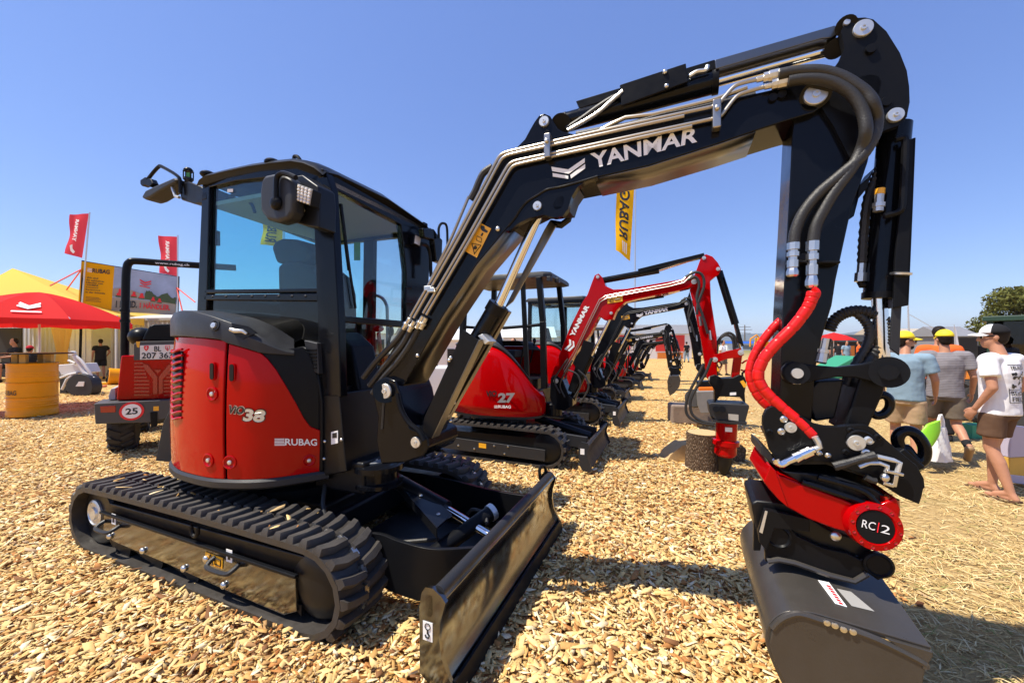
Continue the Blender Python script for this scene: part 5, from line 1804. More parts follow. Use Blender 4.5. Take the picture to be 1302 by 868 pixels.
for q, y0 in (([(958.6, 658), (963, 633), (968, 636), (1000, 640), (1000, 660), (972, 662), (967, 700), (958, 700)], YE + 0.05), ([(964, 675), (972, 647), (978, 648), (1030, 660), (1030, 676), (985, 672), (975, 700), (966, 690)], YE - 0.02)):
    MB().prism(M.ys(q, y0), (0, 0.025, 0)).build('adaptor_plate', 'black_satin', bucket, 0.004)
for q, y0 in (([(959.5, 656), (963.5, 634.5), (966, 636), (962, 658)], YE + 0.047), ([(965.5, 676), (973, 649), (976, 650), (969.5, 678)], YE - 0.023)):
    MB().prism(M.ys(q, y0), (0, 0.004, 0)).build('worn_edge', 'pin_steel', bucket)
MB().ell(M.y(1062.5, 681.5, YE - 0.03), (0.02, 0.012, 0.02), 12, 7).build('bolt', 'zinc', bucket)

# ================================================================== THE ROW OF SMALLER EXCAVATORS
M2 = Frame(-0.2, 6.0, -22.5)                      # survey frame of the second machine


mat('container_mid', (0.22, 0.21, 0.20), 0.5, metal=0.3, var=0.2, vs=8)


def m2(pts, y):
    return M2.ys(pts, y)


B2 = [(704, 487), (701, 478), (712, 448), (725.7, 413.6), (740, 385), (747, 374), (752, 360), (756, 350), (761, 347.5), (766, 353), (770, 363.6), (780, 368), (797, 367), (868.6, 354.6), (883, 349), (888, 356),
      (884.6, 363.6), (860, 370), (840, 374), (810, 380), (795, 384), (788, 390), (783, 396), (779, 406), (768.6, 407), (762, 402), (757, 411), (750.7, 424), (729, 453), (716.8, 478), (711, 489)]
A2 = [(877, 369), (883, 350), (890, 331), (893, 325), (898, 323), (906, 326), (913, 334), (917, 342), (914, 349), (908, 353), (903, 357), (904, 381), (911.4, 428), (912, 481), (905, 486), (899, 481), (892, 435), (883, 392)]
L2a = [(907, 456), (908, 451), (925, 446), (940, 443), (946, 446), (946, 451), (941, 454.5), (925, 456), (911, 461)]
L2b = [(934, 450), (944, 451), (940, 481), (930, 481)]


def row_machine(loc, s, label, boomcol, canopy, tool, number=None, lettering=True, detail=2):
    g = thing('tracked_excavator', label, 'excavator', loc, R(-22.5), EXC_GROUP)
    g.scale = (s, s, s)
    bp = 'red_paint' if boomcol == 'red' else 'black_paint'
    # tracks
    for y0 in (-0.70, 0.42):
        loop = [p + V3(0, 0, 0.02) for p in track_loop(-1.0, 1.205, 0.47, 0.25)]
        loop = resample(cr(loop, 2, True), 0.10)
        n = len(loop)
        T = [(loop[(i + 1) % n] - loop[i - 1]).normalized() for i in range(n)]
        m = MB()
        rings = []
        lug = MB()
        for i in range(n):
            p, q = loop[i], V3(T[i].z, 0, -T[i].x)
            rings += [p + V3(0, y0, 0), p + V3(0, y0 + 0.28, 0), p + V3(0, y0 + 0.28, 0) - q * 0.03, p + V3(0, y0, 0) - q * 0.03]
            if detail > 0:
                for h in (0, 1):
                    pp = p if h == 0 else (p + loop[(i + 1) % n]) / 2
                    lug.box(pp + q * 0.012 + V3(0, y0 + 0.07 + 0.14 * h, 0), (0.05, 0.135, 0.03), m=Matrix((T[i], V3(0, 1, 0), q)).transposed())
        fs = []
        for i in range(n):
            j = (i + 1) % n
            for k in range(4):
                fs.append((i * 4 + k, i * 4 + (k + 1) % 4, j * 4 + (k + 1) % 4, j * 4 + k))
        m.add(rings, fs)
        bt = m.build('rubber_track', 'belt_rubber', g)
        if detail > 0:
            lug.build('track_lug', 'rubber', bt, kind='stuff')
        so_ = -1 if y0 < 0 else 1
        yo = y0 if y0 < 0 else y0 + 0.28
        m = MB().prism([V3(x, y0 + 0.05, z) for x, z in [(-0.8, 0.38), (0.95, 0.38), (1.02, 0.2), (0.9, 0.12), (-0.8, 0.12), (-0.9, 0.2)]], (0, 0.18, 0))
        fr_ = m.build('track_frame', 'black_deep', g)
        m = MB().prism([V3(x, yo, z) for x, z in [(-0.75, 0.30), (0.96, 0.255), (0.955, 0.11), (-0.75, 0.13)]], (0, -so_ * 0.02, 0))
        m.build('side_plate', 'dark_plastic', fr_, 0.004)
        if detail > 1 and y0 < 0:
            MB().prism([V3(x, yo - 0.004, z) for x, z in [(0.02, 0.255), (0.13, 0.252), (0.13, 0.19), (0.02, 0.193)]], (0, 0.002, 0)).build('warning_sticker', 'sticker_yellow', fr_)
            for x, z in ((-0.3, 0.19), (0.4, 0.15), (0.25, 0.24), (-0.05, 0.17), (0.45, 0.25)):
                MB().ell((x, yo - 0.004, z), (0.014, 0.01, 0.014), 8, 5).build('bolt', 'zinc', fr_)
        for xw in (-0.76, 0.96):
            MB().lathe((xw, (y0 + 0.14) - 0.1, 0.255), (0, 1, 0), [(0.15, 0), (0.2, 0.02), (0.2, 0.18), (0.15, 0.2)], 22).build('track_wheel', 'black_deep', fr_)
    m = MB().box((0.05, 0, 0.28), (1.3, 0.9, 0.2)).lathe((0, 0, 0.4), (0, 0, 1), [(0.42, 0), (0.42, 0.12), (0.36, 0.24)], 28)
    m.build('centre_frame', 'black_deep', g)
    # blade
    pr = [(1.44, 0.10), (1.40, 0.2), (1.40, 0.3), (1.44, 0.375), (1.475, 0.385), (1.49, 0.36), (1.455, 0.29), (1.455, 0.2), (1.51, 0.08), (1.49, 0.06)]
    bl = MB().prism([V3(x + 0.03, -0.72, z) for x, z in pr], (0, 1.44, 0)).build('dozer_blade', 'dark_plastic', g, 0.004)
    for ye in (-0.735, 0.72):
        MB().prism([V3(x + 0.03, ye, z) for x, z in [(1.38, 0.12), (1.36, 0.36), (1.40, 0.41), (1.48, 0.40), (1.50, 0.36), (1.47, 0.25), (1.53, 0.08), (1.50, 0.05), (1.42, 0.06)]], (0, 0.02, 0)).build('end_plate', 'dark_plastic', bl)
    if detail > 1:
        MB().prism([V3(1.42, -0.74, 0.26), V3(1.47, -0.74, 0.26), V3(1.47, -0.74, 0.33), V3(1.42, -0.74, 0.33)], (0, 0.002, 0)).build('hook_sticker', 'white_print', bl)
    MB().tube(cr([(1.46, 0.66, 0.38), (1.45, 0.67, 0.44), (1.43, 0.62, 0.46), (1.42, 0.57, 0.44), (1.42, 0.56, 0.38)], 3), 0.011, 6).build('lift_hook', 'black_satin', bl)
    for yy in (-0.36, 0.36):
        MB().beam((0.7, yy, 0.36), (1.42, yy * 0.9, 0.30), 0.05, 0.16).build('push_arm', 'dark_plastic', g, 0.01)
    MB().cyl((0.6, 0, 0.52), (1.4, 0, 0.32), 0.055, n=14).build('blade_cylinder', 'black_deep', g)
    # body: rounded shell, black cap sweeping down to the front
    plan_ = cr([V3(x, y, 0) for x, y in [(0.80, -0.22), (0.78, -0.44), (0.62, -0.60), (0.28, -0.68), (-0.1, -0.66), (-0.45, -0.52), (-0.66, -0.27), (-0.72, 0.0), (-0.66, 0.27), (-0.45, 0.52), (-0.1, 0.64), (0.3, 0.64), (0.6, 0.5)]], 5)

    def top(p):
        t = (p.x + 0.75) / 1.5
        return 1.56 - 0.50 * (max(0, t - 0.58) / 0.42) ** 2 if p.y < 0.1 else 1.56 - 0.3 * (max(0, t - 0.7) / 0.3) ** 2
    nr = 7
    rws = []
    for k in range(nr + 1):
        t = k / nr
        rws.append([p * (1.0 + 0.03 * math.sin(math.pi * (0.15 + 0.7 * t))) * (1 - 0.10 * t ** 4) + V3(0, 0, 0.635 + (top(p) - 0.635) * t) for p in plan_])
    MB().grid(rws).build('engine_cover', 'red_paint', g, solid=0.02)
    capr = [[], [], [], []]
    for p in plan_:
        z = top(p)
        for k, (sc, dz) in enumerate(((0.905, 0.005), (0.92, 0.035), (0.86, 0.075), (0.55, 0.085))):
            capr[k].append(p * sc + V3(0, 0, z + dz))
    MB().grid(capr).build('engine_cap', 'dark_plastic', g, solid=0.012)
    m = MB().prism([p * 0.93 + V3(0, 0, 0.62) for p in plan_], (0, 0, 0.50))
    m.build('engine_bay', 'black_deep', g)
    m = MB().prism([p * 1.01 + V3(0, 0, 0.60) for p in plan_], (0, 0, 0.035))
    m.build('bumper_rim', 'dark_plastic', g)
    MB().box((0.62, 0.1, 0.8), (0.30, 0.9, 0.35)).build('front_console', 'black_satin', g, 0.02)
    # seat
    m = MB().box((0.05, 0.2, 1.45), (0.45, 0.45, 0.12)).prism([V3(-0.18, 0.0, 1.45), V3(-0.28, 0.0, 1.95), V3(-0.18, 0.0, 1.97), V3(-0.05, 0.0, 1.45)], (0, 0.4, 0))
    m.build('seat', 'seat_black', g, 0.03)
    for yy in (0.0, 0.44):
        lv = MB().cyl((0.35, yy, 1.3), (0.42, yy, 1.62), 0.014, n=8).ell((0.42, yy, 1.65), (0.03, 0.03, 0.045), 8, 6)
        lv.build('control_lever', 'black_satin', g)
    zt = 2.50
    if canopy:
        rp_ = [V3(x, y, zt) for x, y in [(-0.45, -0.38), (-0.38, -0.44), (0.85, -0.44), (0.95, -0.36), (0.95, 0.56), (0.85, 0.64), (-0.38, 0.64), (-0.45, 0.58)]]
        MB().loft([rp_, [p + V3(0, 0, 0.04) for p in rp_], [p * 0.96 + V3(0.01, 0, 0.075 + zt * 0.04) for p in rp_]]).build('canopy_roof', 'dark_plastic', g)
        for q in ([(0.78, -0.40, 2.5), (0.84, -0.42, 1.9), (0.86, -0.42, 1.0)], [(-0.36, -0.40, 2.5), (-0.40, -0.42, 1.6)], [(0.78, 0.60, 2.5), (0.84, 0.62, 1.9), (0.86, 0.62, 1.0)], [(-0.36, 0.60, 2.5), (-0.40, 0.62, 1.6)]):
            m = MB()
            for a, b in zip(q, q[1:]):
                m.beam(a, b, 0.085, 0.075, up=(1, 0, 0))
            m.build('canopy_post', 'black_satin', g, 0.01)
        MB().beam((0.55, -0.42, 2.48), (0.62, -0.42, 1.05), 0.06, 0.06).build('canopy_post', 'black_satin', g, 0.01)
        MB().beam((-0.40, -0.40, 1.85), (-0.40, 0.6, 1.85), 0.04, 0.04).build('grab_rail', 'black_satin', g)
        m = MB().tube([(0.25, -0.42, 1.82), (0.6, -0.42, 1.84), (0.84, -0.42, 1.86)], 0.022, 8)
        m.build('grab_rail', 'black_satin', g)
        for x, y in ((0.92, -0.38), (0.98, -0.2)):
            MB().box((x, y, 2.47), (0.06, 0.09, 0.07)).build('work_lamp', 'dark_plastic', g, 0.01)
    else:
        m = MB()
        for x, y in ((0.80, -0.34), (-0.40, -0.34), (0.80, 0.62), (-0.40, 0.62), (0.15, 0.62)):
            m.beam((x, y, 1.0), (x * 0.95, y, zt), 0.075, 0.075, up=(1, 0, 0))
        for y in (-0.34, 0.62):
            m.beam((-0.40, y, zt - 0.02), (0.76, y, zt - 0.02), 0.075, 0.08)
            m.beam((-0.40, y, 1.55), (0.80, y, 1.55), 0.07, 0.08)
        for x in (0.78, -0.40):
            m.beam((x, -0.34, zt - 0.02), (x, 0.62, zt - 0.02), 0.075, 0.08)
        m.build('cab_frame', 'black_paint', g, 0.01)
        rp_ = [V3(x, y, zt) for x, y in [(-0.46, -0.36), (-0.40, -0.40), (0.78, -0.40), (0.84, -0.34), (0.84, 0.62), (0.78, 0.68), (-0.40, 0.68), (-0.46, 0.62)]]
        MB().loft([rp_, [p + V3(0, 0, 0.04) for p in rp_], [p * 0.95 + V3(0.01, 0, 0.075 + zt * 0.05) for p in rp_]]).build('cab_roof', 'dark_plastic', g)
        for pts, d in (([(-0.36, -0.33, 1.58), (0.76, -0.33, 1.58), (0.74, -0.33, zt - 0.06), (-0.36, -0.33, zt - 0.06)], (0, 0.006, 0)),
                       ([(-0.36, 0.61, 1.1), (0.76, 0.61, 1.1), (0.74, 0.61, zt - 0.06), (-0.36, 0.61, zt - 0.06)], (0, 0.006, 0)),
                       ([(0.79, -0.30, 1.2), (0.79, 0.58, 1.2), (0.76, 0.58, zt - 0.06), (0.76, -0.30, zt - 0.06)], (0.006, 0, 0)),
                       ([(-0.39, -0.30, 1.58), (-0.39, 0.58, 1.58), (-0.38, 0.58, zt - 0.06), (-0.38, -0.30, zt - 0.06)], (0.006, 0, 0))):
            MB().prism([Vector(p) for p in pts], d).build('window', 'clear_glass', g)
        m = MB().beam((-0.4, -0.34, 1.2), (0.8, -0.34, 1.2), 0.05, 0.6)
        m.build('cab_wall', 'black_satin', g)
        MB().tube(cr([(0.80, -0.40, 2.35), (0.92, -0.48, 2.40), (0.98, -0.52, 2.3)], 4), 0.012, 6).build('mirror_arm', 'black_satin', g)
        MB().box((0.98, -0.52, 2.18), (0.03, 0.14, 0.22)).build('side_mirror', 'dark_plastic', g, 0.012)
    # swing bracket, boom, arm
    yb, wb = -0.23, 0.17
    MB().prism(m2([(700, 480), (706, 476), (716, 484), (722, 500), (728, 507), (728, 516), (718, 522), (704, 520), (699, 505)], yb - 0.03), (0, wb + 0.06, 0)).build('swing_bracket', 'black_paint', g, 0.01)
    c_ = M2.y(708, 521, -0.15)
    MB().lathe((c_.x - 0.05, -0.15, 0.60), (0, 0, 1), [(0.10, 0), (0.12, 0.01), (0.12, 0.16), (0.1, 0.18)], 20).build('swing_post', 'black_paint', g)
    bo = MB().prism(m2(B2, yb), (0, wb, 0)).build('boom', bp, g, 0.008)
    ya, wa = yb + 0.02, 0.13
    ar = MB().prism(m2(A2, ya), (0, wa, 0)).build('dipper_arm', bp, g, 0.008)
    for q, y in ((L2a, ya - 0.03), (L2a, ya + wa)):
        MB().prism(m2(q, y), (0, 0.03, 0)).build('bucket_link', bp, ar, 0.004)
    MB().prism(m2(L2b, ya + 0.02), (0, 0.09, 0)).build('rear_link', bp, ar, 0.006)
    for u, v, y, r_ in ((707, 484, yb - 0.03, .035), (760, 352, yb, .022), (777, 398, yb, .02), (882.5, 358, yb, .032), (895, 328, ya, .022), (913, 342, ya, .022), (909, 457, ya - .03, .03), (942, 448, ya - .03, .032), (904, 481, ya, .03)):
        MB().lathe(M2.y(u, v, y) + V3(0, 0.003, 0), (0, -1, 0), [(r_, 0), (r_, 0.012), (r_ * 0.4, 0.013), (r_ * 0.35, 0.02), (0.001, 0.02)], 14).build('pin', 'pin_steel', g)
    yc = yb + wb / 2

    def cyl2(a, b, c, r0, r1, nm):
        o = MB().cyl(M2.y(*a, yc), M2.y(*b, yc), r0, n=16).build(nm, 'black_paint', g)
        MB().cyl(M2.y(*b, yc), M2.y(*c, yc), r1, n=14).build('cylinder_rod', 'chrome', o)
        return o
    cyl2((764, 357), (838, 343.5), (895, 325), 0.042, 0.019, 'arm_cylinder')
    MB().prism(m2([(811, 342), (895, 321.5), (896, 326), (812, 347)], yb + 0.02), (0, 0.12, 0)).build('rod_guard', 'black_satin', g)
    o = cyl2((725, 513), (752, 452), (776, 404), 0.042, 0.019, 'boom_cylinder')
    MB().prism(m2([(742, 432), (757, 437), (730, 500), (722, 496)], yb - 0.01), (0, 0.012, 0)).build('guard_plate', 'black_satin', o)
    o = cyl2((914, 345), (935, 412), (943, 446), 0.042, 0.019, 'bucket_cylinder')
    MB().prism(m2([(921, 352), (926, 366), (946, 440), (940, 436)], yc - 0.07), (0, 0.13, 0)).build('guard_plate', 'black_satin', o)
    for off in (0, 0.03):
        MB().tube([p + V3(0.012 * (off > 0), 0, -off) for p in m2([(716, 470), (730, 447), (750, 405), (762, 381), (770, 376), (850, 361 - 0), (868, 356), (880, 345)], yb - 0.012)], 0.0065, 6).build('hydraulic_pipe', 'pipe_steel' if boomcol == 'red' else 'dark_plastic', bo)
    if detail > 0:
        for q in ([(872, 352), (884, 346), (893, 350), (895, 364), (888, 384), (886, 400)], [(874, 356), (884, 352), (889, 362), (886, 380), (893, 400), (900, 424)]):
            MB().tube(cr(m2(q, yb - 0.05), 5), 0.016, 8).build('hydraulic_hose', 'hose_rubber', ar)
        for u, v in ((890, 402), (902, 420)):
            MB().cyl(M2.y(u, v, ya - 0.03), M2.y(u + 1.5, v + 12, ya - 0.03), 0.016, n=8).build('hose_fitting', 'zinc', ar)
        for q in ([(914, 438), (917, 428), (926, 423), (934, 428), (937, 442)], [(911, 450), (913, 434), (922, 426), (931, 430), (934, 446)]):
            MB().tube(cr(m2(q, yc), 5), 0.015, 8).build('hydraulic_hose', 'hose_rubber', ar)
        for q in ([(712, 500), (705, 484), (712, 470), (722, 456)], [(718, 505), (712, 490), (718, 474), (728, 458)], [(722, 470), (734, 476), (738, 490), (730, 505)], [(735, 470), (745, 480), (748, 494), (738, 512)]):
            MB().tube(cr(m2(q, yb - 0.05), 4), 0.012, 6).build('hydraulic_hose', 'hose_rubber', bo)
    if lettering:
        y_ = yb - 0.004
        if boomcol == 'red':
            text_quad('YANMAR', M2.y(729.5, 428.5, y_), M2.y(749.5, 389.5, y_), M2.y(724, 426, y_), 'white_print', bo, 0.05, p11=M2.y(744.5, 386.5, y_))
            for q in ([(717.5, 443.5), (724, 437.5), (723.5, 431), (726, 432), (726.5, 438.5), (720, 445)], [(721.5, 445.5), (728.5, 439), (728, 433), (730, 434), (730.5, 440.5), (724, 446.5)]):
                MB().prism(m2(q, y_), (0, 0.002, 0)).build('logo_stripe', 'white_print', bo)
            lbq = [(772, 377.5), (791.5, 374.5), (791.5, 383), (772.5, 386)]
        else:
            text_quad('YANMAR', M2.y(800, 381.5, y_), M2.y(846, 372, y_), M2.y(799, 374.5, y_), 'white_print', bo, 0.05, p11=M2.y(848, 363.5, y_))
            for q in ([(785, 379), (792, 380.5), (798, 376), (798, 378), (792, 382.5), (785, 381)], [(785.5, 382), (792, 383.5), (798, 379), (798, 381), (792, 385.5), (786, 384)]):
                MB().prism(m2(q, y_), (0, 0.002, 0)).build('logo_stripe', 'white_print', bo)
            lbq = [(757, 384), (772, 381.5), (773, 389), (758, 392)]
        lb_ = MB().prism(m2(lbq, y_), (0, 0.002, 0)).build('warning_label', 'sticker_yellow', bo)
        P = m2(lbq, y_ - 0.003)
        MB().tube([P[0].lerp(P[1], .15).lerp(P[3].lerp(P[2], .15), .8), P[0].lerp(P[1], .4).lerp(P[3].lerp(P[2], .4), .8), P[0].lerp(P[1], .28).lerp(P[3].lerp(P[2], .28), .2)], 0.004, 5, closed=True).build('warning_triangle', 'black_print', lb_)
        MB().tube([P[0].lerp(P[1], .5).lerp(P[3].lerp(P[2], .5), .55), P[0].lerp(P[1], .85).lerp(P[3].lerp(P[2], .85), .55)], 0.006, 5).build('machine_sign', 'black_print', lb_)
    # quick coupler and tool
    cp_ = MB().prism(m2([(902, 487), (903, 478), (909, 476), (918, 481), (932, 480), (940, 476), (947, 479), (949, 486), (947, 500), (948, 513), (942, 505), (915, 504), (909, 512), (909, 496)], ya - 0.04), (0, wa + 0.08, 0)).build('quick_coupler', 'black_satin', g, 0.01)
    MB().tube(cr(m2([(944, 474), (951, 474), (952, 481), (946, 484)], yc), 4, True), 0.012, 6, closed=True).build('lifting_hook', 'black_paint', cp_)
    MB().tube(cr(m2([(943, 462), (950, 458), (952, 465), (947, 471), (942, 470)], yc), 4), 0.011, 6).build('lifting_ring', 'red_paint' if boomcol == 'red' else 'black_paint', ar)
    MB().prism(m2([(941, 485), (945, 483), (950, 490), (946, 493)], ya - 0.045), (0, 0.01, 0)).build('tag', 'sticker_yellow', cp_)
    if detail > 1:
        MB().prism(m2([(928, 499), (936, 498.5), (936, 502), (928, 502.5)], ya - 0.043), (0, 0.003, 0)).build('coupler_sticker', 'white_print', cp_)
    if tool == 'drill':
        t_ = MB().prism(m2([(901, 514), (904, 512), (952, 514.5), (953, 517), (948, 536), (946, 538), (910, 534), (903, 527)], ya - 0.10), (0, 0.34, 0)).build('tool_carriage', 'dark_plastic', g, 0.012)
        MB().prism(m2([(906, 533.5), (950, 537), (949, 540), (906, 536.5)], ya - 0.12), (0, 0.38, 0)).build('carriage_base', 'dark_plastic', t_)
        for u, v in ((910.5, 520), (918.5, 520)):
            MB().cyl(M2.y(u, v, ya - 0.15), M2.y(u, v, ya - 0.09), 0.035, n=16).build('hose_port', 'black_satin', t_)
        MB().prism(m2([(926, 526), (939, 527), (939, 535), (926, 533.5)], ya - 0.103), (0, 0.003, 0)).build('type_plate', 'pin_steel', t_)
        a, b = M2.y(924, 537, yc), M2.y(922, 578, yc)
        MB().lathe(a, b - a, [(0.115, 0), (0.115, 0.20), (0.145, 0.21), (0.145, 0.26), (0.12, 0.28), (0.12, 0.37), (0.09, 0.40)], 28).build('drill_motor', 'red_paint', g)
        a, b = M2.y(922, 576, yc), M2.y(920, 602, yc)
        MB().lathe(a, b - a, [(0.085, 0), (0.085, 0.1), (0.06, 0.2), (0.02, 0.28)], 16).build('drill_bit', 'black_deep', g)
        MB().prism(m2([(922, 543), (931, 543.5), (931, 549), (922, 548.5)], yc - 0.121), (0, 0.004, 0)).build('type_plate', 'white_print', g)
        for q in ([(895, 462), (886, 480), (876, 500), (872, 518), (876, 530), (890, 537), (908, 540)], [(905, 455), (897, 475), (886, 492), (878, 510), (880, 526), (892, 535), (910, 538)]):
            MB().tube(cr(m2(q, ya - 0.12), 6), 0.016, 8).build('hydraulic_hose', 'hose_rubber', g)
    elif tool == 'grader':
        t_ = MB().prism(m2([(903, 512), (948, 512), (945, 524), (905, 524)], ya - 0.10), (0, 0.3, 0)).build('tilt_rotator', 'black_satin', g, 0.012)
        MB().prism(m2([(907, 524), (943, 524), (941, 534), (908, 534)], ya - 0.16), (0, 0.42, 0)).build('rotor_ring', 'amber', t_, 0.02)
        MB().prism(m2([(903, 532), (945, 532), (948, 560), (943, 578), (912, 578), (905, 560)], ya - 0.22), (0, 0.55, 0)).build('bucket', 'container_mid', g, 0.02)
        MB().cyl(M2.y(898, 545, ya - 0.15), M2.y(898, 545, ya + 0.25), 0.16, n=20).build('tool_wheel', 'rubber', g)
    else:
        b_ = MB()
        pr_ = m2([(904, 510), (944, 510), (950, 528), (944, 552), (926, 572), (908, 582), (900, 560), (898, 530)], ya - 0.2)
        b_.prism(pr_, (0, 0.5, 0))
        b_.build('bucket', 'bucket_grey', g, 0.012)
    if number:
        # number and lettering on the near side of the cover
        for s_, q, mt, bd in (('ViO', [(617.5, 504), (631.5, 504), (618, 496.5)], 'black_print', .05),
                              ('27', [(632.5, 512), (654, 512), (633.5, 499.5)], 'silver_print', .05), ('RUBAG', [(633.5, 518.5), (649.5, 519), (633.5, 514.8)], 'white_print', .02)):
            cu_, cv_ = (q[0][0] + q[1][0]) / 2, (q[0][1] + q[2][1]) / 2

            def onb(u, v):
                return M2.y(u, v, yon(cu_, cv_))

            def yon(u, v):
                best = None
                for k in range(200):
                    y = -0.75 + 0.5 * k / 200
                    p = M2.y(u, v, y)
                    # outline of the cover at this height
                    dd = min((Vector((p.x, p.y, 0)) - w_ * 1.03).length for w_ in plan_fine)
                    if best is None or dd < best[0]:
                        best = (dd, y)
                return best[1] - 0.022
            plan_fine = cr(plan_, 4)
            text_quad(s_, onb(*q[0]), onb(*q[1]), onb(*q[2]), mt, g, bd)
        for i in range(3):
            MB().beam(onb(628.5, 515.6 + i * 1.3), onb(632.8, 515.7 + i * 1.3), 0.002, 0.006).build('logo_bar', 'white_print', g)
    return g


DX, DY = 1.07, 2.62
row_machine((-0.2, 6.0, 0), 1.0, 'red-boomed mini excavator with open canopy and 27 on its side, drill over the log', 'red', True, 'drill', number='27')
row_machine((-0.2 + DX, 6.0 + DY, 0), 1.0, 'black-boomed mini excavator with closed cab directly behind the red-boomed one', 'black', False, 'grader')
row_machine((-0.2 + 2 * DX + 0.2, 6.0 + 2 * DY + 0.3, 0), 0.80, 'small black mini excavator with canopy, third along the row past the black-boomed cab machine', 'black', True, 'bucket', detail=1)
row_machine((-0.2 + 3 * DX + 0.6, 6.0 + 3 * DY + 0.6, 0), 0.72, 'tiny black mini excavator near the far end of the row', 'black', True, 'bucket', lettering=False, detail=0)
row_machine((-0.2 + 4 * DX + 1.0, 6.0 + 4 * DY + 1.2, 0), 0.72, 'last and smallest looking mini excavator at the end of the row', 'black', True, 'bucket', lettering=False, detail=0)

# ---- logs under the tools
def bark_material():
    m = mat('bark', (0.20, 0.125, 0.075), 0.9, spec=0.1)
    nt = m.node_tree
    b = nt.nodes['Principled BSDF']
    tc = nt.nodes.new('ShaderNodeTexCoord')
    mp = nt.nodes.new('ShaderNodeMapping')
    mp.inputs['Scale'].default_value = (17, 17, 4)
    nt.links.new(tc.outputs['Object'], mp.inputs[0])
    v = nt.nodes.new('ShaderNodeTexVoronoi')
    v.feature = 'DISTANCE_TO_EDGE'
    nt.links.new(mp.outputs[0], v.inputs['Vector'])
    n = nt.nodes.new('ShaderNodeTexNoise')
    n.inputs['Scale'].default_value = 2
    n.inputs['Detail'].default_value = 6
    nt.links.new(mp.outputs[0], n.inputs['Vector'])
    mp.inputs['Location'].default_value = (1, 2, 3)
    rp = nt.nodes.new('ShaderNodeValToRGB')
    rp.color_ramp.elements[0].color = (0.055, 0.032, 0.018, 1)
    rp.color_ramp.elements[1].color = (0.34, 0.24, 0.16, 1)
    rp.color_ramp.elements[1].position = 0.35
    nt.links.new(v.outputs['Distance'], rp.inputs[0])
    mx = nt.nodes.new('ShaderNodeMix')
    mx.data_type = 'RGBA'
    mx.blend_type = 'MULTIPLY'
    mx.inputs[0].default_value = 0.7
    nt.links.new(rp.outputs[0], mx.inputs[6])
    nt.links.new(n.outputs['Color'], mx.inputs[7])
    nt.links.new(rp.outputs[0], b.inputs['Base Color'])
    bp = nt.nodes.new('ShaderNodeBump')
    bp.inputs['Strength'].default_value = 1.0
    bp.inputs['Distance'].default_value = 0.03
    nt.links.new(v.outputs['Distance'], bp.inputs['Height'])
    nt.links.new(bp.outputs[0], b.inputs['Normal'])


bark_material()
mat('cut_wood', (0.52, 0.36, 0.18), 0.8, var=0.25, vs=25, spec=0.15)
c = at(894, 603, 5.02)
t = thing('log', 'upright bark-covered log standing under the red drill', 'log', (c.x, c.y, 0))
m = MB()
rings = []
for k in range(9):
    z = 0.47 * k / 8
    rings.append([V3((0.198 + 0.012 * noise.noise(Vector((3 * math.cos(a), 3 * math.sin(a), z * 4))) + 0.02 * (1 - k / 8) ** 2) * math.cos(a), (0.198 + 0.012 * noise.noise(Vector((3 * math.cos(a), 3 * math.sin(a), z * 4)))) * math.sin(a), z) for a in [2 * math.pi * i / 40 for i in range(40)]])
m.loft(rings).build('bark_trunk', 'bark', t)
MB().lathe((0, 0, 0.472), (0, 0, 1), [(0.185, 0), (0.18, 0.004), (0.0005, 0.006)], 36).build('cut_face', 'cut_wood', t)
c = at(866, 585, 5.35)
bl = MB().prism([V3(-0.2, 0, 0), V3(0.17, 0, 0), V3(0.17, 0, 0.26), V3(0.02, 0, 0.22), V3(-0.14, 0, 0.10)], (0, 0.3, 0)).build('wood_block', 'cut_wood', None, 0.012)
bl.location = (c.x, c.y, 0)
tag(bl, 'pale split wood block lying left of the bark log', 'wood block')
c = at(934, 598, 5.3)
bl = MB().prism([V3(-0.14, 0, 0), V3(0.15, 0, 0), V3(0.17, 0, 0.18), V3(0.08, 0, 0.25), V3(-0.1, 0, 0.22)], (0, 0.3, 0)).build('wood_block', 'bark', None, 0.02)
bl.location = (c.x, c.y, 0)
tag(bl, 'dark brown wood block lying right of the bark log behind the drill tip', 'wood block')
c = at(876, 538, 8.0)
bl = MB().box((0, 0, 0.19), (0.75, 0.5, 0.38), rz=-0.2).build('stone_block', mat('rough_stone', (0.24, 0.18, 0.14), 0.9, var=0.4, vs=8, bump=0.5, bs=20), None, 0.04)
bl.location = (c.x, c.y, 0)
tag(bl, 'rough pinkish stone block under the grey bucket of the second excavator', 'stone block')

# ================================================================== LEFT: wheel loader, bar drum, parasol, marquee, containers, banner, flags
mat('tent_yellow', (0.86, 0.58, 0.10), 0.75, var=0.05, vs=2)
mat('parasol_red', (0.62, 0.015, 0.02), 0.65)
mat('flag_red', (0.66, 0.02, 0.035), 0.6)
mat('flag_yellow', (0.82, 0.47, 0.01), 0.6)
mat('container_white', (0.62, 0.62, 0.60), 0.55, var=0.12, vs=3)
mat('container_grey', (0.36, 0.37, 0.38), 0.5, var=0.1, vs=2)
mat('alu', (0.60, 0.60, 0.60), 0.35, metal=0.8)
mat('dark_inside', (0.02, 0.018, 0.016), 0.8)  # near-black that puts the shade of gaps and interiors into the colour
mat('wood_post', (0.55, 0.32, 0.08), 0.6)
mat('plate_white', (0.72, 0.70, 0.66), 0.4)
mat('strap_red', (0.75, 0.10, 0.06), 0.6)
mat('tyre', (0.028, 0.026, 0.025), 0.8, bump=0.3, bs=40, var=0.25, vs=20)
mat('loader_grey', (0.06, 0.06, 0.058), 0.5, bump=0.05, bs=150)
mat('banner_sky', (0.30, 0.36, 0.50), 0.6, var=0.45, vs=1.2)
mat('banner_ground', (0.34, 0.28, 0.22), 0.6, var=0.2, vs=3)
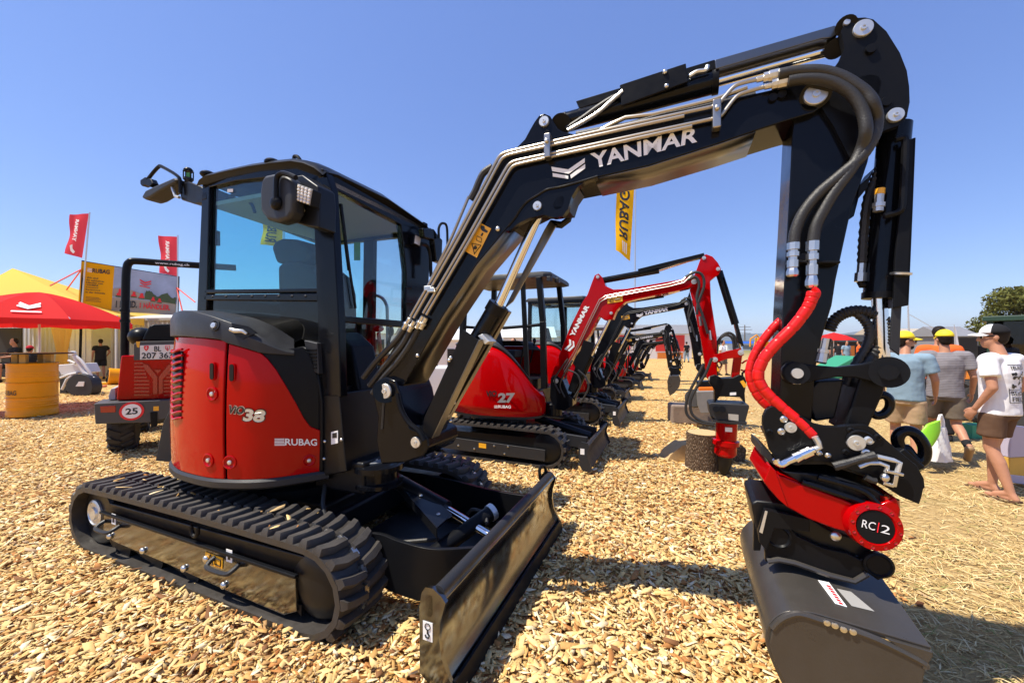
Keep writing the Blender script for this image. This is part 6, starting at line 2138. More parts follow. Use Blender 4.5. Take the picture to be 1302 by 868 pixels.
mat('banner_tree', (0.05, 0.08, 0.03), 0.6, var=0.4, vs=6)


def translucent(name, col, tr):
    m = mat(name, col, 0.75, spec=0.1)
    nt = m.node_tree
    b = nt.nodes['Principled BSDF']
    o = nt.nodes['Material Output']
    t = nt.nodes.new('ShaderNodeBsdfTranslucent')
    t.inputs[0].default_value = (*col, 1)
    mx = nt.nodes.new('ShaderNodeMixShader')
    mx.inputs[0].default_value = tr
    nt.links.new(b.outputs[0], mx.inputs[1])
    nt.links.new(t.outputs[0], mx.inputs[2])
    nt.links.new(mx.outputs[0], o.inputs[0])


translucent('tent_yellow', (0.92, 0.68, 0.16), 0.5)
translucent('parasol_red', (0.72, 0.03, 0.03), 0.35)
translucent('flag_red', (0.80, 0.07, 0.10), 0.5)
translucent('flag_yellow', (0.85, 0.47, 0.01), 0.35)

LO = (-5.42, 5.6)
WL = Frame(LO[0], LO[1], 38)
g = thing('wheel_loader', 'red compact wheel loader seen from behind with white number plate and round 25 sign', 'wheel loader', (LO[0], LO[1], 0), R(38))


def wl(pts, y=0.0):
    return WL.ys(pts, y)


hood = wl([(154, 452), (235, 451), (236, 506), (148, 509)], 0.04)
m = MB().prism(hood, (0, 1.1, 0))
hd = m.build('engine_hood', 'red_paint', g, 0.02)
for i in range(10):
    v = 460.5 + i * 4.5
    il = 0 if i < 1 else min(i * 2.0, 9)
    for a, b in ((170.5, 190 - (i < 5) * (8 - i * 1.2)), (208 + (i < 5) * (8 - i * 1.2), 231)):
        MB().prism(wl([(a, v), (b, v - 0.1), (b, v + 2.1), (a, v + 2.2)], 0.03), (0, 0.02, 0)).build('grille_slot', 'tail_red', hd)
for q in ([(182, 462), (188, 464), (200, 479), (200, 500.5), (194.5, 501), (194.5, 482), (184, 469)], [(221, 461), (214, 464), (202, 479), (202, 500.5), (207, 500), (207, 482), (219, 469)], [(196, 470), (205, 470), (200.5, 475)]):
    MB().prism(wl(q, 0.022), (0, 0.022, 0)).build('logo_bar', 'tail_red', hd)
m = MB().prism(wl([(170, 437), (178, 434), (222, 433), (224, 457), (170, 458)], 0.03), (0, 0.06, 0))
ph = m.build('plate_holder', 'loader_grey', g, 0.008)
pq = wl([(178, 439), (221, 437.8), (221, 456), (178, 457)], 0.02)
np_ = MB().prism(pq, (0, 0.008, 0)).build('number_plate', 'plate_white', ph)
text_quad('BL', wl([(196, 446.8)], 0.016)[0], wl([(205, 446.5)], 0.016)[0], wl([(196, 440)], 0.016)[0], 'black_print', np_, 0.02)
text_quad('207 363', wl([(180, 456)], 0.016)[0], wl([(219.5, 455.3)], 0.016)[0], wl([(180, 448.2)], 0.016)[0], 'black_print', np_, 0.02)
MB().prism(wl([(183, 439.5), (189, 439.3), (189, 443), (186, 446.5), (183, 443.2)], 0.016), (0, 0.002, 0)).build('crest', 'red_print', np_)
for a, b in (((184.3, 442.2), (187.8, 442.0)), ((186, 440.2), (186, 444.2))):
    MB().beam(wl([a], 0.014)[0], wl([b], 0.014)[0], 0.004, 0.014, up=(0, 1, 0)).build('crest_cross', 'white_print', np_)
MB().tube(wl([(210.5, 439.5), (215.5, 439.3), (215.5, 443), (213, 446), (210.5, 443)], 0.016), 0.004, 5, closed=True).build('crest', 'red_print', np_)
MB().tube(wl([(213, 441), (212.5, 443), (213.5, 445)], 0.016), 0.005, 5).build('crest_staff', 'red_print', np_)
m = MB().prism(wl([(180, 433), (184, 424), (190, 414), (196, 412), (240, 411), (240, 436)], 0.10), (0, 0.6, 0))
m.build('seat_back', 'black_satin', g, 0.03)
MB().ell(wl([(180, 428)], 0.35)[0], (0.16, 0.2, 0.14), 14, 8).build('side_pod', 'black_satin', g)
MB().prism(wl([(173, 434), (178, 434), (177, 442), (174, 441)], 0.028), (0, 0.01, 0)).build('warning_sticker', 'sticker_yellow', g)
bm_ = MB().prism(wl([(119.5, 513), (235, 507), (235, 532), (215, 531), (190, 537), (150, 538), (121, 539)], -0.10), (0, 0.55, 0)).build('bumper', 'loader_grey', g, 0.012)
MB().prism(wl([(127, 516.5), (147, 515.5), (147, 524), (128, 524.5)], -0.108), (0, 0.02, 0)).build('tail_light', 'tail_red', bm_, 0.005)
MB().prism(wl([(195, 516.5), (202, 516.2), (202, 521.8), (195, 522.2)], -0.106), (0, 0.01, 0)).build('warning_sticker', 'sticker_yellow', bm_)
MB().prism(wl([(191, 524), (200, 523.5), (200, 541), (192, 544)], -0.12), (0, 0.06, 0)).build('tow_hitch', 'black_satin', bm_, 0.006)
c = WL.y(167.5, 522.5, -0.108)
rr = 0.128
sg_ = MB().lathe(c, (0, -1, 0), [(rr, -0.004), (rr, 0.004), (0.001, 0.0045)], 36).build('speed_sign', 'red_print', g)
MB().lathe(c, (0, -1, 0), [(rr * 0.78, 0.004), (rr * 0.78, 0.007), (0.001, 0.0075)], 32).build('sign_face', 'white_print', sg_)
text_quad('25', c + V3(-0.063, -0.0095, -0.045), c + V3(0.063, -0.0095, -0.045), c + V3(-0.063, -0.0095, 0.045), 'black_print', sg_, 0.03)
MB().prism(wl([(138, 503), (141, 494), (147, 493), (147, 508), (138, 508)], 0.2), (0, 0.5, 0)).build('step', 'container_grey', g, 0.008)
bar = []
for k, q in enumerate([(158.5, 470), (159, 420), (160, 360), (161.5, 340), (165, 333.5), (173, 332), (215, 335), (300, 340.5)]):
    bar.append(WL.y(*q, 0.6))
rbar = MB().tube(cr(bar, 5), 0.052, 14).build('roll_bar', 'black_satin', g)
for v in (395, 408):
    p = WL.y(158.8, v, 0.6)
    MB().cyl(p - V3(0, 0, 0.02), p + V3(0, 0, 0.02), 0.062, n=14).build('bar_clamp', 'black_satin', rbar)
text_quad('www.rubag.ch', WL.y(197, 336.3, 0.54), WL.y(240.5, 339.3, 0.54), WL.y(197, 332.3, 0.54), 'white_print', rbar, 0.01)


def tyre(parent, c, ax, r, wd, name='tyre', rim='red_paint', lugs=18):
    ax = Vector(ax).normalized()
    a = ax.orthogonal().normalized()
    b = ax.cross(a)
    m = MB().lathe(Vector(c) - ax * wd / 2, ax, [(r * 0.55, 0.02), (r * 0.9, 0), (r * 0.97, wd * 0.1), (r, wd * 0.25), (r, wd * 0.75), (r * 0.97, wd * 0.9), (r * 0.9, wd), (r * 0.55, wd - 0.02)], 32)
    for i in range(lugs):
        for h in (0, 1):
            t = 2 * math.pi * (i + 0.5 * h) / lugs
            n_ = a * math.cos(t) + b * math.sin(t)
            t_ = n_.cross(ax)
            s_ = (-1, 1)[h]
            p = Vector(c) + n_ * r + ax * wd * 0.25 * s_
            d1 = (ax * s_ + t_ * 0.55).normalized()
            m.box(p, (wd * 0.52, 0.045 * r / 0.35, 0.05 * r / 0.35), m=Matrix((d1, n_.cross(d1), n_)).transposed())
    o = m.build('tyre', 'tyre', parent)
    MB().lathe(Vector(c) - ax * wd * 0.35, ax, [(r * 0.5, 0), (r * 0.57, 0.02), (r * 0.57, wd * 0.68), (r * 0.5, wd * 0.7)], 24).build('rim', rim, o)
    return o


c = WL.y(155, 548, 0.55)
for dx in (0.0, 1.15):
    tyre(g, (c.x + 0.02 + dx, 0.62, 0.36), (1, 0, 0), 0.37, 0.30)
    tyre(g, (c.x + 0.02 + dx, 2.2, 0.36), (1, 0, 0), 0.37, 0.30)
MB().box((c.x + 0.6, 1.4, 0.5), (0.6, 1.8, 0.3)).build('chassis', 'loader_grey', g, 0.03)

# ---- yellow drum used as a bar table
D0 = at(42, 530, 8.75)
DX_, DY_ = D0.x, 8.75
g = thing('drum_table', 'yellow steel drum used as a bar table with thin dark round top', 'bar table', (DX_, DY_, 0))
pr = [(0.36, 0), (0.385, 0.01), (0.385, 0.10), (0.375, 0.12)]
for k in range(3):
    z = 0.20 + k * 0.05
    pr += [(0.375, z), (0.382, z + 0.02), (0.375, z + 0.04)]
pr += [(0.375, 0.40), (0.395, 0.415), (0.375, 0.43), (0.375, 0.72), (0.395, 0.735), (0.375, 0.75)]
for k in range(3):
    z = 0.84 + k * 0.05
    pr += [(0.375, z), (0.382, z + 0.02), (0.375, z + 0.04)]
pr += [(0.378, 1.13), (0.39, 1.145), (0.38, 1.16), (0.36, 1.14), (0.001, 1.13)]
drum = MB().lathe((0, 0, 0.02), (0, 0, 1), pr, 40).build('drum', 'yellow_paint', g)
for k in range(4):
    a = math.pi / 2 * k + 0.4
    MB().box((0.27 * math.cos(a), 0.27 * math.sin(a), 1.26), (0.1, 0.1, 0.25), rz=a).build('post', 'wood_post', g, 0.006)
MB().lathe((0, 0, 1.375), (0, 0, 1), [(0.60, 0), (0.61, 0.012), (0.60, 0.025), (0.001, 0.026)], 44).build('tabletop', 'black_satin', g)
uv, fs = text_raw('RUBAG', 0.02)
va = math.atan2(-DY_, -DX_)                       # direction from the drum to the camera
vs = []
for a, b in uv:
    an = va - 1.42 + 0.78 * a
    vs.append((0.381 * math.cos(an), 0.381 * math.sin(an), 0.50 + 0.10 * b))
mb_ = MB()
mb_.add(vs, fs)
mb_.build('lettering', 'black_print', drum, angle=0)

# ---- red parasol over the drum
PX_, PY_ = at(50, 437, 9.6).x, 9.6
g = thing('parasol', 'red parasol with white logo above the yellow drum table', 'parasol', (PX_, PY_, 0))
MB().cyl((0, 0, 0.0), (0, 0, 2.85), 0.022, n=10).build('pole', 'alu', g)
MB().lathe((0, 0, 0), (0, 0, 1), [(0.3, 0), (0.3, 0.06), (0.05, 0.1)], 20).build('base', 'loader_grey', g)
NS, RP, ZT, ZE = 8, 1.75, 2.86, 2.16
m = MB()
a0 = 0.35
for k in range(NS):
    rws = []
    for i in range(9):
        t = i / 8
        row = []
        for j in range(7):
            s_ = j / 6
            A = a0 + 2 * math.pi * (k + s_) / NS
            rr = RP * t * math.cos(math.pi / NS) / math.cos(2 * math.pi / NS * (s_ - 0.5)) * (1 - 0.06 * math.sin(math.pi * s_) * t)
            z = ZT - (ZT - ZE) * (t ** 1.45) - 0.05 * math.sin(math.pi * s_) * t * (1 - t) * 2
            row.append((rr * math.cos(A), rr * math.sin(A), z))
        rws.append(row)
    m.grid(rws)
m.build('canopy', 'parasol_red', g, angle=25)
m = MB()
for k in range(NS):
    rws = [[], []]
    for j in range(7):
        s_ = j / 6
        A = a0 + 2 * math.pi * (k + s_) / NS
        rr = RP * math.cos(math.pi / NS) / math.cos(2 * math.pi / NS * (s_ - 0.5)) * (1 - 0.06 * math.sin(math.pi * s_))
        for q, dz in ((0, 0), (1, 0.13)):
            rws[q].append((rr * 1.003 * math.cos(A), rr * 1.003 * math.sin(A), ZE - dz - 0.02 * math.sin(3 * math.pi * s_) * q))
    m.grid(rws)
m.build('valance', 'parasol_red', g, angle=25)
for k in range(NS):
    A = a0 + 2 * math.pi * k / NS
    MB().tube([(0.05 * math.cos(A), 0.05 * math.sin(A), 2.82), (RP * 0.5 * math.cos(A), RP * 0.5 * math.sin(A), 2.58), (RP * math.cos(A), RP * math.sin(A), ZE)], 0.008, 5).build('rib', 'alu', g)
bestk = min(range(NS), key=lambda k: abs(((a0 + 2 * math.pi * (k + 0.5) / NS - math.atan2(-PY_, -PX_ - 0.5) + math.pi) % (2 * math.pi)) - math.pi))


def on_par(s_, t, lift=0.012):
    A = a0 + 2 * math.pi * (bestk + s_) / NS
    rr = RP * t * math.cos(math.pi / NS) / math.cos(2 * math.pi / NS * (s_ - 0.5)) * (1 - 0.06 * math.sin(math.pi * s_) * t)
    z = ZT - (ZT - ZE) * (t ** 1.45) - 0.05 * math.sin(math.pi * s_) * t * (1 - t) * 2
    return V3(rr * math.cos(A), rr * math.sin(A), z + lift + 0.02)


for q in ([(0.3, 0.60), (0.5, 0.70), (0.7, 0.60), (0.7, 0.66), (0.5, 0.76), (0.3, 0.66)], [(0.3, 0.70), (0.7, 0.70), (0.69, 0.73), (0.5, 0.80), (0.31, 0.73)], [(0.3, 0.86), (0.7, 0.86), (0.7, 0.89), (0.3, 0.89)]):
    MB().prism([on_par(a, b) for a, b in q], (0, 0, 0.003)).build('logo_stripe', 'white_print', g)

# ---- yellow marquee
ap = at(16, 341, 19.5)
rf = at(148, 401, 16.5)
g = thing('marquee', 'yellow pop-up marquee behind the red parasol', 'marquee', (ap.x, ap.y, 0))
o_ = V3(ap.x, ap.y, 0)
hz = rf.z
cs = [V3(rf.x, rf.y, hz) - o_, V3(rf.x - 1.5, rf.y + 6.0, hz) - o_, V3(rf.x - 9.0, rf.y + 6.0, hz) - o_, V3(rf.x - 7.6, rf.y - 0.6, hz) - o_]
ax_ = V3(0, 0, ap.z)
ax2 = V3(-1.2, 0, ap.z)
m = MB()
for a, b in ((0, 1), (1, 2), (2, 3), (3, 0)):
    rws = []
    for i in range(7):
        t = i / 6
        row = []
        for j in range(9):
            s_ = j / 8
            e_ = cs[a].lerp(cs[b], s_)
            p = ax_.lerp(e_, t)
            p.z = ax_.z + (hz - ax_.z) * (t ** 0.8) if False else p.z - 0.10 * math.sin(math.pi * t)
            row.append(p)
        rws.append(row)
    m.grid(rws)
m.build('roof', 'tent_yellow', g, angle=30)
m = MB()
for a, b in ((0, 1), (1, 2), (2, 3), (3, 0)):
    m.grid([[cs[a].lerp(cs[b], j / 10) - V3(0, 0, dz + (0.04 * (j % 2) if dz else 0)) for j in range(11)] for dz in (0.0, 0.33)])
m.build('valance', 'tent_yellow', g, angle=0)
for c_ in cs:
    MB().box((c_.x, c_.y, hz / 2), (0.07, 0.07, hz)).build('pole', 'alu', g)
cu = at(68, 430, 16.3) - o_
rws = []
for z in (0.5, 1.2, 1.7, 2.2, hz - 0.05):
    wdt = 0.10 + 0.11 * abs(z - 1.1)
    rws.append([V3(cu.x + (j / 10 - 0.5) * wdt * 4, cu.y + 0.07 * math.sin(j * 2.2) + 0.3, z) for j in range(11)])
MB().grid(rws).build('curtain', 'tent_yellow', g, solid=0.01)

# ---- shipping containers
def container(name, label, a, b, depth, z1, mt, ribs=True, doors=0):
    d = (b - a).normalized()
    n_ = V3(-d.y, d.x, 0)
    g = thing('container', label, 'container', (a.x, a.y, 0), math.atan2(d.y, d.x))
    L = (b - a).length
    if ribs:
        pts = []
        k = 0
        x = 0.0
        while x < L:
            pts += [(x, 0.0), (min(L, x + 0.10), 0.0), (min(L, x + 0.14), 0.045), (min(L, x + 0.22), 0.045)]
            x += 0.27
        pts = [V3(px_, py_, 0.12) for px_, py_ in pts] + [V3(L, depth, 0.12), V3(0, depth, 0.12)]
        MB().prism(pts, (0, 0, z1 - 0.2)).build('wall', mt, g, angle=20)
    else:
        MB().box((L / 2, depth / 2, z1 / 2 + 0.05), (L, depth, z1 - 0.15)).build('wall', mt, g, 0.01)
    MB().box((L / 2, depth / 2, z1 - 0.02), (L + 0.04, depth + 0.04, 0.14)).build('roof', mt, g, 0.01)
    MB().box((L / 2, depth / 2, 0.1), (L + 0.04, depth + 0.04, 0.2)).build('floor_frame', mt, g, 0.01)
    for k in range(doors):
        w_ = L / doors
        dr = MB().box((w_ * (k + 0.5), -0.02, z1 / 2), (w_ - 0.04, 0.05, z1 - 0.4)).build('door', mt, g, 0.008)
        for q in (0.35, 0.65):
            MB().cyl((w_ * (k + q), -0.06, 0.2), (w_ * (k + q), -0.06, z1 - 0.2), 0.018, n=8).build('lock_rod', 'alu', dr)
        for z in (0.9, 1.7):
            MB().box((w_ * (k + 0.5), -0.05, z), (w_ - 0.1, 0.012, 0.03)).build('door_rib', mt, dr)
    return g


a, b = at(-20, 437, 21.0), at(75, 437, 20.2)
container('container', 'pale ribbed container wall in the shade at the back of the yellow marquee', a, b, 2.4, 2.95, 'container_white')
a, b = at(76, 437, 19.4), at(118, 437, 19.0)
container('container', 'light grey container end with double door beside the yellow curtain', a, b, 3.0, 2.95, 'container_white', False, 2)
a, b = at(141, 437, 18.6), at(330, 437, 17.0)
container('container', 'grey ribbed container behind the red wheel loader', a, b, 2.4, 2.75, 'container_grey')
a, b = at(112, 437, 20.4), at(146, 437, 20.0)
dk = MB().prism([V3(a.x, a.y, 0), V3(b.x, b.y, 0), V3(b.x, b.y, 2.9), V3(a.x, a.y, 2.9)], (0, 0.1, 0)).build('tarpaulin', 'dark_inside', None)  # added near-black sheet, paints the shade between the containers
tag(dk, 'dark sheet put in for the shade in the gap between the two containers', 'tarpaulin')
# pale awning over the grey container
a, b = at(162, 405, 16.2), at(250, 404, 15.2)
m = MB().prism([a, b, b + V3(0.6, 1.6, 0.22), a + V3(-0.6, 1.6, 0.22)], (0, 0, 0.04))
aw = m.build('awning', 'container_white', None)
tag(aw, 'cream awning stretched along the top of the grey container', 'awning')

# ---- banner on its frame above the containers
BL_, BR_ = at(99, 392, 17.0), at(222.5, 400, 18.6)
BT_, BS_ = at(103.5, 332, 17.0), at(225.5, 352, 18.6)
g = thing('banner', 'large printed banner with yellow panel and red lettering above the containers', 'banner', (BL_.x, BL_.y, 0))
o_ = V3(BL_.x, BL_.y, 0)


def bn(a, b, off=0.0):
    p = (BL_ * (1 - a) + BR_ * a) * (1 - b) + (BT_ * (1 - a) + BS_ * a) * b
    return p - o_ + V3(0.05, -0.12, 0) * off


for q, mt, nm in (([(0, 0), (.325, 0), (.325, 1), (0, 1)], 'flag_yellow', 'yellow_panel'), ([(.325, 0.30), (1, .30), (1, 1), (.325, 1)], 'banner_sky', 'picture_panel'),
                  ([(.325, 0.0), (1, .0), (1, .30), (.325, .30)], 'banner_ground', 'picture_panel')):
    MB().prism([bn(a, b) for a, b in q], (0.01, 0.03, 0)).build(nm, mt, g)
text_quad('RUBAG', bn(.115, .79, .2), bn(.285, .81, .2), bn(.115, .885, .2), 'black_print', g, 0.03)
for i in range(3):
    MB().prism([bn(.065, .80 + .03 * i, .2), bn(.11, .80 + .03 * i, .2), bn(.11, .815 + .03 * i, .2), bn(.065, .815 + .03 * i, .2)], (0, 0.004, 0)).build('logo_bar', 'white_print', g)
for i, s_ in enumerate(('Wir sind', 'Ihr exklusiver', 'Händler von', 'YANMAR', 'Compact', 'Equipment', 'in der Schweiz')):
    w_ = (.11, .175, .16, .12, .12, .14, .19)[i]
    text_quad(s_, bn(.065, .655 - i * .052, .2), bn(.065 + w_, .665 - i * .052, .2), bn(.065, .69 - i * .052, .2), 'black_print', g, 0.02)
for i in range(4):
    MB().prism([bn(.07, .25 - i * .028, .2), bn(.2 + .02 * (i % 2), .255 - i * .028, .2), bn(.2 + .02 * (i % 2), .263 - i * .028, .2), bn(.07, .258 - i * .028, .2)], (0, 0.004, 0)).build('print_line', 'black_print', g)
text_quad('1 LAND.', bn(.37, .07, .3), bn(.585, .10, .3), bn(.37, .235, .3), 'black_print', g, 0.03)
text_quad('1 HÄNDLER.', bn(.615, .105, .3), bn(.945, .10, .3), bn(.615, .265, .3), 'red_print', g, 0.03)
for q in ([(.595, .80), (.655, .745), (.72, .80), (.72, .77), (.655, .71), (.60, .765)], [(.60, .735), (.655, .685), (.72, .74), (.72, .712), (.655, .655), (.605, .705)], [(.60, .65), (.71, .63), (.71, .61), (.60, .63)]):
    MB().prism([bn(a, b, .3) for a, b in q], (0, 0.004, 0)).build('logo_stripe', 'red_print', g)
tr = [(.66, .36)]
pts = [(.66, .33)] + [(.66 + .34 * i / 24, .47 + .10 * abs(noise.noise(Vector((i * .55, 1, 0)))) + .05 * math.sin(i * .5)) for i in range(25)] + [(1, .28), (.8, .31)]
MB().prism([bn(a, b, .15) for a, b in pts], (0, 0.004, 0)).build('printed_trees', 'banner_tree', g)
MB().prism([bn(a, b, .12) for a, b in [(.325, .33), (.325, .50), (.42, .55), (.55, .50), (.68, .40), (.68, .33)]], (0, 0.004, 0)).build('printed_hill', 'banner_ground', g)
for a, b, s_ in ((.37, .34, 1.0), (.52, .36, .7), (.60, .34, .75), (.73, .30, .6), (.80, .28, .6)):
    q = [(0, 0), (.07, 0), (.075, .06), (.06, .08), (.055, .17), (.02, .17), (.015, .08), (0, .06)]
    MB().prism([bn(a + x * s_, b + y * s_, .25) for x, y in q], (0, 0.004, 0)).build('printed_tractor', 'red_print', g)
    MB().prism([bn(a - .01 * s_ + x * s_, b - .02 * s_ + y * s_, .26) for x, y in [(0, 0), (.09, 0), (.09, .035), (0, .035)]], (0, 0.004, 0)).build('printed_shadow', 'banner_tree', g)
for p, q in ((bn(0, 0), bn(0, 1.02)), (bn(1, 0), bn(1, 1.02))):
    MB().cyl((p.x, p.y + 0.06, 0.0), (q.x, q.y + 0.06, q.z), 0.045, n=10).build('post', 'black_satin', g)
MB().cyl(bn(0, 1.0) + V3(0, .06, 0), bn(1, 1.0) + V3(0, .06, 0), 0.035, n=8).build('top_rail', 'black_satin', g)
MB().cyl(bn(0, 0.0) + V3(0, .06, 0), bn(1, 0.0) + V3(0, .06, 0), 0.035, n=8).build('bottom_rail', 'alu', g)
for p, (u, v, Y), nm in ((bn(0, .82), (64, 363, 15.5), 0), (bn(0, .80), (82, 372, 19.5), 0), (bn(1, .72), (248, 384, 17.5), 0), (bn(1, .72), (233, 400, 18.0), 0)):
    MB().tube([p, at(u, v, Y) - o_], 0.028, 5).build('guy_strap', 'strap_red', g)


def flag(name, label, corners, Y, pole, m, text, tm, logo=True, group=None, wob=0.08):
    """corners: top-free, top-pole, bottom-pole, bottom-free in picture coordinates; hangs from a pole Y metres ahead"""
    P = [at(u, v, Y) for u, v in corners]
    base = V3(P[1].x, Y, 0)
    g = thing('flag', label, 'flag', base, 0, group)
    P = [p - base for p in P]
    rws = []
    for i in range(15):
        t = i / 14
        row = []
        for j in range(9):
            s_ = j / 8
            p = (P[0] * (1 - s_) + P[1] * s_) * (1 - t) + (P[3] * (1 - s_) + P[2] * s_) * t
            p = p + V3(0.0, wob * math.sin(s_ * 5 + t * 3) * (1 - s_) - 0.03 * math.sin(t * 9) * (1 - s_), 0.0)
            row.append(p)
        rws.append(row)
    cl = MB().grid(rws).build('cloth', m, g)

    def fl(s_, t):
        i, j = min(13, int(t * 14)), min(7, int(s_ * 8))
        a, b = t * 14 - i, s_ * 8 - j
        return (rws[i][j] * (1 - b) + rws[i][j + 1] * b) * (1 - a) + (rws[i + 1][j] * (1 - b) + rws[i + 1][j + 1] * b) * a + V3(0, -0.02, 0)
    s0, s1, t0, t1 = text[1]
    uv, fs = text_raw(text[0], 0.03)
    mb_ = MB()
    mb_.add([fl(s0 + (s1 - s0) * b, t0 + (t1 - t0) * a) for a, b in uv], fs)
    mb_.build('lettering', tm, cl, angle=0)
    for q in (text[2] if len(text) > 2 else []):
        MB().prism([fl(a, b) for a, b in q], (0, 0.004, 0)).build('logo_stripe', 'white_print', cl)
    (u0, v0), (u1, v1) = pole
    a, b = at(u0, v0, Y) - base, at(u1, v1, Y) - base
    MB().tube([a, b], 0.028, 8).build('pole', 'alu', g)
    return g


# the flags are seen from behind, so their lettering runs mirrored down the cloth
stripe = [[(.32, .78), (.45, .74), (.50, .84), (.62, .90), (.55, .95), (.42, .90)]]
flag('flag', 'red flag with mirrored white lettering on the left end of the banner', [(88.5, 272.5), (113, 271.5), (104.5, 328), (82, 322)], 17.0, ((114, 270), (103, 400)), 'flag_red', ('YANMAR', (.36, .60, .66, .12), stripe), 'white_print')
flag('flag', 'red flag with mirrored white lettering on the right end of the banner', [(201, 299.5), (225, 301), (225, 351), (202.5, 347)], 18.6, ((226.2, 299), (225.4, 410)), 'flag_red', ('YANMAR', (.40, .64, .70, .12), stripe), 'white_print')
bars = [[(.38 + .13 * i, .80), (.46 + .13 * i, .80), (.50 + .12 * i, .95), (.44 + .12 * i, .95)] for i in range(3)]
flag('flag', 'tall yellow flag with black lettering behind the black boom', [(784, 235.5), (806.5, 239), (801, 332), (783, 318)], 15.0, ((808, 237), (807, 470)), 'flag_yellow', ('RUBAG', (.20, .76, .76, .06), bars), 'black_print')
flag('flag', 'yellow flag seen through the cab windows of the large excavator', [(333, 270), (360, 272), (359, 314), (331, 311)], 13.0, ((361, 270), (361, 470)), 'flag_yellow', ('RUBAG', (.25, .75, .9, .1)), 'black_print')

# ---- white and black cutting machine behind the drum
c = at(100, 503, 12.2)
g = thing('wheel_saw', 'white framed cutting attachment with round black guard beside the drum table', 'cutting attachment', (c.x, 12.2, 0))
ws = Frame(c.x, 12.2, 0)
q = [(84, 497), (83, 488), (87, 481), (94, 476), (102, 475), (110, 477), (116, 483), (118, 492), (116, 500), (110, 503), (92, 503)]
MB().prism([ws.y(u, v, -0.1) for u, v in q], (0, 0.3, 0)).build('guard', 'dark_plastic', g, 0.02)
MB().prism([ws.y(u, v, -0.12) for u, v in [(96, 491), (100, 485), (107, 485), (106, 491)]], (0, 0.03, 0)).build('bracket', 'container_white', g)
for q, r_ in (([(92, 449), (100, 462), (106, 473), (119, 481)], 0.05), ([(93, 450), (103, 458), (114, 473), (118, 482)], 0.04), ([(77, 480), (88, 476), (98, 474)], 0.035), ([(79, 495), (85, 482), (92, 477)], 0.035), ([(92, 480), (97, 485)], 0.03), ([(87, 458), (96, 462)], 0.035)):
    MB().tube([ws.y(u, v, 0.05) for u, v in q], r_, 8).build('frame_tube', 'container_white', g)
MB().prism([ws.y(u, v, 0.1) for u, v in [(70, 464), (98, 462), (104, 474), (78, 477)]], (0, 0.6, 0)).build('housing', 'container_white', g, 0.02)
MB().prism([ws.y(u, v, 0.3) for u, v in [(76, 480), (84, 480), (84, 500), (76, 500)]], (0, 0.3, 0)).build('foot', 'dark_inside', g)
MB().lathe(ws.y(93, 449, 0.05) + V3(0, -0.08, 0), (0, 1, 0), [(0.07, 0), (0.07, 0.12)], 14).build('handle_joint', 'container_white', g)
c = at(141, 489, 15.4)
g = thing('drum_fan', 'yellow drum fan lying on the chips left of the wheel loader', 'fan', (c.x, 15.4, 0), 0.0)
ax_ = V3(-0.62, -0.75, 0.1).normalized()
cc = V3(-0.12, 0, 0.33)
MB().lathe(cc - ax_ * 0.0, -ax_, [(0.30, 0), (0.33, 0.02), (0.32, 0.10), (0.31, 0.5), (0.26, 0.55)], 28).build('housing', 'yellow_paint', g)
MB().lathe(cc + ax_ * 0.005, -ax_, [(0.27, 0), (0.27, 0.02), (0.001, 0.03)], 28).build('fan_opening', 'dark_inside', g)
m = MB()
for k in range(5):
    a = ax_.orthogonal().normalized()
    b = ax_.cross(a)
    t = k * 2 * math.pi / 5
    d = a * math.cos(t) + b * math.sin(t)
    m.beam(cc + ax_ * 0.012 + d * 0.05, cc + ax_ * 0.012 + d * 0.25, 0.10, 0.012, up=tuple(ax_ + d.cross(ax_) * 0.4))
m.build('fan_blade', 'black_satin', g)
MB().box((-0.2, 0.15, 0.04), (0.5, 0.4, 0.06)).build('foot', 'yellow_paint', g, 0.01)
for u0, v0, u1, v1, Y in ((118, 490, 128, 484, 14.5), (150, 492, 160, 488, 15.0)):
    pass
cb = MB().tube(cr([at(117, 492, 13.9) * 1.0 if False else V3(at(117, 492, 14.0).x, 14.0, 0.03), V3(at(121, 492, 14.3).x, 14.3, 0.05), V3(at(126, 490, 14.1).x, 14.1, 0.04), V3(at(120, 492, 13.8).x, 13.8, 0.06), V3(at(128, 492, 14.4).x, 14.6, 0.04)], 6), 0.03, 6).build('extension_cable', 'strap_red', None)
tag(cb, 'coiled orange extension cable on the chips beside the yellow fan', 'cable')
# benches and bar in the shade of the marquee
for u, v, Y, lab in ((8, 470, 17.6, 'dark bar counter in the shade on the left edge under the marquee'), (40, 468, 18.4, 'low dark table at which the seated visitors sit')):
    c = at(u, v, Y)
    g = thing('table', lab, 'table', (c.x, Y, 0))
    MB().box((0, 0, 0.98 if u < 20 else 0.76), (1.3, 0.6, 0.06)).build('tabletop', 'dark_inside', g)
    for sx in (-0.55, 0.55):
        for sy in (-0.22, 0.22):
            MB().box((sx, sy, 0.48 if u < 20 else 0.37), (0.05, 0.05, 0.95 if u < 20 else 0.73)).build('leg', 'alu', g)
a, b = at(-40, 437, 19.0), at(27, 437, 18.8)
dk = MB().prism([V3(a.x, a.y, 0), V3(b.x, b.y, 0), V3(b.x, b.y, 2.35), V3(a.x, a.y, 2.35)], (0, 0.06, 0)).build('tarpaulin', 'dark_inside', None)  # added near-black sheet, darkens the shaded end under the marquee
tag(dk, 'dark sheet put in for the shade at the left end of the yellow marquee', 'tarpaulin')

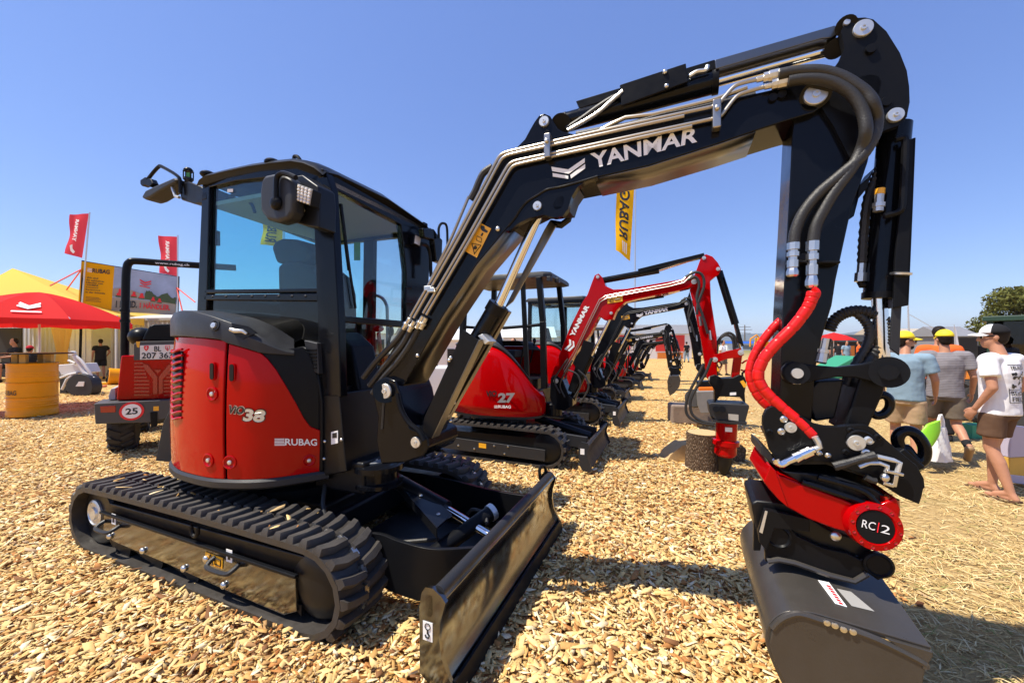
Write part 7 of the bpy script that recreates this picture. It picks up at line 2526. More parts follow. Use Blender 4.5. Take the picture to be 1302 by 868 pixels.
# ================================================================== PEOPLE
mat('skin', (0.46, 0.22, 0.13), 0.5, var=0.12, vs=18, spec=0.3)
mat('hair', (0.016, 0.010, 0.007), 0.6, spec=0.15, bump=0.6, bs=120)
mat('cap_yellow', (0.85, 0.66, 0.02), 0.7)
mat('cloth_white', (0.82, 0.80, 0.80), 0.85, spec=0.1)
mat('cloth_black', (0.02, 0.02, 0.022), 0.85, spec=0.1)
mat('cloth_orange', (0.75, 0.13, 0.03), 0.85, spec=0.1)
mat('cloth_blue', (0.22, 0.31, 0.38), 0.9, var=0.1, vs=60, spec=0.1)
mat('cloth_beige', (0.44, 0.30, 0.18), 0.9, var=0.08, vs=30, spec=0.1)
mat('cloth_brown', (0.12, 0.068, 0.042), 0.9, var=0.1, vs=30, spec=0.1)
mat('cloth_olive', (0.15, 0.12, 0.09), 0.9, var=0.1, vs=30, spec=0.1)
mat('leather_tan', (0.32, 0.2, 0.1), 0.6)
mat('plastic_bag', (0.80, 0.79, 0.80), 0.35, spec=0.4)
mat('bag_green', (0.28, 0.72, 0.03), 0.4)


def striped(name, a, b, scale):
    m = mat(name, a, 0.9, spec=0.1)
    nt = m.node_tree
    tc = nt.nodes.new('ShaderNodeTexCoord')
    wv = nt.nodes.new('ShaderNodeTexWave')
    wv.bands_direction = 'Z'
    wv.inputs['Scale'].default_value = scale
    wv.inputs['Distortion'].default_value = 1.5
    wv.inputs['Detail'].default_value = 2
    mx = nt.nodes.new('ShaderNodeMix')
    mx.data_type = 'RGBA'
    mx.inputs[6].default_value = (*a, 1)
    mx.inputs[7].default_value = (*b, 1)
    nt.links.new(tc.outputs['Object'], wv.inputs['Vector'])
    nt.links.new(wv.outputs['Fac'], mx.inputs[0])
    nt.links.new(mx.outputs[2], nt.nodes['Principled BSDF'].inputs['Base Color'])


striped('cloth_grey', (0.17, 0.155, 0.165), (0.27, 0.25, 0.26), 14)
TEX = bpy.data.textures.new('cloth_folds', 'CLOUDS')
TEX.noise_scale = 0.16
TEX.noise_depth = 2


def caps(m, p0, p1, r0, r1, flat=False, n=14):
    p0, p1 = Vector(p0), Vector(p1)
    d = (p1 - p0)
    L = d.length
    pr = []
    if flat:
        pr = [(r0 * 0.9, 0), (r0, 0.003), (r1, L - 0.003), (r1 * 0.9, L)]
    else:
        for i in range(5):
            a = math.pi / 2 * i / 4
            pr.append((r0 * math.sin(a), -r0 * math.cos(a)))
        for i in range(5):
            a = math.pi / 2 * i / 4
            pr.append((r1 * math.cos(a), L + r1 * math.sin(a)))
    m.lathe(p0, d, pr, n)


def torso(m, rings, n=20):
    """rings: (centre, half width, half depth, yaw)"""
    R_ = []
    for c, rx, ry, yw in rings:
        cc, ss = math.cos(yw), math.sin(yw)
        R_.append([Vector(c) + V3(rx * math.cos(a) * cc - ry * math.sin(a) * ss, rx * math.cos(a) * ss + ry * math.sin(a) * cc, 0) for a in [2 * math.pi * k / n for k in range(n)]])
    m.loft(R_)


def fuse(m, name, mt, parent, voxel, smooth=4, folds=0.0):
    me = m.mesh(name, 0)
    me.materials.append(MT[mt])
    o = link(name, me, parent)
    q = o.modifiers.new('remesh', 'REMESH')
    q.mode = 'VOXEL'
    q.voxel_size = voxel
    q.use_smooth_shade = True
    q = o.modifiers.new('smooth', 'SMOOTH')
    q.factor = 0.5
    q.iterations = smooth
    if folds:
        q = o.modifiers.new('folds', 'DISPLACE')
        q.texture = TEX
        q.strength = folds
        q.mid_level = 0.5
        q.texture_coords = 'LOCAL'
    return o


def person(label, x, y, yaw, P, shirt, shorts, sleeve=0.5, legs=0.42, cap=None, hair=True, shoes=None, hy=0.0, fine=True, glasses=False, scale=1.0, lean=0.0, socks=False, group=None, shirt_len=0.84, sit=False, trouser=False, beard=False):
    """x right, y forward, z up in the person's own frame; P overrides joints"""
    g = thing('person', label, 'person', (x, y, 0), yaw, group)
    g.scale = (scale,) * 3
    J = dict(hl=(-0.095, 0, 0.93), hr=(0.095, 0, 0.93), kl=(-0.10, 0.03, 0.50), kr=(0.10, 0.03, 0.50), al=(-0.10, -0.02, 0.09), ar=(0.10, -0.02, 0.09), tl=(-0.115, 0.13, 0.03), tr=(0.115, 0.13, 0.03),
             pe=(0, 0, 0.95), wa=(0, 0.0, 1.12), ch=(0, 0.0, 1.32), nk=(0, -0.01, 1.48), hd=(0, 0.03, 1.665), sl=(-0.185, -0.01, 1.42), sr=(0.185, -0.01, 1.42), el=(-0.25, -0.03, 1.13), er=(0.25, -0.03, 1.13),
             wl=(-0.25, 0.07, 0.88), wr=(0.25, 0.07, 0.88))
    J.update(P)
    J = {k: Vector(v) for k, v in J.items()}
    vx = 0.0085 if fine else 0.02
    m = MB()
    torso(m, [(J['pe'] - V3(0, 0, 0.08), .14, .10, 0), (J['pe'], .16, .115, 0), (J['wa'], .14, .10, 0), (J['ch'], .165, .115, 0), (J['ch'].lerp(J['nk'], .6), .14, .085, 0), (J['nk'], .06, .055, 0)])
    for s_ in 'lr':
        caps(m, J['h' + s_], J['k' + s_], .085, .055)
        kn = J['k' + s_]
        an = J['a' + s_]
        caps(m, kn, kn.lerp(an, .35) + V3(0, -0.012, 0), .054, .055)
        caps(m, kn.lerp(an, .35) + V3(0, -0.012, 0), an, .054, .034)
        to = J['t' + s_]
        he = an + (an - to).normalized() * 0.035
        he.z = max(0.03, an.z - 0.05) if to.z < 0.08 else he.z
        caps(m, an, he, .034, .032)
        caps(m, he, to, .032, .026)
        caps(m, an, to.lerp(an, .35), .034, .03)
        caps(m, J['s' + s_], J['e' + s_], .052, .040)
        caps(m, J['e' + s_], J['w' + s_], .040, .026)
        # hand: palm, four curled fingers, thumb
        wv = (J['w' + s_] - J['e' + s_]).normalized()
        side = V3(0, 1, 0) if abs(wv.y) < 0.8 else V3(0, 0, 1)
        side = (side - wv * side.dot(wv)).normalized()
        inn = side.cross(wv) * (1 if s_ == 'l' else -1)
        if (inn.x > 0) != (s_ == 'l'):
            inn = -inn
        w0 = J['w' + s_]
        pc = w0 + wv * 0.055
        rot = Matrix((inn, side, wv)).transposed()
        if rot.determinant() < 0:
            rot = Matrix((inn, -side, wv)).transposed()
        m.ell(pc, (0.018, 0.041, 0.058), 12, 8, rot)
        if fine:
            for k in range(4):
                b0 = w0 + wv * 0.095 + side * (0.03 - 0.02 * k)
                b1 = b0 + wv * (0.036 + 0.005 * (k in (1, 2))) + inn * 0.010
                b2 = b1 + wv * 0.022 + inn * 0.024
                caps(m, b0, b1, .0105, .0098, n=8)
                caps(m, b1, b2, .0098, .008, n=8)
            t0 = w0 + wv * 0.035 + side * 0.032
            t1 = t0 + wv * 0.035 + side * 0.022 + inn * 0.012
            caps(m, t0, t1, .014, .011, n=8)
            caps(m, t1, t1 + wv * 0.03 + side * 0.004 + inn * 0.006, .011, .0085, n=8)
        else:
            m.ell(w0 + wv * 0.12 + inn * 0.01, (0.014, 0.03, 0.035), 10, 6, rot)
    # neck and head
    H_ = J['hd']
    caps(m, J['nk'] - V3(0, 0, 0.02), H_ - V3(0, 0.015, 0.08), .057, .052)
    rz = Matrix.Rotation(hy, 3, 'Z')

    def hp(a, b, c):
        return H_ + rz @ V3(a, b, c)
    m.ell(hp(0, -0.015, 0.03), (.074, .092, .092), 18, 12, rz)
    m.ell(hp(0, 0.012, -0.035), (.062, .075, .085), 18, 12, rz)
    m.ell(hp(0, 0.045, -0.085), (.036, .036, .03), 12, 8, rz)
    if fine:
        caps(m, hp(0, 0.088, 0.01), hp(0, 0.106, -0.03), .010, .015, n=10)
        caps(m, hp(-0.02, 0.078, -0.066), hp(0.02, 0.078, -0.066), .011, .011, n=8)
        caps(m, hp(-0.04, 0.074, 0.022), hp(0.04, 0.074, 0.022), .013, .013, n=8)
        for s_ in (-1, 1):
            m.ell(hp(0.074 * s_, -0.012, -0.005), (.012, .022, .032), 10, 8, rz)
    fuse(m, 'body', 'skin', g, vx, 5)
    if fine:
        for s_ in (-1, 1):
            MB().ell(hp(0.031 * s_, 0.078, 0.002), (.013, .010, .011), 10, 6, rz).build('eye', 'white_print', g)
            MB().ell(hp(0.031 * s_, 0.087, 0.002), (.0055, .003, .0055), 8, 5, rz).build('iris', 'hair', g)
    if hair:
        m = MB()
        m.ell(hp(0, -0.032, 0.035), (.082, .090, .093), 18, 12, rz)
        m.ell(hp(0, -0.055, -0.02), (.070, .055, .062), 14, 10, rz)
        fuse(m, 'hair', 'hair', g, 0.012 if fine else 0.02, 2)
    if beard:
        m = MB().ell(hp(0, 0.035, -0.078), (.055, .05, .038), 14, 8, rz)
        m.build('beard', 'hair', g)
    if cap:
        back = cap.get('back', False)
        s_ = -1 if back else 1
        rows = []
        for i in range(8):
            p = math.pi / 2 * i / 7
            rows.append([hp(.088 * math.sin(p) * math.cos(t), -0.014 + .106 * math.sin(p) * math.sin(t), 0.042 + .098 * math.cos(p)) for t in [2 * math.pi * k / 24 for k in range(25)]])
        cm = cap['m']
        cb = MB().grid(rows).build('cap', cm, g, solid=0.006)
        if 'front' in cap:
            rows2 = [[hp(.0915 * math.sin(p) * math.cos(t), -0.014 + .110 * math.sin(p) * math.sin(t), 0.042 + .101 * math.cos(p)) for t in [math.pi * (0.12 + 0.76 * k / 10) for k in range(11)]] for p in [math.pi / 2 * (0.25 + 0.75 * i / 6) for i in range(7)]]
            MB().grid(rows2).build('cap_front', cap['front'], cb, solid=0.004)
        br = []
        for i in range(4):
            d = 0.085 + i * 0.028
            br.append([hp((.084 - .006 * i) * math.cos(t), s_ * (0.0 + (d) * math.sin(t)) + (0.01 if s_ > 0 else -0.03), 0.043 - 0.022 * abs(math.cos(t)) ** 2 - 0.006 * i) for t in [math.pi * (0.1 + 0.8 * k / 12) for k in range(13)]])
        MB().grid(br).build('cap_brim', cap.get('brim', cm), cb, solid=0.006)
    if glasses:
        m = MB()
        for s_ in (-1, 1):
            m.ell(hp(0.036 * s_, 0.088, 0.004), (.030, .010, .021), 12, 8, rz)
            m.beam(hp(0.064 * s_, 0.075, 0.01), hp(0.079 * s_, -0.015, 0.012), 0.005, 0.01)
        m.build('sunglasses', 'black_paint', g)
    # shirt
    m = MB()
    sb = J['pe'].lerp(J['wa'], (shirt_len - 0.95 + 0.0) / 0.17) if False else J['pe'] + V3(0, 0, shirt_len - 0.95)
    torso(m, [(sb, .192, .142, 0), (J['pe'] + V3(0, 0, 0.03), .188, .140, 0), (J['wa'], .178, .132, 0), (J['ch'] - V3(0, 0, 0.02), .195, .142, 0), (J['ch'].lerp(J['nk'], .45), .19, .118, 0), (J['ch'].lerp(J['nk'], .75), .13, .092, 0), (J['nk'] + V3(0, 0, 0.005), .072, .068, 0)])
    for s_ in 'lr':
        a, b = J['s' + s_], J['e' + s_]
        inner = a + (V3(0, a.y, a.z) - a) * 0.35
        caps(m, inner, a, .085, .078)
        caps(m, a, a.lerp(b, sleeve * 1.1), .076, .080, flat=True, n=16)
        m.ell(a, (.077, .077, .077), 14, 10)
    so_ = fuse(m, 'shirt', shirt, g, 0.011 if fine else 0.022, 4, 0.022 if fine else 0.0)
    # shorts or trousers
    m = MB()
    torso(m, [(J['pe'] - V3(0, 0, 0.13), .175, .125, 0), (J['pe'] - V3(0, 0, 0.02), .182, .132, 0), (J['pe'] + V3(0, 0, 0.05), .165, .122, 0)])
    for s_ in 'lr':
        a, b, c_ = J['h' + s_], J['k' + s_], J['a' + s_]
        caps(m, a.lerp(b, .06), a.lerp(b, .3), .088, .105)
        if trouser:
            caps(m, a, b, .11, .085)
            caps(m, b, b.lerp(c_, .95), .085, .065, flat=True)
        else:
            caps(m, a.lerp(b, .14), a.lerp(b, legs * 2), .104, .108, flat=True, n=18)
    fuse(m, 'shorts' if not trouser else 'trousers', shorts, g, 0.012 if fine else 0.022, 4, 0.02 if fine else 0.0)
    if shoes:
        for s_ in 'lr':
            an, to = J['a' + s_], J['t' + s_]
            d = (to - an)
            he = an + V3(-d.x * .25, -d.y * .25, 0) + V3(0, 0, -0.045 if to.z < 0.08 else 0.0)
            m = MB()
            if shoes == 'flipflop':
                p0, p1 = V3(he.x, he.y, 0.018) - d * 0.15, V3(to.x, to.y, 0.018) + d * 0.25
                dd = (p1 - p0).normalized()
                sx = V3(-dd.y, dd.x, 0)
                q = [p0 - sx * .036, p0 + sx * .036, p0.lerp(p1, .6) + sx * .054, p1 + sx * .03, p1 - sx * .03, p0.lerp(p1, .6) - sx * .05]
                m.prism([p - V3(0, 0, .016) for p in q], (0, 0, 0.024))
                sh = m.build('flip_flop', 'cloth_brown', g, 0.004)
                k_ = p0.lerp(p1, .78) + V3(0, 0, 0.012)
                MB().tube([p0.lerp(p1, .45) + sx * .045, k_ + V3(0, 0, 0.035) - dd * 0.04, k_], 0.007, 6).tube([p0.lerp(p1, .45) - sx * .042, k_ + V3(0, 0, 0.035) - dd * 0.04, k_], 0.007, 6).build('strap', 'black_satin', sh)
            else:
                caps(m, he, to + d * 0.12, .045, .04)
                caps(m, an - V3(0, 0, 0.01), an.lerp(to, .45), .048, .04)
                fuse(m, 'shoe', shoes, g, 0.010 if fine else 0.02, 3)
            if socks:
                caps_ = MB()
                k_ = J['k' + s_]
                caps(caps_, an, an.lerp(k_, .28), .040, .046, flat=True)
                caps_.build('sock', 'cloth_black', g)
    return g, so_, J


# man in the white T-shirt on the right
TX, TY = at(1271, 437, 4.12).x, 4.12
g, shirt_o, J = person('man in white printed T-shirt, brown shorts and black and white cap at the right edge', TX, TY, R(14), dict(
    sl=(-.19, 0.0, 1.43), sr=(.19, -.02, 1.43), el=(-.235, -.06, 1.15), wl=(-.225, .07, .93), er=(.24, -.04, 1.15), wr=(.24, .05, .92),
    kl=(-.10, .02, .52), al=(-.11, -.13, .09), tl=(-.10, .04, .03), kr=(.10, .10, .52), ar=(.10, .10, .09), tr=(.12, .28, .03), hd=(0, .05, 1.67)),
    'cloth_white', 'cloth_brown', 0.55, 0.36, dict(m='cloth_black', front='cloth_white', brim='cloth_white'), True, 'flipflop', hy=R(34), glasses=True, shirt_len=0.86)


def back_decal(pts, name, m, dx=0.0):
    mb_ = MB()
    mb_.add([(x, -0.18, z) for x, z in pts], [tuple(range(len(pts)))])
    o = mb_.build(name, m, shirt_o, angle=0)
    q = o.modifiers.new('wrap', 'SHRINKWRAP')
    q.target = shirt_o
    q.wrap_method = 'PROJECT'
    q.use_project_y = True
    q.use_positive_direction = True
    q.use_negative_direction = True
    q.offset = 0.004
    return o


def back_text(s_, x0, x1, z0, z1):
    uv, fs = text_raw(s_, 0.01)
    mb_ = MB()
    mb_.add([(x0 + (x1 - x0) * a, -0.18, z0 + (z1 - z0) * b) for a, b in uv], fs)
    o = mb_.build('lettering', 'black_print', shirt_o, angle=0)
    q = o.modifiers.new('wrap', 'SHRINKWRAP')
    q.target = shirt_o
    q.wrap_method = 'PROJECT'
    q.use_project_y = True
    q.use_positive_direction = True
    q.use_negative_direction = True
    q.offset = 0.005


back_text('IBACH', -.08, .10, 1.335, 1.375)
back_text('BEtON', -.08, .10, 1.075, 1.12)
back_text('FIELD', -.075, .10, 1.015, 1.06)
for a, b, c_, d in ((-.10, 1.385, .12, 1.391), (-.10, 1.0, .12, 1.006), (-.10, 1.0, -.094, 1.391), (.114, 1.0, .12, 1.391), (-.10, 1.13, .12, 1.136)):
    m_ = 8
    back_decal([(a + (c_ - a) * k / m_, b) for k in range(m_ + 1)] + [(c_ - (c_ - a) * k / m_, d) for k in range(m_ + 1)], 'print_line', 'black_print')
rr_ = random.Random(4)
for k in range(26):
    x, z = rr_.uniform(-.08, .10), rr_.uniform(1.15, 1.32)
    s_ = rr_.uniform(.008, .02)
    back_decal([(x + s_ * rr_.uniform(.5, 1.2) * math.cos(t), z + s_ * rr_.uniform(.5, 1.2) * math.sin(t)) for t in [2 * math.pi * i / 7 for i in range(7)]], 'print_patch', 'black_print')

# man in the blue shirt
BX, BY = at(1151, 437, 5.15).x, 5.15
person('man in light blue shirt, beige shorts and yellow cap looking to the right', BX, BY, R(-48), dict(
    er=(.27, .02, 1.15), wr=(.27, .16, .95), el=(-.25, .03, 1.14), wl=(-.22, .16, .92), sl=(-.2, 0, 1.42), sr=(.2, 0, 1.42), hd=(0, .05, 1.65),
    kl=(-.10, .10, .51), al=(-.10, .06, .09), tl=(-.11, .22, .03), kr=(.10, .02, .50), ar=(.10, -.14, .10), tr=(.12, .02, .03)),
    'cloth_blue', 'cloth_beige', 0.6, 0.42, dict(m='cap_yellow'), True, 'leather_tan', hy=R(-62), glasses=True, shirt_len=0.87, scale=0.99, beard=True)
# man in the grey T-shirt
GX, GY = at(1201, 437, 5.45).x, 5.45
person('man in grey T-shirt, olive shorts and yellow cap walking away', GX, GY, R(-34), dict(
    er=(.27, -.02, 1.16), wr=(.29, .12, .93), el=(-.24, .02, 1.15), wl=(-.25, .14, .92), sl=(-.2, 0, 1.43), sr=(.2, 0, 1.43), hd=(0, .03, 1.66),
    kl=(-.09, .16, .52), al=(-.09, .16, .10), tl=(-.10, .32, .04), kr=(.11, .00, .50), ar=(.15, -.30, .24), tr=(.155, -.22, .10)),
    'cloth_grey', 'cloth_olive', 0.6, 0.42, dict(m='cap_yellow', back=False), True, 'leather_tan', hy=R(12), shirt_len=0.86, scale=1.0, socks=True)
# man in orange behind them
c = at(1194, 437, 6.5)
person('man in bright orange shirt standing behind the two yellow-capped men', c.x, 6.5, R(-40), {}, 'cloth_orange', 'cloth_black', 0.5, 0.4, None, True, 'cloth_black', fine=False, trouser=True, scale=1.06)
# people under the marquee and in the doorway
c = at(22, 437, 16.6)
person('seated man in black shirt under the yellow marquee', c.x, 16.6, R(160), dict(
    hl=(-.1, 0, .55), hr=(.1, 0, .55), kl=(-.14, .42, .55), kr=(.14, .42, .55), al=(-.14, .42, .1), ar=(.14, .42, .1), tl=(-.15, .56, .03), tr=(.15, .56, .03), pe=(0, 0, .58), wa=(0, .02, .76), ch=(0, .04, .96),
    nk=(0, .04, 1.12), hd=(0, .08, 1.30), sl=(-.19, .03, 1.06), sr=(.19, .03, 1.06), el=(-.27, .16, .84), er=(.27, .16, .84), wl=(-.1, .36, .80), wr=(.12, .36, .80)), 'cloth_black', 'cloth_black', .5, .45, None, True, 'cloth_black', fine=False, shirt_len=0.5, scale=1.3)
c = at(36, 437, 15.8)
person('seated person with a red cap in front of the man in black under the marquee', c.x, 15.8, R(20), dict(
    hl=(-.1, 0, .50), hr=(.1, 0, .50), kl=(-.14, .42, .5), kr=(.14, .42, .5), al=(-.14, .42, .1), ar=(.14, .42, .1), tl=(-.15, .56, .03), tr=(.15, .56, .03), pe=(0, 0, .53), wa=(0, .02, .70), ch=(0, .04, .88),
    nk=(0, .04, 1.02), hd=(0, .08, 1.20), sl=(-.19, .03, .98), sr=(.19, .03, .98), el=(-.27, .16, .78), er=(.27, .16, .78), wl=(-.1, .36, .76), wr=(.12, .36, .76)), 'cloth_black', 'cloth_black', .5, .45, dict(m='flag_red'), True, 'cloth_black', fine=False, shirt_len=0.45, scale=1.15)
c = at(128, 437, 17.8)
person('man in black shirt and shorts leaning in the gap between the containers', c.x, 17.8, R(60), dict(er=(.3, .02, 1.2), wr=(.2, .1, 1.0)), 'cloth_black', 'cloth_black', .45, .4, None, True, 'cloth_black', fine=False, scale=1.02)

# bags carried by the walkers
c = at(1196, 582, 5.0)
rows = []
for i in range(9):
    t = i / 8
    z = 0.12 + 0.42 * t
    wd, dp = 0.16 * (1 - 0.55 * t ** 1.6), 0.085 * (1 - 0.7 * t)
    rows.append([V3(wd * math.cos(a) * (1 + .06 * math.sin(5 * a + 4 * t)), dp * math.sin(a) + .012 * math.sin(7 * a + 9 * t), z) for a in [2 * math.pi * k / 26 for k in range(26)]])
g = thing('carrier_bag', 'white plastic carrier bag in the hand of the man in blue', 'bag', (c.x, 5.0, 0), 0.3)
MB().loft(rows).build('bag_body', 'plastic_bag', g, angle=60)
for s_ in (-1, 1):
    MB().tube(cr([(.05 * s_, 0, .52), (.045 * s_, 0, .62), (.01 * s_, 0, .70)], 4), [.02 * (1 - .04 * i) for i in range(9)], 8).build('handle', 'plastic_bag', g)
c = at(1176, 570, 4.85)
rows = []
for i in range(7):
    t = i / 6
    z = 0.33 + 0.30 * t
    wd, dp = 0.115 * (0.75 + 0.5 * math.sin(math.pi * t) * (1 - .3 * t)), 0.05 * (1 - .6 * t)
    rows.append([V3(wd * math.cos(a) + .10 * t, dp * math.sin(a), z + .03 * math.cos(a)) for a in [2 * math.pi * k / 20 for k in range(20)]])
g = MB().loft(rows).build('carrier_bag', 'bag_green', None, angle=60)
g.location = (c.x, 4.85, 0)
tag(g, 'lime green bag held beside the white carrier bag', 'bag')
c = at(1300, 605, 4.35)
g = thing('carrier_bag', 'purple and gold printed carrier bag cut by the right edge', 'bag', (c.x, 4.35, 0))
mat('bag_purple', (0.45, 0.40, 0.50), 0.45)
mat('bag_gold', (0.62, 0.36, 0.06), 0.45, var=0.2, vs=8)
MB().prism([V3(-.15, 0, .10), V3(.2, 0, .06), V3(.2, 0, .36), V3(-.14, 0, .34)], (0, .1, 0)).build('bag_body', 'bag_gold', g, 0.01)
MB().prism([V3(-.14, -.002, .34), V3(.2, -.002, .36), V3(.2, -.002, .66), V3(-.12, -.002, .70)], (0, .104, 0)).build('bag_top', 'bag_purple', g, 0.01)
MB().prism([V3(-.15, -.003, .07), V3(.2, -.003, .02), V3(.2, -.003, .12), V3(-.15, -.003, .16)], (0, .106, 0)).build('bag_band', 'bag_purple', g, 0.008)

# ================================================================== BACKGROUND
mat('leaf', (0.115, 0.12, 0.025), 0.7, var=0.45, vs=0.8, spec=0.2)
mat('leaf_dark', (0.045, 0.06, 0.016), 0.7, var=0.45, vs=0.8, spec=0.2)
mat('trunk', (0.10, 0.07, 0.045), 0.9)
mat('forest', (0.035, 0.05, 0.025), 0.9, var=0.4, vs=0.01, spec=0.05)
mat('roof_tan', (0.42, 0.36, 0.28), 0.8, var=0.1, vs=1)
mat('roof_grey', (0.22, 0.22, 0.23), 0.6, var=0.1, vs=1)
mat('panel_red', (0.62, 0.03, 0.02), 0.5)
mat('panel_white', (0.74, 0.73, 0.72), 0.5)
mat('panel_blue', (0.03, 0.10, 0.38), 0.45)
mat('green_tarp', (0.03, 0.26, 0.14), 0.6)
mat('machine_orange', (0.66, 0.20, 0.02), 0.4)
mat('machine_green', (0.02, 0.05, 0.03), 0.4)
mat('wood_pole', (0.16, 0.13, 0.11), 0.9)


def tree(label, x, y, h, cr_, seed, leaf='leaf', n=5200, size=0.34, group=None):
    rgt = np.random.default_rng(seed)
    g = thing('tree', label, 'tree', (x, y, 0), 0, group)
    m = MB()
    m.tube(cr([(0, 0, 0), (0.08, 0.03, h * .2), (-0.05, 0.08, h * .42), (0.05, 0, h * .75)], 4), [h * .035 * (1 - .06 * i) for i in range(13)], 10)
    blobs = []
    for k in range(22):
        a = k * 2.4
        rr = cr_ * (0.25 + 0.62 * rgt.random())
        z = h * (0.20 + 0.62 * rgt.random()) if k % 3 else h * (0.12 + 0.2 * rgt.random())
        if k < 3:
            rr *= .3
            z = h * .86
        e_ = V3(rr * math.cos(a), rr * math.sin(a), z)
        m.tube(cr([(0, 0, h * .25), (e_.x * .4, e_.y * .4, h * .25 + (z - h * .25) * .55), e_], 3), [h * .016, h * .014, h * .011, h * .009, h * .007, h * .004, h * .002], 6)
        blobs.append((np.array(e_), cr_ * (0.26 + 0.2 * rgt.random())))
    m.build('trunk', 'trunk', g)
    per = n // len(blobs)
    Vs, k = [], 0
    for c, r_ in blobs:
        d = rgt.normal(0, 1, (per, 3))
        d /= np.linalg.norm(d, axis=1)[:, None]
        rad = r_ * (0.55 + 0.5 * rgt.random(per)) 
        p = c + d * rad[:, None] * np.array([1, 1, .75])
        a = rgt.normal(0, 1, (per, 3))
        a /= np.linalg.norm(a, axis=1)[:, None]
        b = np.cross(a, rgt.normal(0, 1, (per, 3)))
        b /= np.linalg.norm(b, axis=1)[:, None]
        s_ = size * (0.5 + rgt.random(per))[:, None]
        Vs.append(np.stack([p - a * s_, p + b * s_ * .5, p + a * s_, p - b * s_ * .5], 1))
    V = np.concatenate(Vs)
    nf = len(V)
    me = bpy.data.meshes.new('crown')
    me.from_pydata(V.reshape(-1, 3).tolist(), [], np.arange(nf * 4).reshape(-1, 4).tolist())
    me.materials.append(MT[leaf])
    link('crown', me, g)


c = at(1302, 437, 46)
tree('broad green tree behind the dark machine cab at the right edge', c.x, 46, 8.3, 4.6, 5, n=22000, size=0.19)
c = at(1362, 437, 52)
tree('second broad tree standing partly outside the right edge', c.x, 52, 9.5, 6.0, 8, n=14000, size=0.24)

# far wooded ridges and the plain's tree line
def ridge(u0, u1, Y, prof, name):
    m = MB()
    rows = [[], [], [], []]
    n = 90
    for i in range(n + 1):
        u = u0 + (u1 - u0) * i / n
        x = (u - CX) / F * Y
        hh = prof(u) / F * Y
        hh *= 1 + 0.12 * noise.noise(Vector((u * .05, Y * .001, 0))) + 0.06 * noise.noise(Vector((u * .2, 3, 0)))
        rows[0].append((x, Y - hh * 2.2, -2))
        rows[1].append((x, Y - hh * 0.9, hh * .55))
        rows[2].append((x, Y, hh))
        rows[3].append((x * 1.05, Y + hh * 2, -2))
    m.grid(rows).build(name, 'forest', None, angle=0, kind='structure')


def lerp_tab(tab):
    return lambda u: interp(tab, u)


ridge(-700, 2000, 7200, lerp_tab([(-700, 9), (200, 7), (600, 6), (840, 6), (915, 9), (945, 13), (975, 14), (1020, 12), (1060, 12), (1090, 17), (1110, 18), (1140, 13), (1180, 10), (1400, 9), (2000, 8)]), 'hills')
ridge(-700, 2000, 3600, lerp_tab([(-700, 4), (500, 3.4), (800, 3), (960, 4.5), (1000, 3.5), (1060, 6), (1100, 5), (1200, 5), (2000, 4)]), 'hills')

# power pylon
c = at(947, 437, 150)
g = thing('power_pylon', 'wooden power pole with three crossarms left of the black boom', 'power pole', (c.x, 150, 0))
MB().tube([(0, 0, 0), (0, 0, 8.8)], [0.28, 0.18], 8).build('pole', 'wood_pole', g)
for z, wd in ((8.0, 4.4), (7.0, 5.6), (5.6, 4.4)):
    MB().box((0, 0, z), (wd, 0.16, 0.16)).build('crossarm', 'wood_pole', g)


def stall(label, u0, u1, vtop, vbase_z, Y, roof, front, panels=(), wall_h=None):
    """a plain hall or sales stand: walls, roof and coloured panels"""
    a, b = at(u0, 437, Y), at(u1, 437, Y)
    L = b.x - a.x
    zt = H + (CY - vtop) / F * Y
    zw = wall_h or zt * .72
    g = thing('sales_stand', label, 'stand', (a.x, Y, 0))
    MB().box((L / 2, 1.6, zw / 2), (L, 3.0, zw)).build('wall', front, g)
    MB().prism([V3(-.2, -.1, zw + .01), V3(-.2, 1.6, zt), V3(-.2, 3.3, zw + .01)], (L + .4, 0, 0)).build('roof', roof, g)
    for x0, x1, z0, z1, mt in panels:
        MB().prism([V3(L * x0, .06, zw * z0), V3(L * x1, .06, zw * z0), V3(L * x1, .06, zw * z1), V3(L * x0, .06, zw * z1)], (0, .035, 0)).build('panel', mt, g)
    return g


stall('white and red sales stand with flat canopy behind the row of excavators', 765, 880, 412, 0, 42, 'roof_grey', 'panel_white', [(.05, .32, .35, .95, 'panel_red'), (.36, .5, .1, .9, 'dark_inside'), (.60, .92, .3, .95, 'panel_red'), (.62, .9, .02, .25, 'machine_orange')])
stall('white sales stand with small red panel behind the canopy excavator', 640, 704, 414, 0, 26, 'panel_white', 'panel_white', [(.55, .8, .62, .9, 'panel_red'), (.1, .45, .2, .6, 'dark_inside'), (.72, .98, .02, .5, 'panel_blue')])
stall('low white stand seen beneath the black boom', 520, 628, 417, 0, 24, 'panel_white', 'panel_white', [(.1, .3, .1, .8, 'machine_orange'), (.45, .65, .05, .7, 'dark_inside')])
stall('white hall with grey roof far behind the closed cab', 700, 760, 419, 0, 60, 'roof_grey', 'panel_white', [(.2, .8, .1, .6, 'dark_inside')])
stall('white pavilion behind the cab of the large excavator', 380, 500, 410, 0, 34, 'roof_tan', 'panel_white', [(.1, .35, .1, .9, 'panel_red'), (.6, .9, .1, .8, 'dark_inside')])
stall('long tan roofed hall behind the yellow-capped walkers', 1118, 1200, 417, 0, 40, 'roof_tan', 'panel_white', [(.1, .3, .05, .5, 'roof_grey')])
stall('dark gabled shed between the grey T-shirt man and the man in white', 1203, 1246, 414, 0, 32, 'roof_grey', 'roof_grey', [(.05, .95, .05, .95, 'dark_inside')])
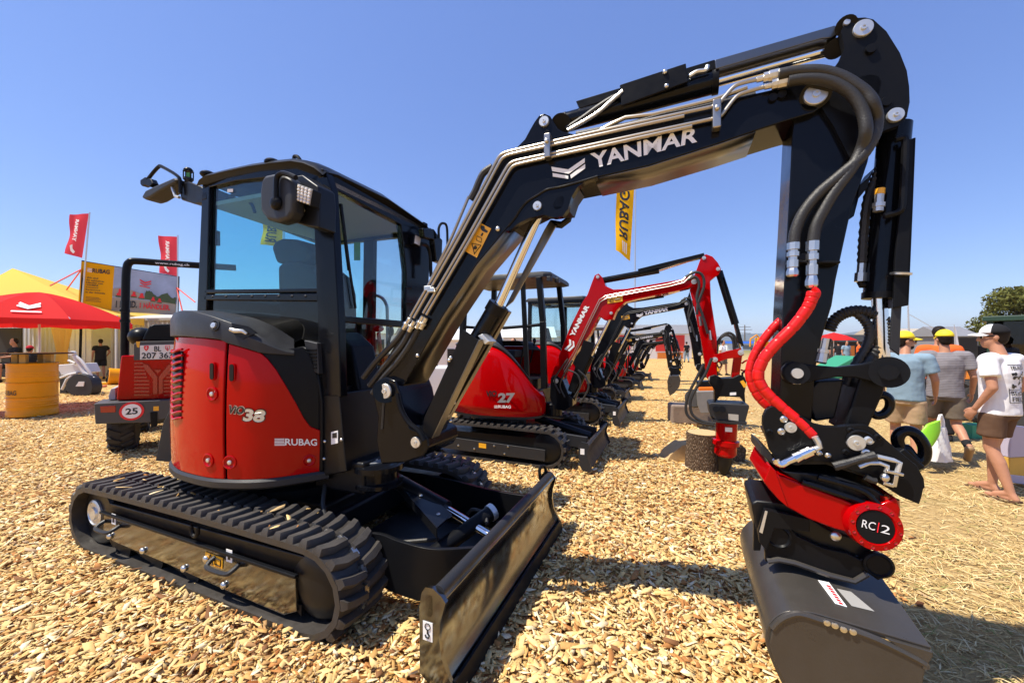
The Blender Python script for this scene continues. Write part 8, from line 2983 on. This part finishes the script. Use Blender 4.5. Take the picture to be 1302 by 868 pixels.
stall('low blue and white stand on the horizon beside the power pole', 925, 990, 433.5, 0, 95, 'panel_blue', 'panel_white', [(.1, .5, .2, .8, 'roof_grey')])

# mast, feather flag
c = at(1157, 437, 30)
g = thing('mast', 'thin pale mast rising behind the man in the blue shirt', 'mast', (c.x, 30, 0))
MB().tube([(0, 0, 0), (-.15, 0, 4.6)], [0.07, 0.045], 8).build('pole', 'alu', g)
MB().tube([(-.14, 0, 3.9), (3.2, 0, 2.0)], 0.02, 5).build('stay', 'alu', g)
c = at(1216, 437, 14)
g = thing('feather_flag', 'white feather flag standing behind the grey T-shirt man', 'flag', (c.x, 14, 0))
MB().tube([(0, 0, 0), (-.05, 0, 1.6), (-.08, 0, 2.3)], [.02, .015, .008], 6).build('pole', 'alu', g)
MB().prism([V3(-.02, 0, .5), V3(.20, 0, .5), V3(.14, 0, 1.3), V3(.0, 0, 2.1), V3(-.08, 0, 2.3), V3(-.06, 0, 1.6)], (0, .012, 0)).build('cloth', 'cloth_white', g)

# dark machine with big cab behind the man in white
g = thing('tractor', 'dark green tractor with square cab behind the man in white', 'tractor', (at(1259, 437, 7.6).x, 7.6, 0), R(-52))
fr_ = MB()
for x in (0.0, 1.35):
    for y in (0.0, 1.3):
        fr_.beam((x, y, 1.0), (x, y, 2.05), 0.09, 0.09, up=(1, 0, 0))
fr_.box((.68, .65, 2.08), (1.55, 1.5, .10)).box((.68, .65, 1.05), (1.5, 1.4, .12))
fr_.build('cab_frame', 'machine_green', g, 0.015)
for q, d in (([(.05, 0, 1.1), (1.3, 0, 1.1), (1.3, 0, 2.02), (.05, 0, 2.02)], (0, .006, 0)), ([(0, .05, 1.1), (0, 1.25, 1.1), (0, 1.25, 2.02), (0, .05, 2.02)], (.006, 0, 0)), ([(.05, 1.3, 1.1), (1.3, 1.3, 1.1), (1.3, 1.3, 2.02), (.05, 1.3, 2.02)], (0, .006, 0))):
    MB().prism([V3(*p) for p in q], d).build('window', 'dark_glass', g)
MB().box((.7, .65, .72), (1.7, 1.0, .55)).build('chassis', 'machine_green', g, 0.05)
tyre(g, (.15, -.1, .52), (0, 1, 0), .52, .34, rim='machine_orange')
tyre(g, (1.6, -.1, .52), (0, 1, 0), .52, .34, rim='machine_orange')
tyre(g, (.15, 1.4, .52), (0, 1, 0), .52, .34, rim='machine_orange')
MB().box((-.1, .1, 1.45), (.12, .3, .25)).build('work_lamp', 'black_satin', g, 0.02)
c = at(1229, 487, 8.2)
g = thing('loose_tyre', 'black tyre standing between the grey T-shirt man and the man in white', 'tyre', (c.x, 8.2, 0))
tyre(g, (0, 0, .36), (.5, 1, 0), .36, .25, rim='black_satin')
c = at(1237, 556, 6.7)
o = MB().box((0, 0, .12), (.26, .2, .24)).build('crate', 'green_tarp', None, 0.012)
o.location = (c.x, 6.7, 0)
tag(o, 'small green crate on the straw left of the man in white', 'crate')
g = thing('mini_loader', 'orange mini loader behind the grey T-shirt man', 'loader', (at(1221, 437, 10.5).x, 10.5, 0), R(10))
MB().box((0, 0, .75), (.8, 1.4, .6)).build('body', 'machine_orange', g, 0.08)
MB().box((.1, .2, 1.2), (.5, .6, .35)).build('hood', 'black_satin', g, 0.06)
for x in (-.45, .45):
    for y in (-.45, .5):
        tyre(g, (x, y, .34), (1, 0, 0), .34, .22, rim='machine_orange')
MB().tube(cr([(.0, -.7, .8), (0, -1.1, 1.0), (0, -1.4, .4)], 4), .06, 8).build('lift_arm', 'black_satin', g)

# crowd, parasol, tarps seen through the linkage
for k, (u, Y, cl, tr_, lab) in enumerate(((1066, 27, 'cloth_black', True, 'visitor in black far behind the bucket linkage'), (1076, 24, 'cloth_blue', True, 'visitor in blue shirt far behind the bucket linkage'),
                                          (1092, 26, 'cloth_orange', True, 'visitor in orange far behind the bucket linkage'), (1050, 30, 'cloth_white', True, 'visitor in white top far behind the bucket linkage'),
                                          (873, 34, 'cloth_black', True, 'visitor in black walking beyond the arm of the red-boomed excavator'), (919, 20, 'cloth_white', False, 'visitor in white shirt far behind the red dipper arm'),
                                          (1104, 22, 'cloth_black', False, 'visitor in black right of the far green tarpaulin'))):
    c = at(u, 437, Y)
    person(lab, c.x, Y, R(40 * (k % 3) - 30 + (170 if k % 2 else 0)), dict(kl=(-.1, .12, .5), al=(-.1, .14, .09), tl=(-.1, .28, .03), kr=(.1, -.02, .5), ar=(.1, -.16, .1), tr=(.11, -.02, .03)), cl, 'cloth_olive' if k % 2 else 'cloth_blue', .5, .42, None, True, 'cloth_black', fine=False, trouser=tr_)
c = at(1060, 437, 33)
g = thing('parasol', 'small red parasol far behind the bucket linkage', 'parasol', (c.x, 33, 0))
MB().cyl((0, 0, 0), (0, 0, 2.5), .03, n=8).build('pole', 'alu', g)
MB().lathe((0, 0, 1.9), (0, 0, 1), [(1.5, 0), (1.45, .05), (.8, .4), (.02, .65)], 8).build('canopy', 'parasol_red', g, angle=20)
c = at(1081, 437, 18)
g = thing('tarpaulin', 'green and yellow tarpaulin tent far behind the bucket linkage', 'tarpaulin', (c.x, 18, 0))
MB().prism([V3(-.9, 0, .0), V3(-.75, 0, .5), V3(.3, 0, 1.05), V3(.5, 0, .9), V3(.55, 0, 0)], (0, 1.2, 0)).build('green_sheet', 'green_tarp', g, 0.05)
MB().prism([V3(.2, -.03, .0), V3(.2, -.03, .75), V3(.6, -.03, .95), V3(.8, -.03, .5), V3(.8, -.03, 0)], (0, 1.0, 0)).build('yellow_sheet', 'cap_yellow', g, 0.05)
stall('dark open stand behind the far visitors', 1070, 1128, 425, 0, 36, 'dark_inside', 'dark_inside', [(.1, .3, .1, .8, 'machine_orange'), (.5, .8, .1, .7, 'roof_grey')])
# yellow digger on the horizon right of the pylon
c = at(968, 441, 80)
g = thing('digger', 'tiny yellow digger on the horizon right of the power pole', 'digger', (c.x, 80, 0))
MB().box((0, 0, .5), (3.2, 2.2, .8)).build('track_unit', 'tyre', g, 0.2)
MB().box((.2, 0, 1.5), (2.2, 2.0, 1.1)).build('body', 'yellow_paint', g, 0.1)
MB().box((-.5, 0, 2.2), (1.0, 1.2, 1.3)).build('cab', 'yellow_paint', g, 0.08)
MB().tube([(.6, 0, 1.8), (-1.0, 0, 3.4), (-2.2, 0, 2.6), (-2.3, 0, 1.0)], .16, 8).build('boom', 'yellow_paint', g)
# white pallet tank and wood crates between the first two excavators
c = at(551, 500, 10.5)
g = thing('tank', 'white plastic tank behind the boom foot of the large excavator', 'tank', (c.x, 10.5, 0))
MB().box((0, 0, .58), (.95, .8, .86)).build('tank_body', 'panel_white', g, 0.06)
MB().box((0, 0, .08), (1.0, .85, .14)).build('pallet', 'wood_post', g, 0.01)
MB().lathe((0, 0, 1.01), (0, 0, 1), [(.12, 0), (.12, .05), (.02, .06)], 16).build('lid', 'black_satin', g)
g = thing('orange_machine', 'orange ride-on machine seen through the cab windscreen', 'machine', (at(462, 437, 9.0).x, 9.0, 0), R(-15))
MB().box((0, 0, .75), (1.0, 1.5, .5)).build('body', 'machine_orange', g, 0.1)
MB().box((.05, .3, 1.15), (.45, .45, .5)).build('seat', 'seat_black', g, 0.05)
for x in (-.55, .55):
    for y in (-.5, .55):
        tyre(g, (x, y, .38), (1, 0, 0), .38, .24, rim='machine_orange')
MB().tube([(.45, -.5, .9), (.55, -.7, 1.9)], .04, 8).build('mast', 'panel_red', g)
# dark visitor at the stand between the canopy posts
c = at(653, 437, 12.5)
person('visitor in black seen between the boom cylinder and the canopy posts', c.x, 12.5, R(150), {}, 'cloth_black', 'cloth_black', .5, .42, None, True, 'cloth_black', fine=False, trouser=True)

# ------------------------------------------------------------------ summer haze
hm = bpy.data.materials.new('haze')
hm.use_nodes = True
nt = hm.node_tree
nt.nodes.clear()
o = nt.nodes.new('ShaderNodeOutputMaterial')
pv = nt.nodes.new('ShaderNodeVolumePrincipled')
pv.inputs['Color'].default_value = (0.86, 0.92, 1.0, 1)
pv.inputs['Density'].default_value = 0.00011
pv.inputs['Anisotropy'].default_value = 0.2
nt.links.new(pv.outputs[0], o.inputs['Volume'])
MB().box((0, 0, 149.5), (17000, 17000, 307)).build('haze', hm, None, angle=0, kind='stuff')
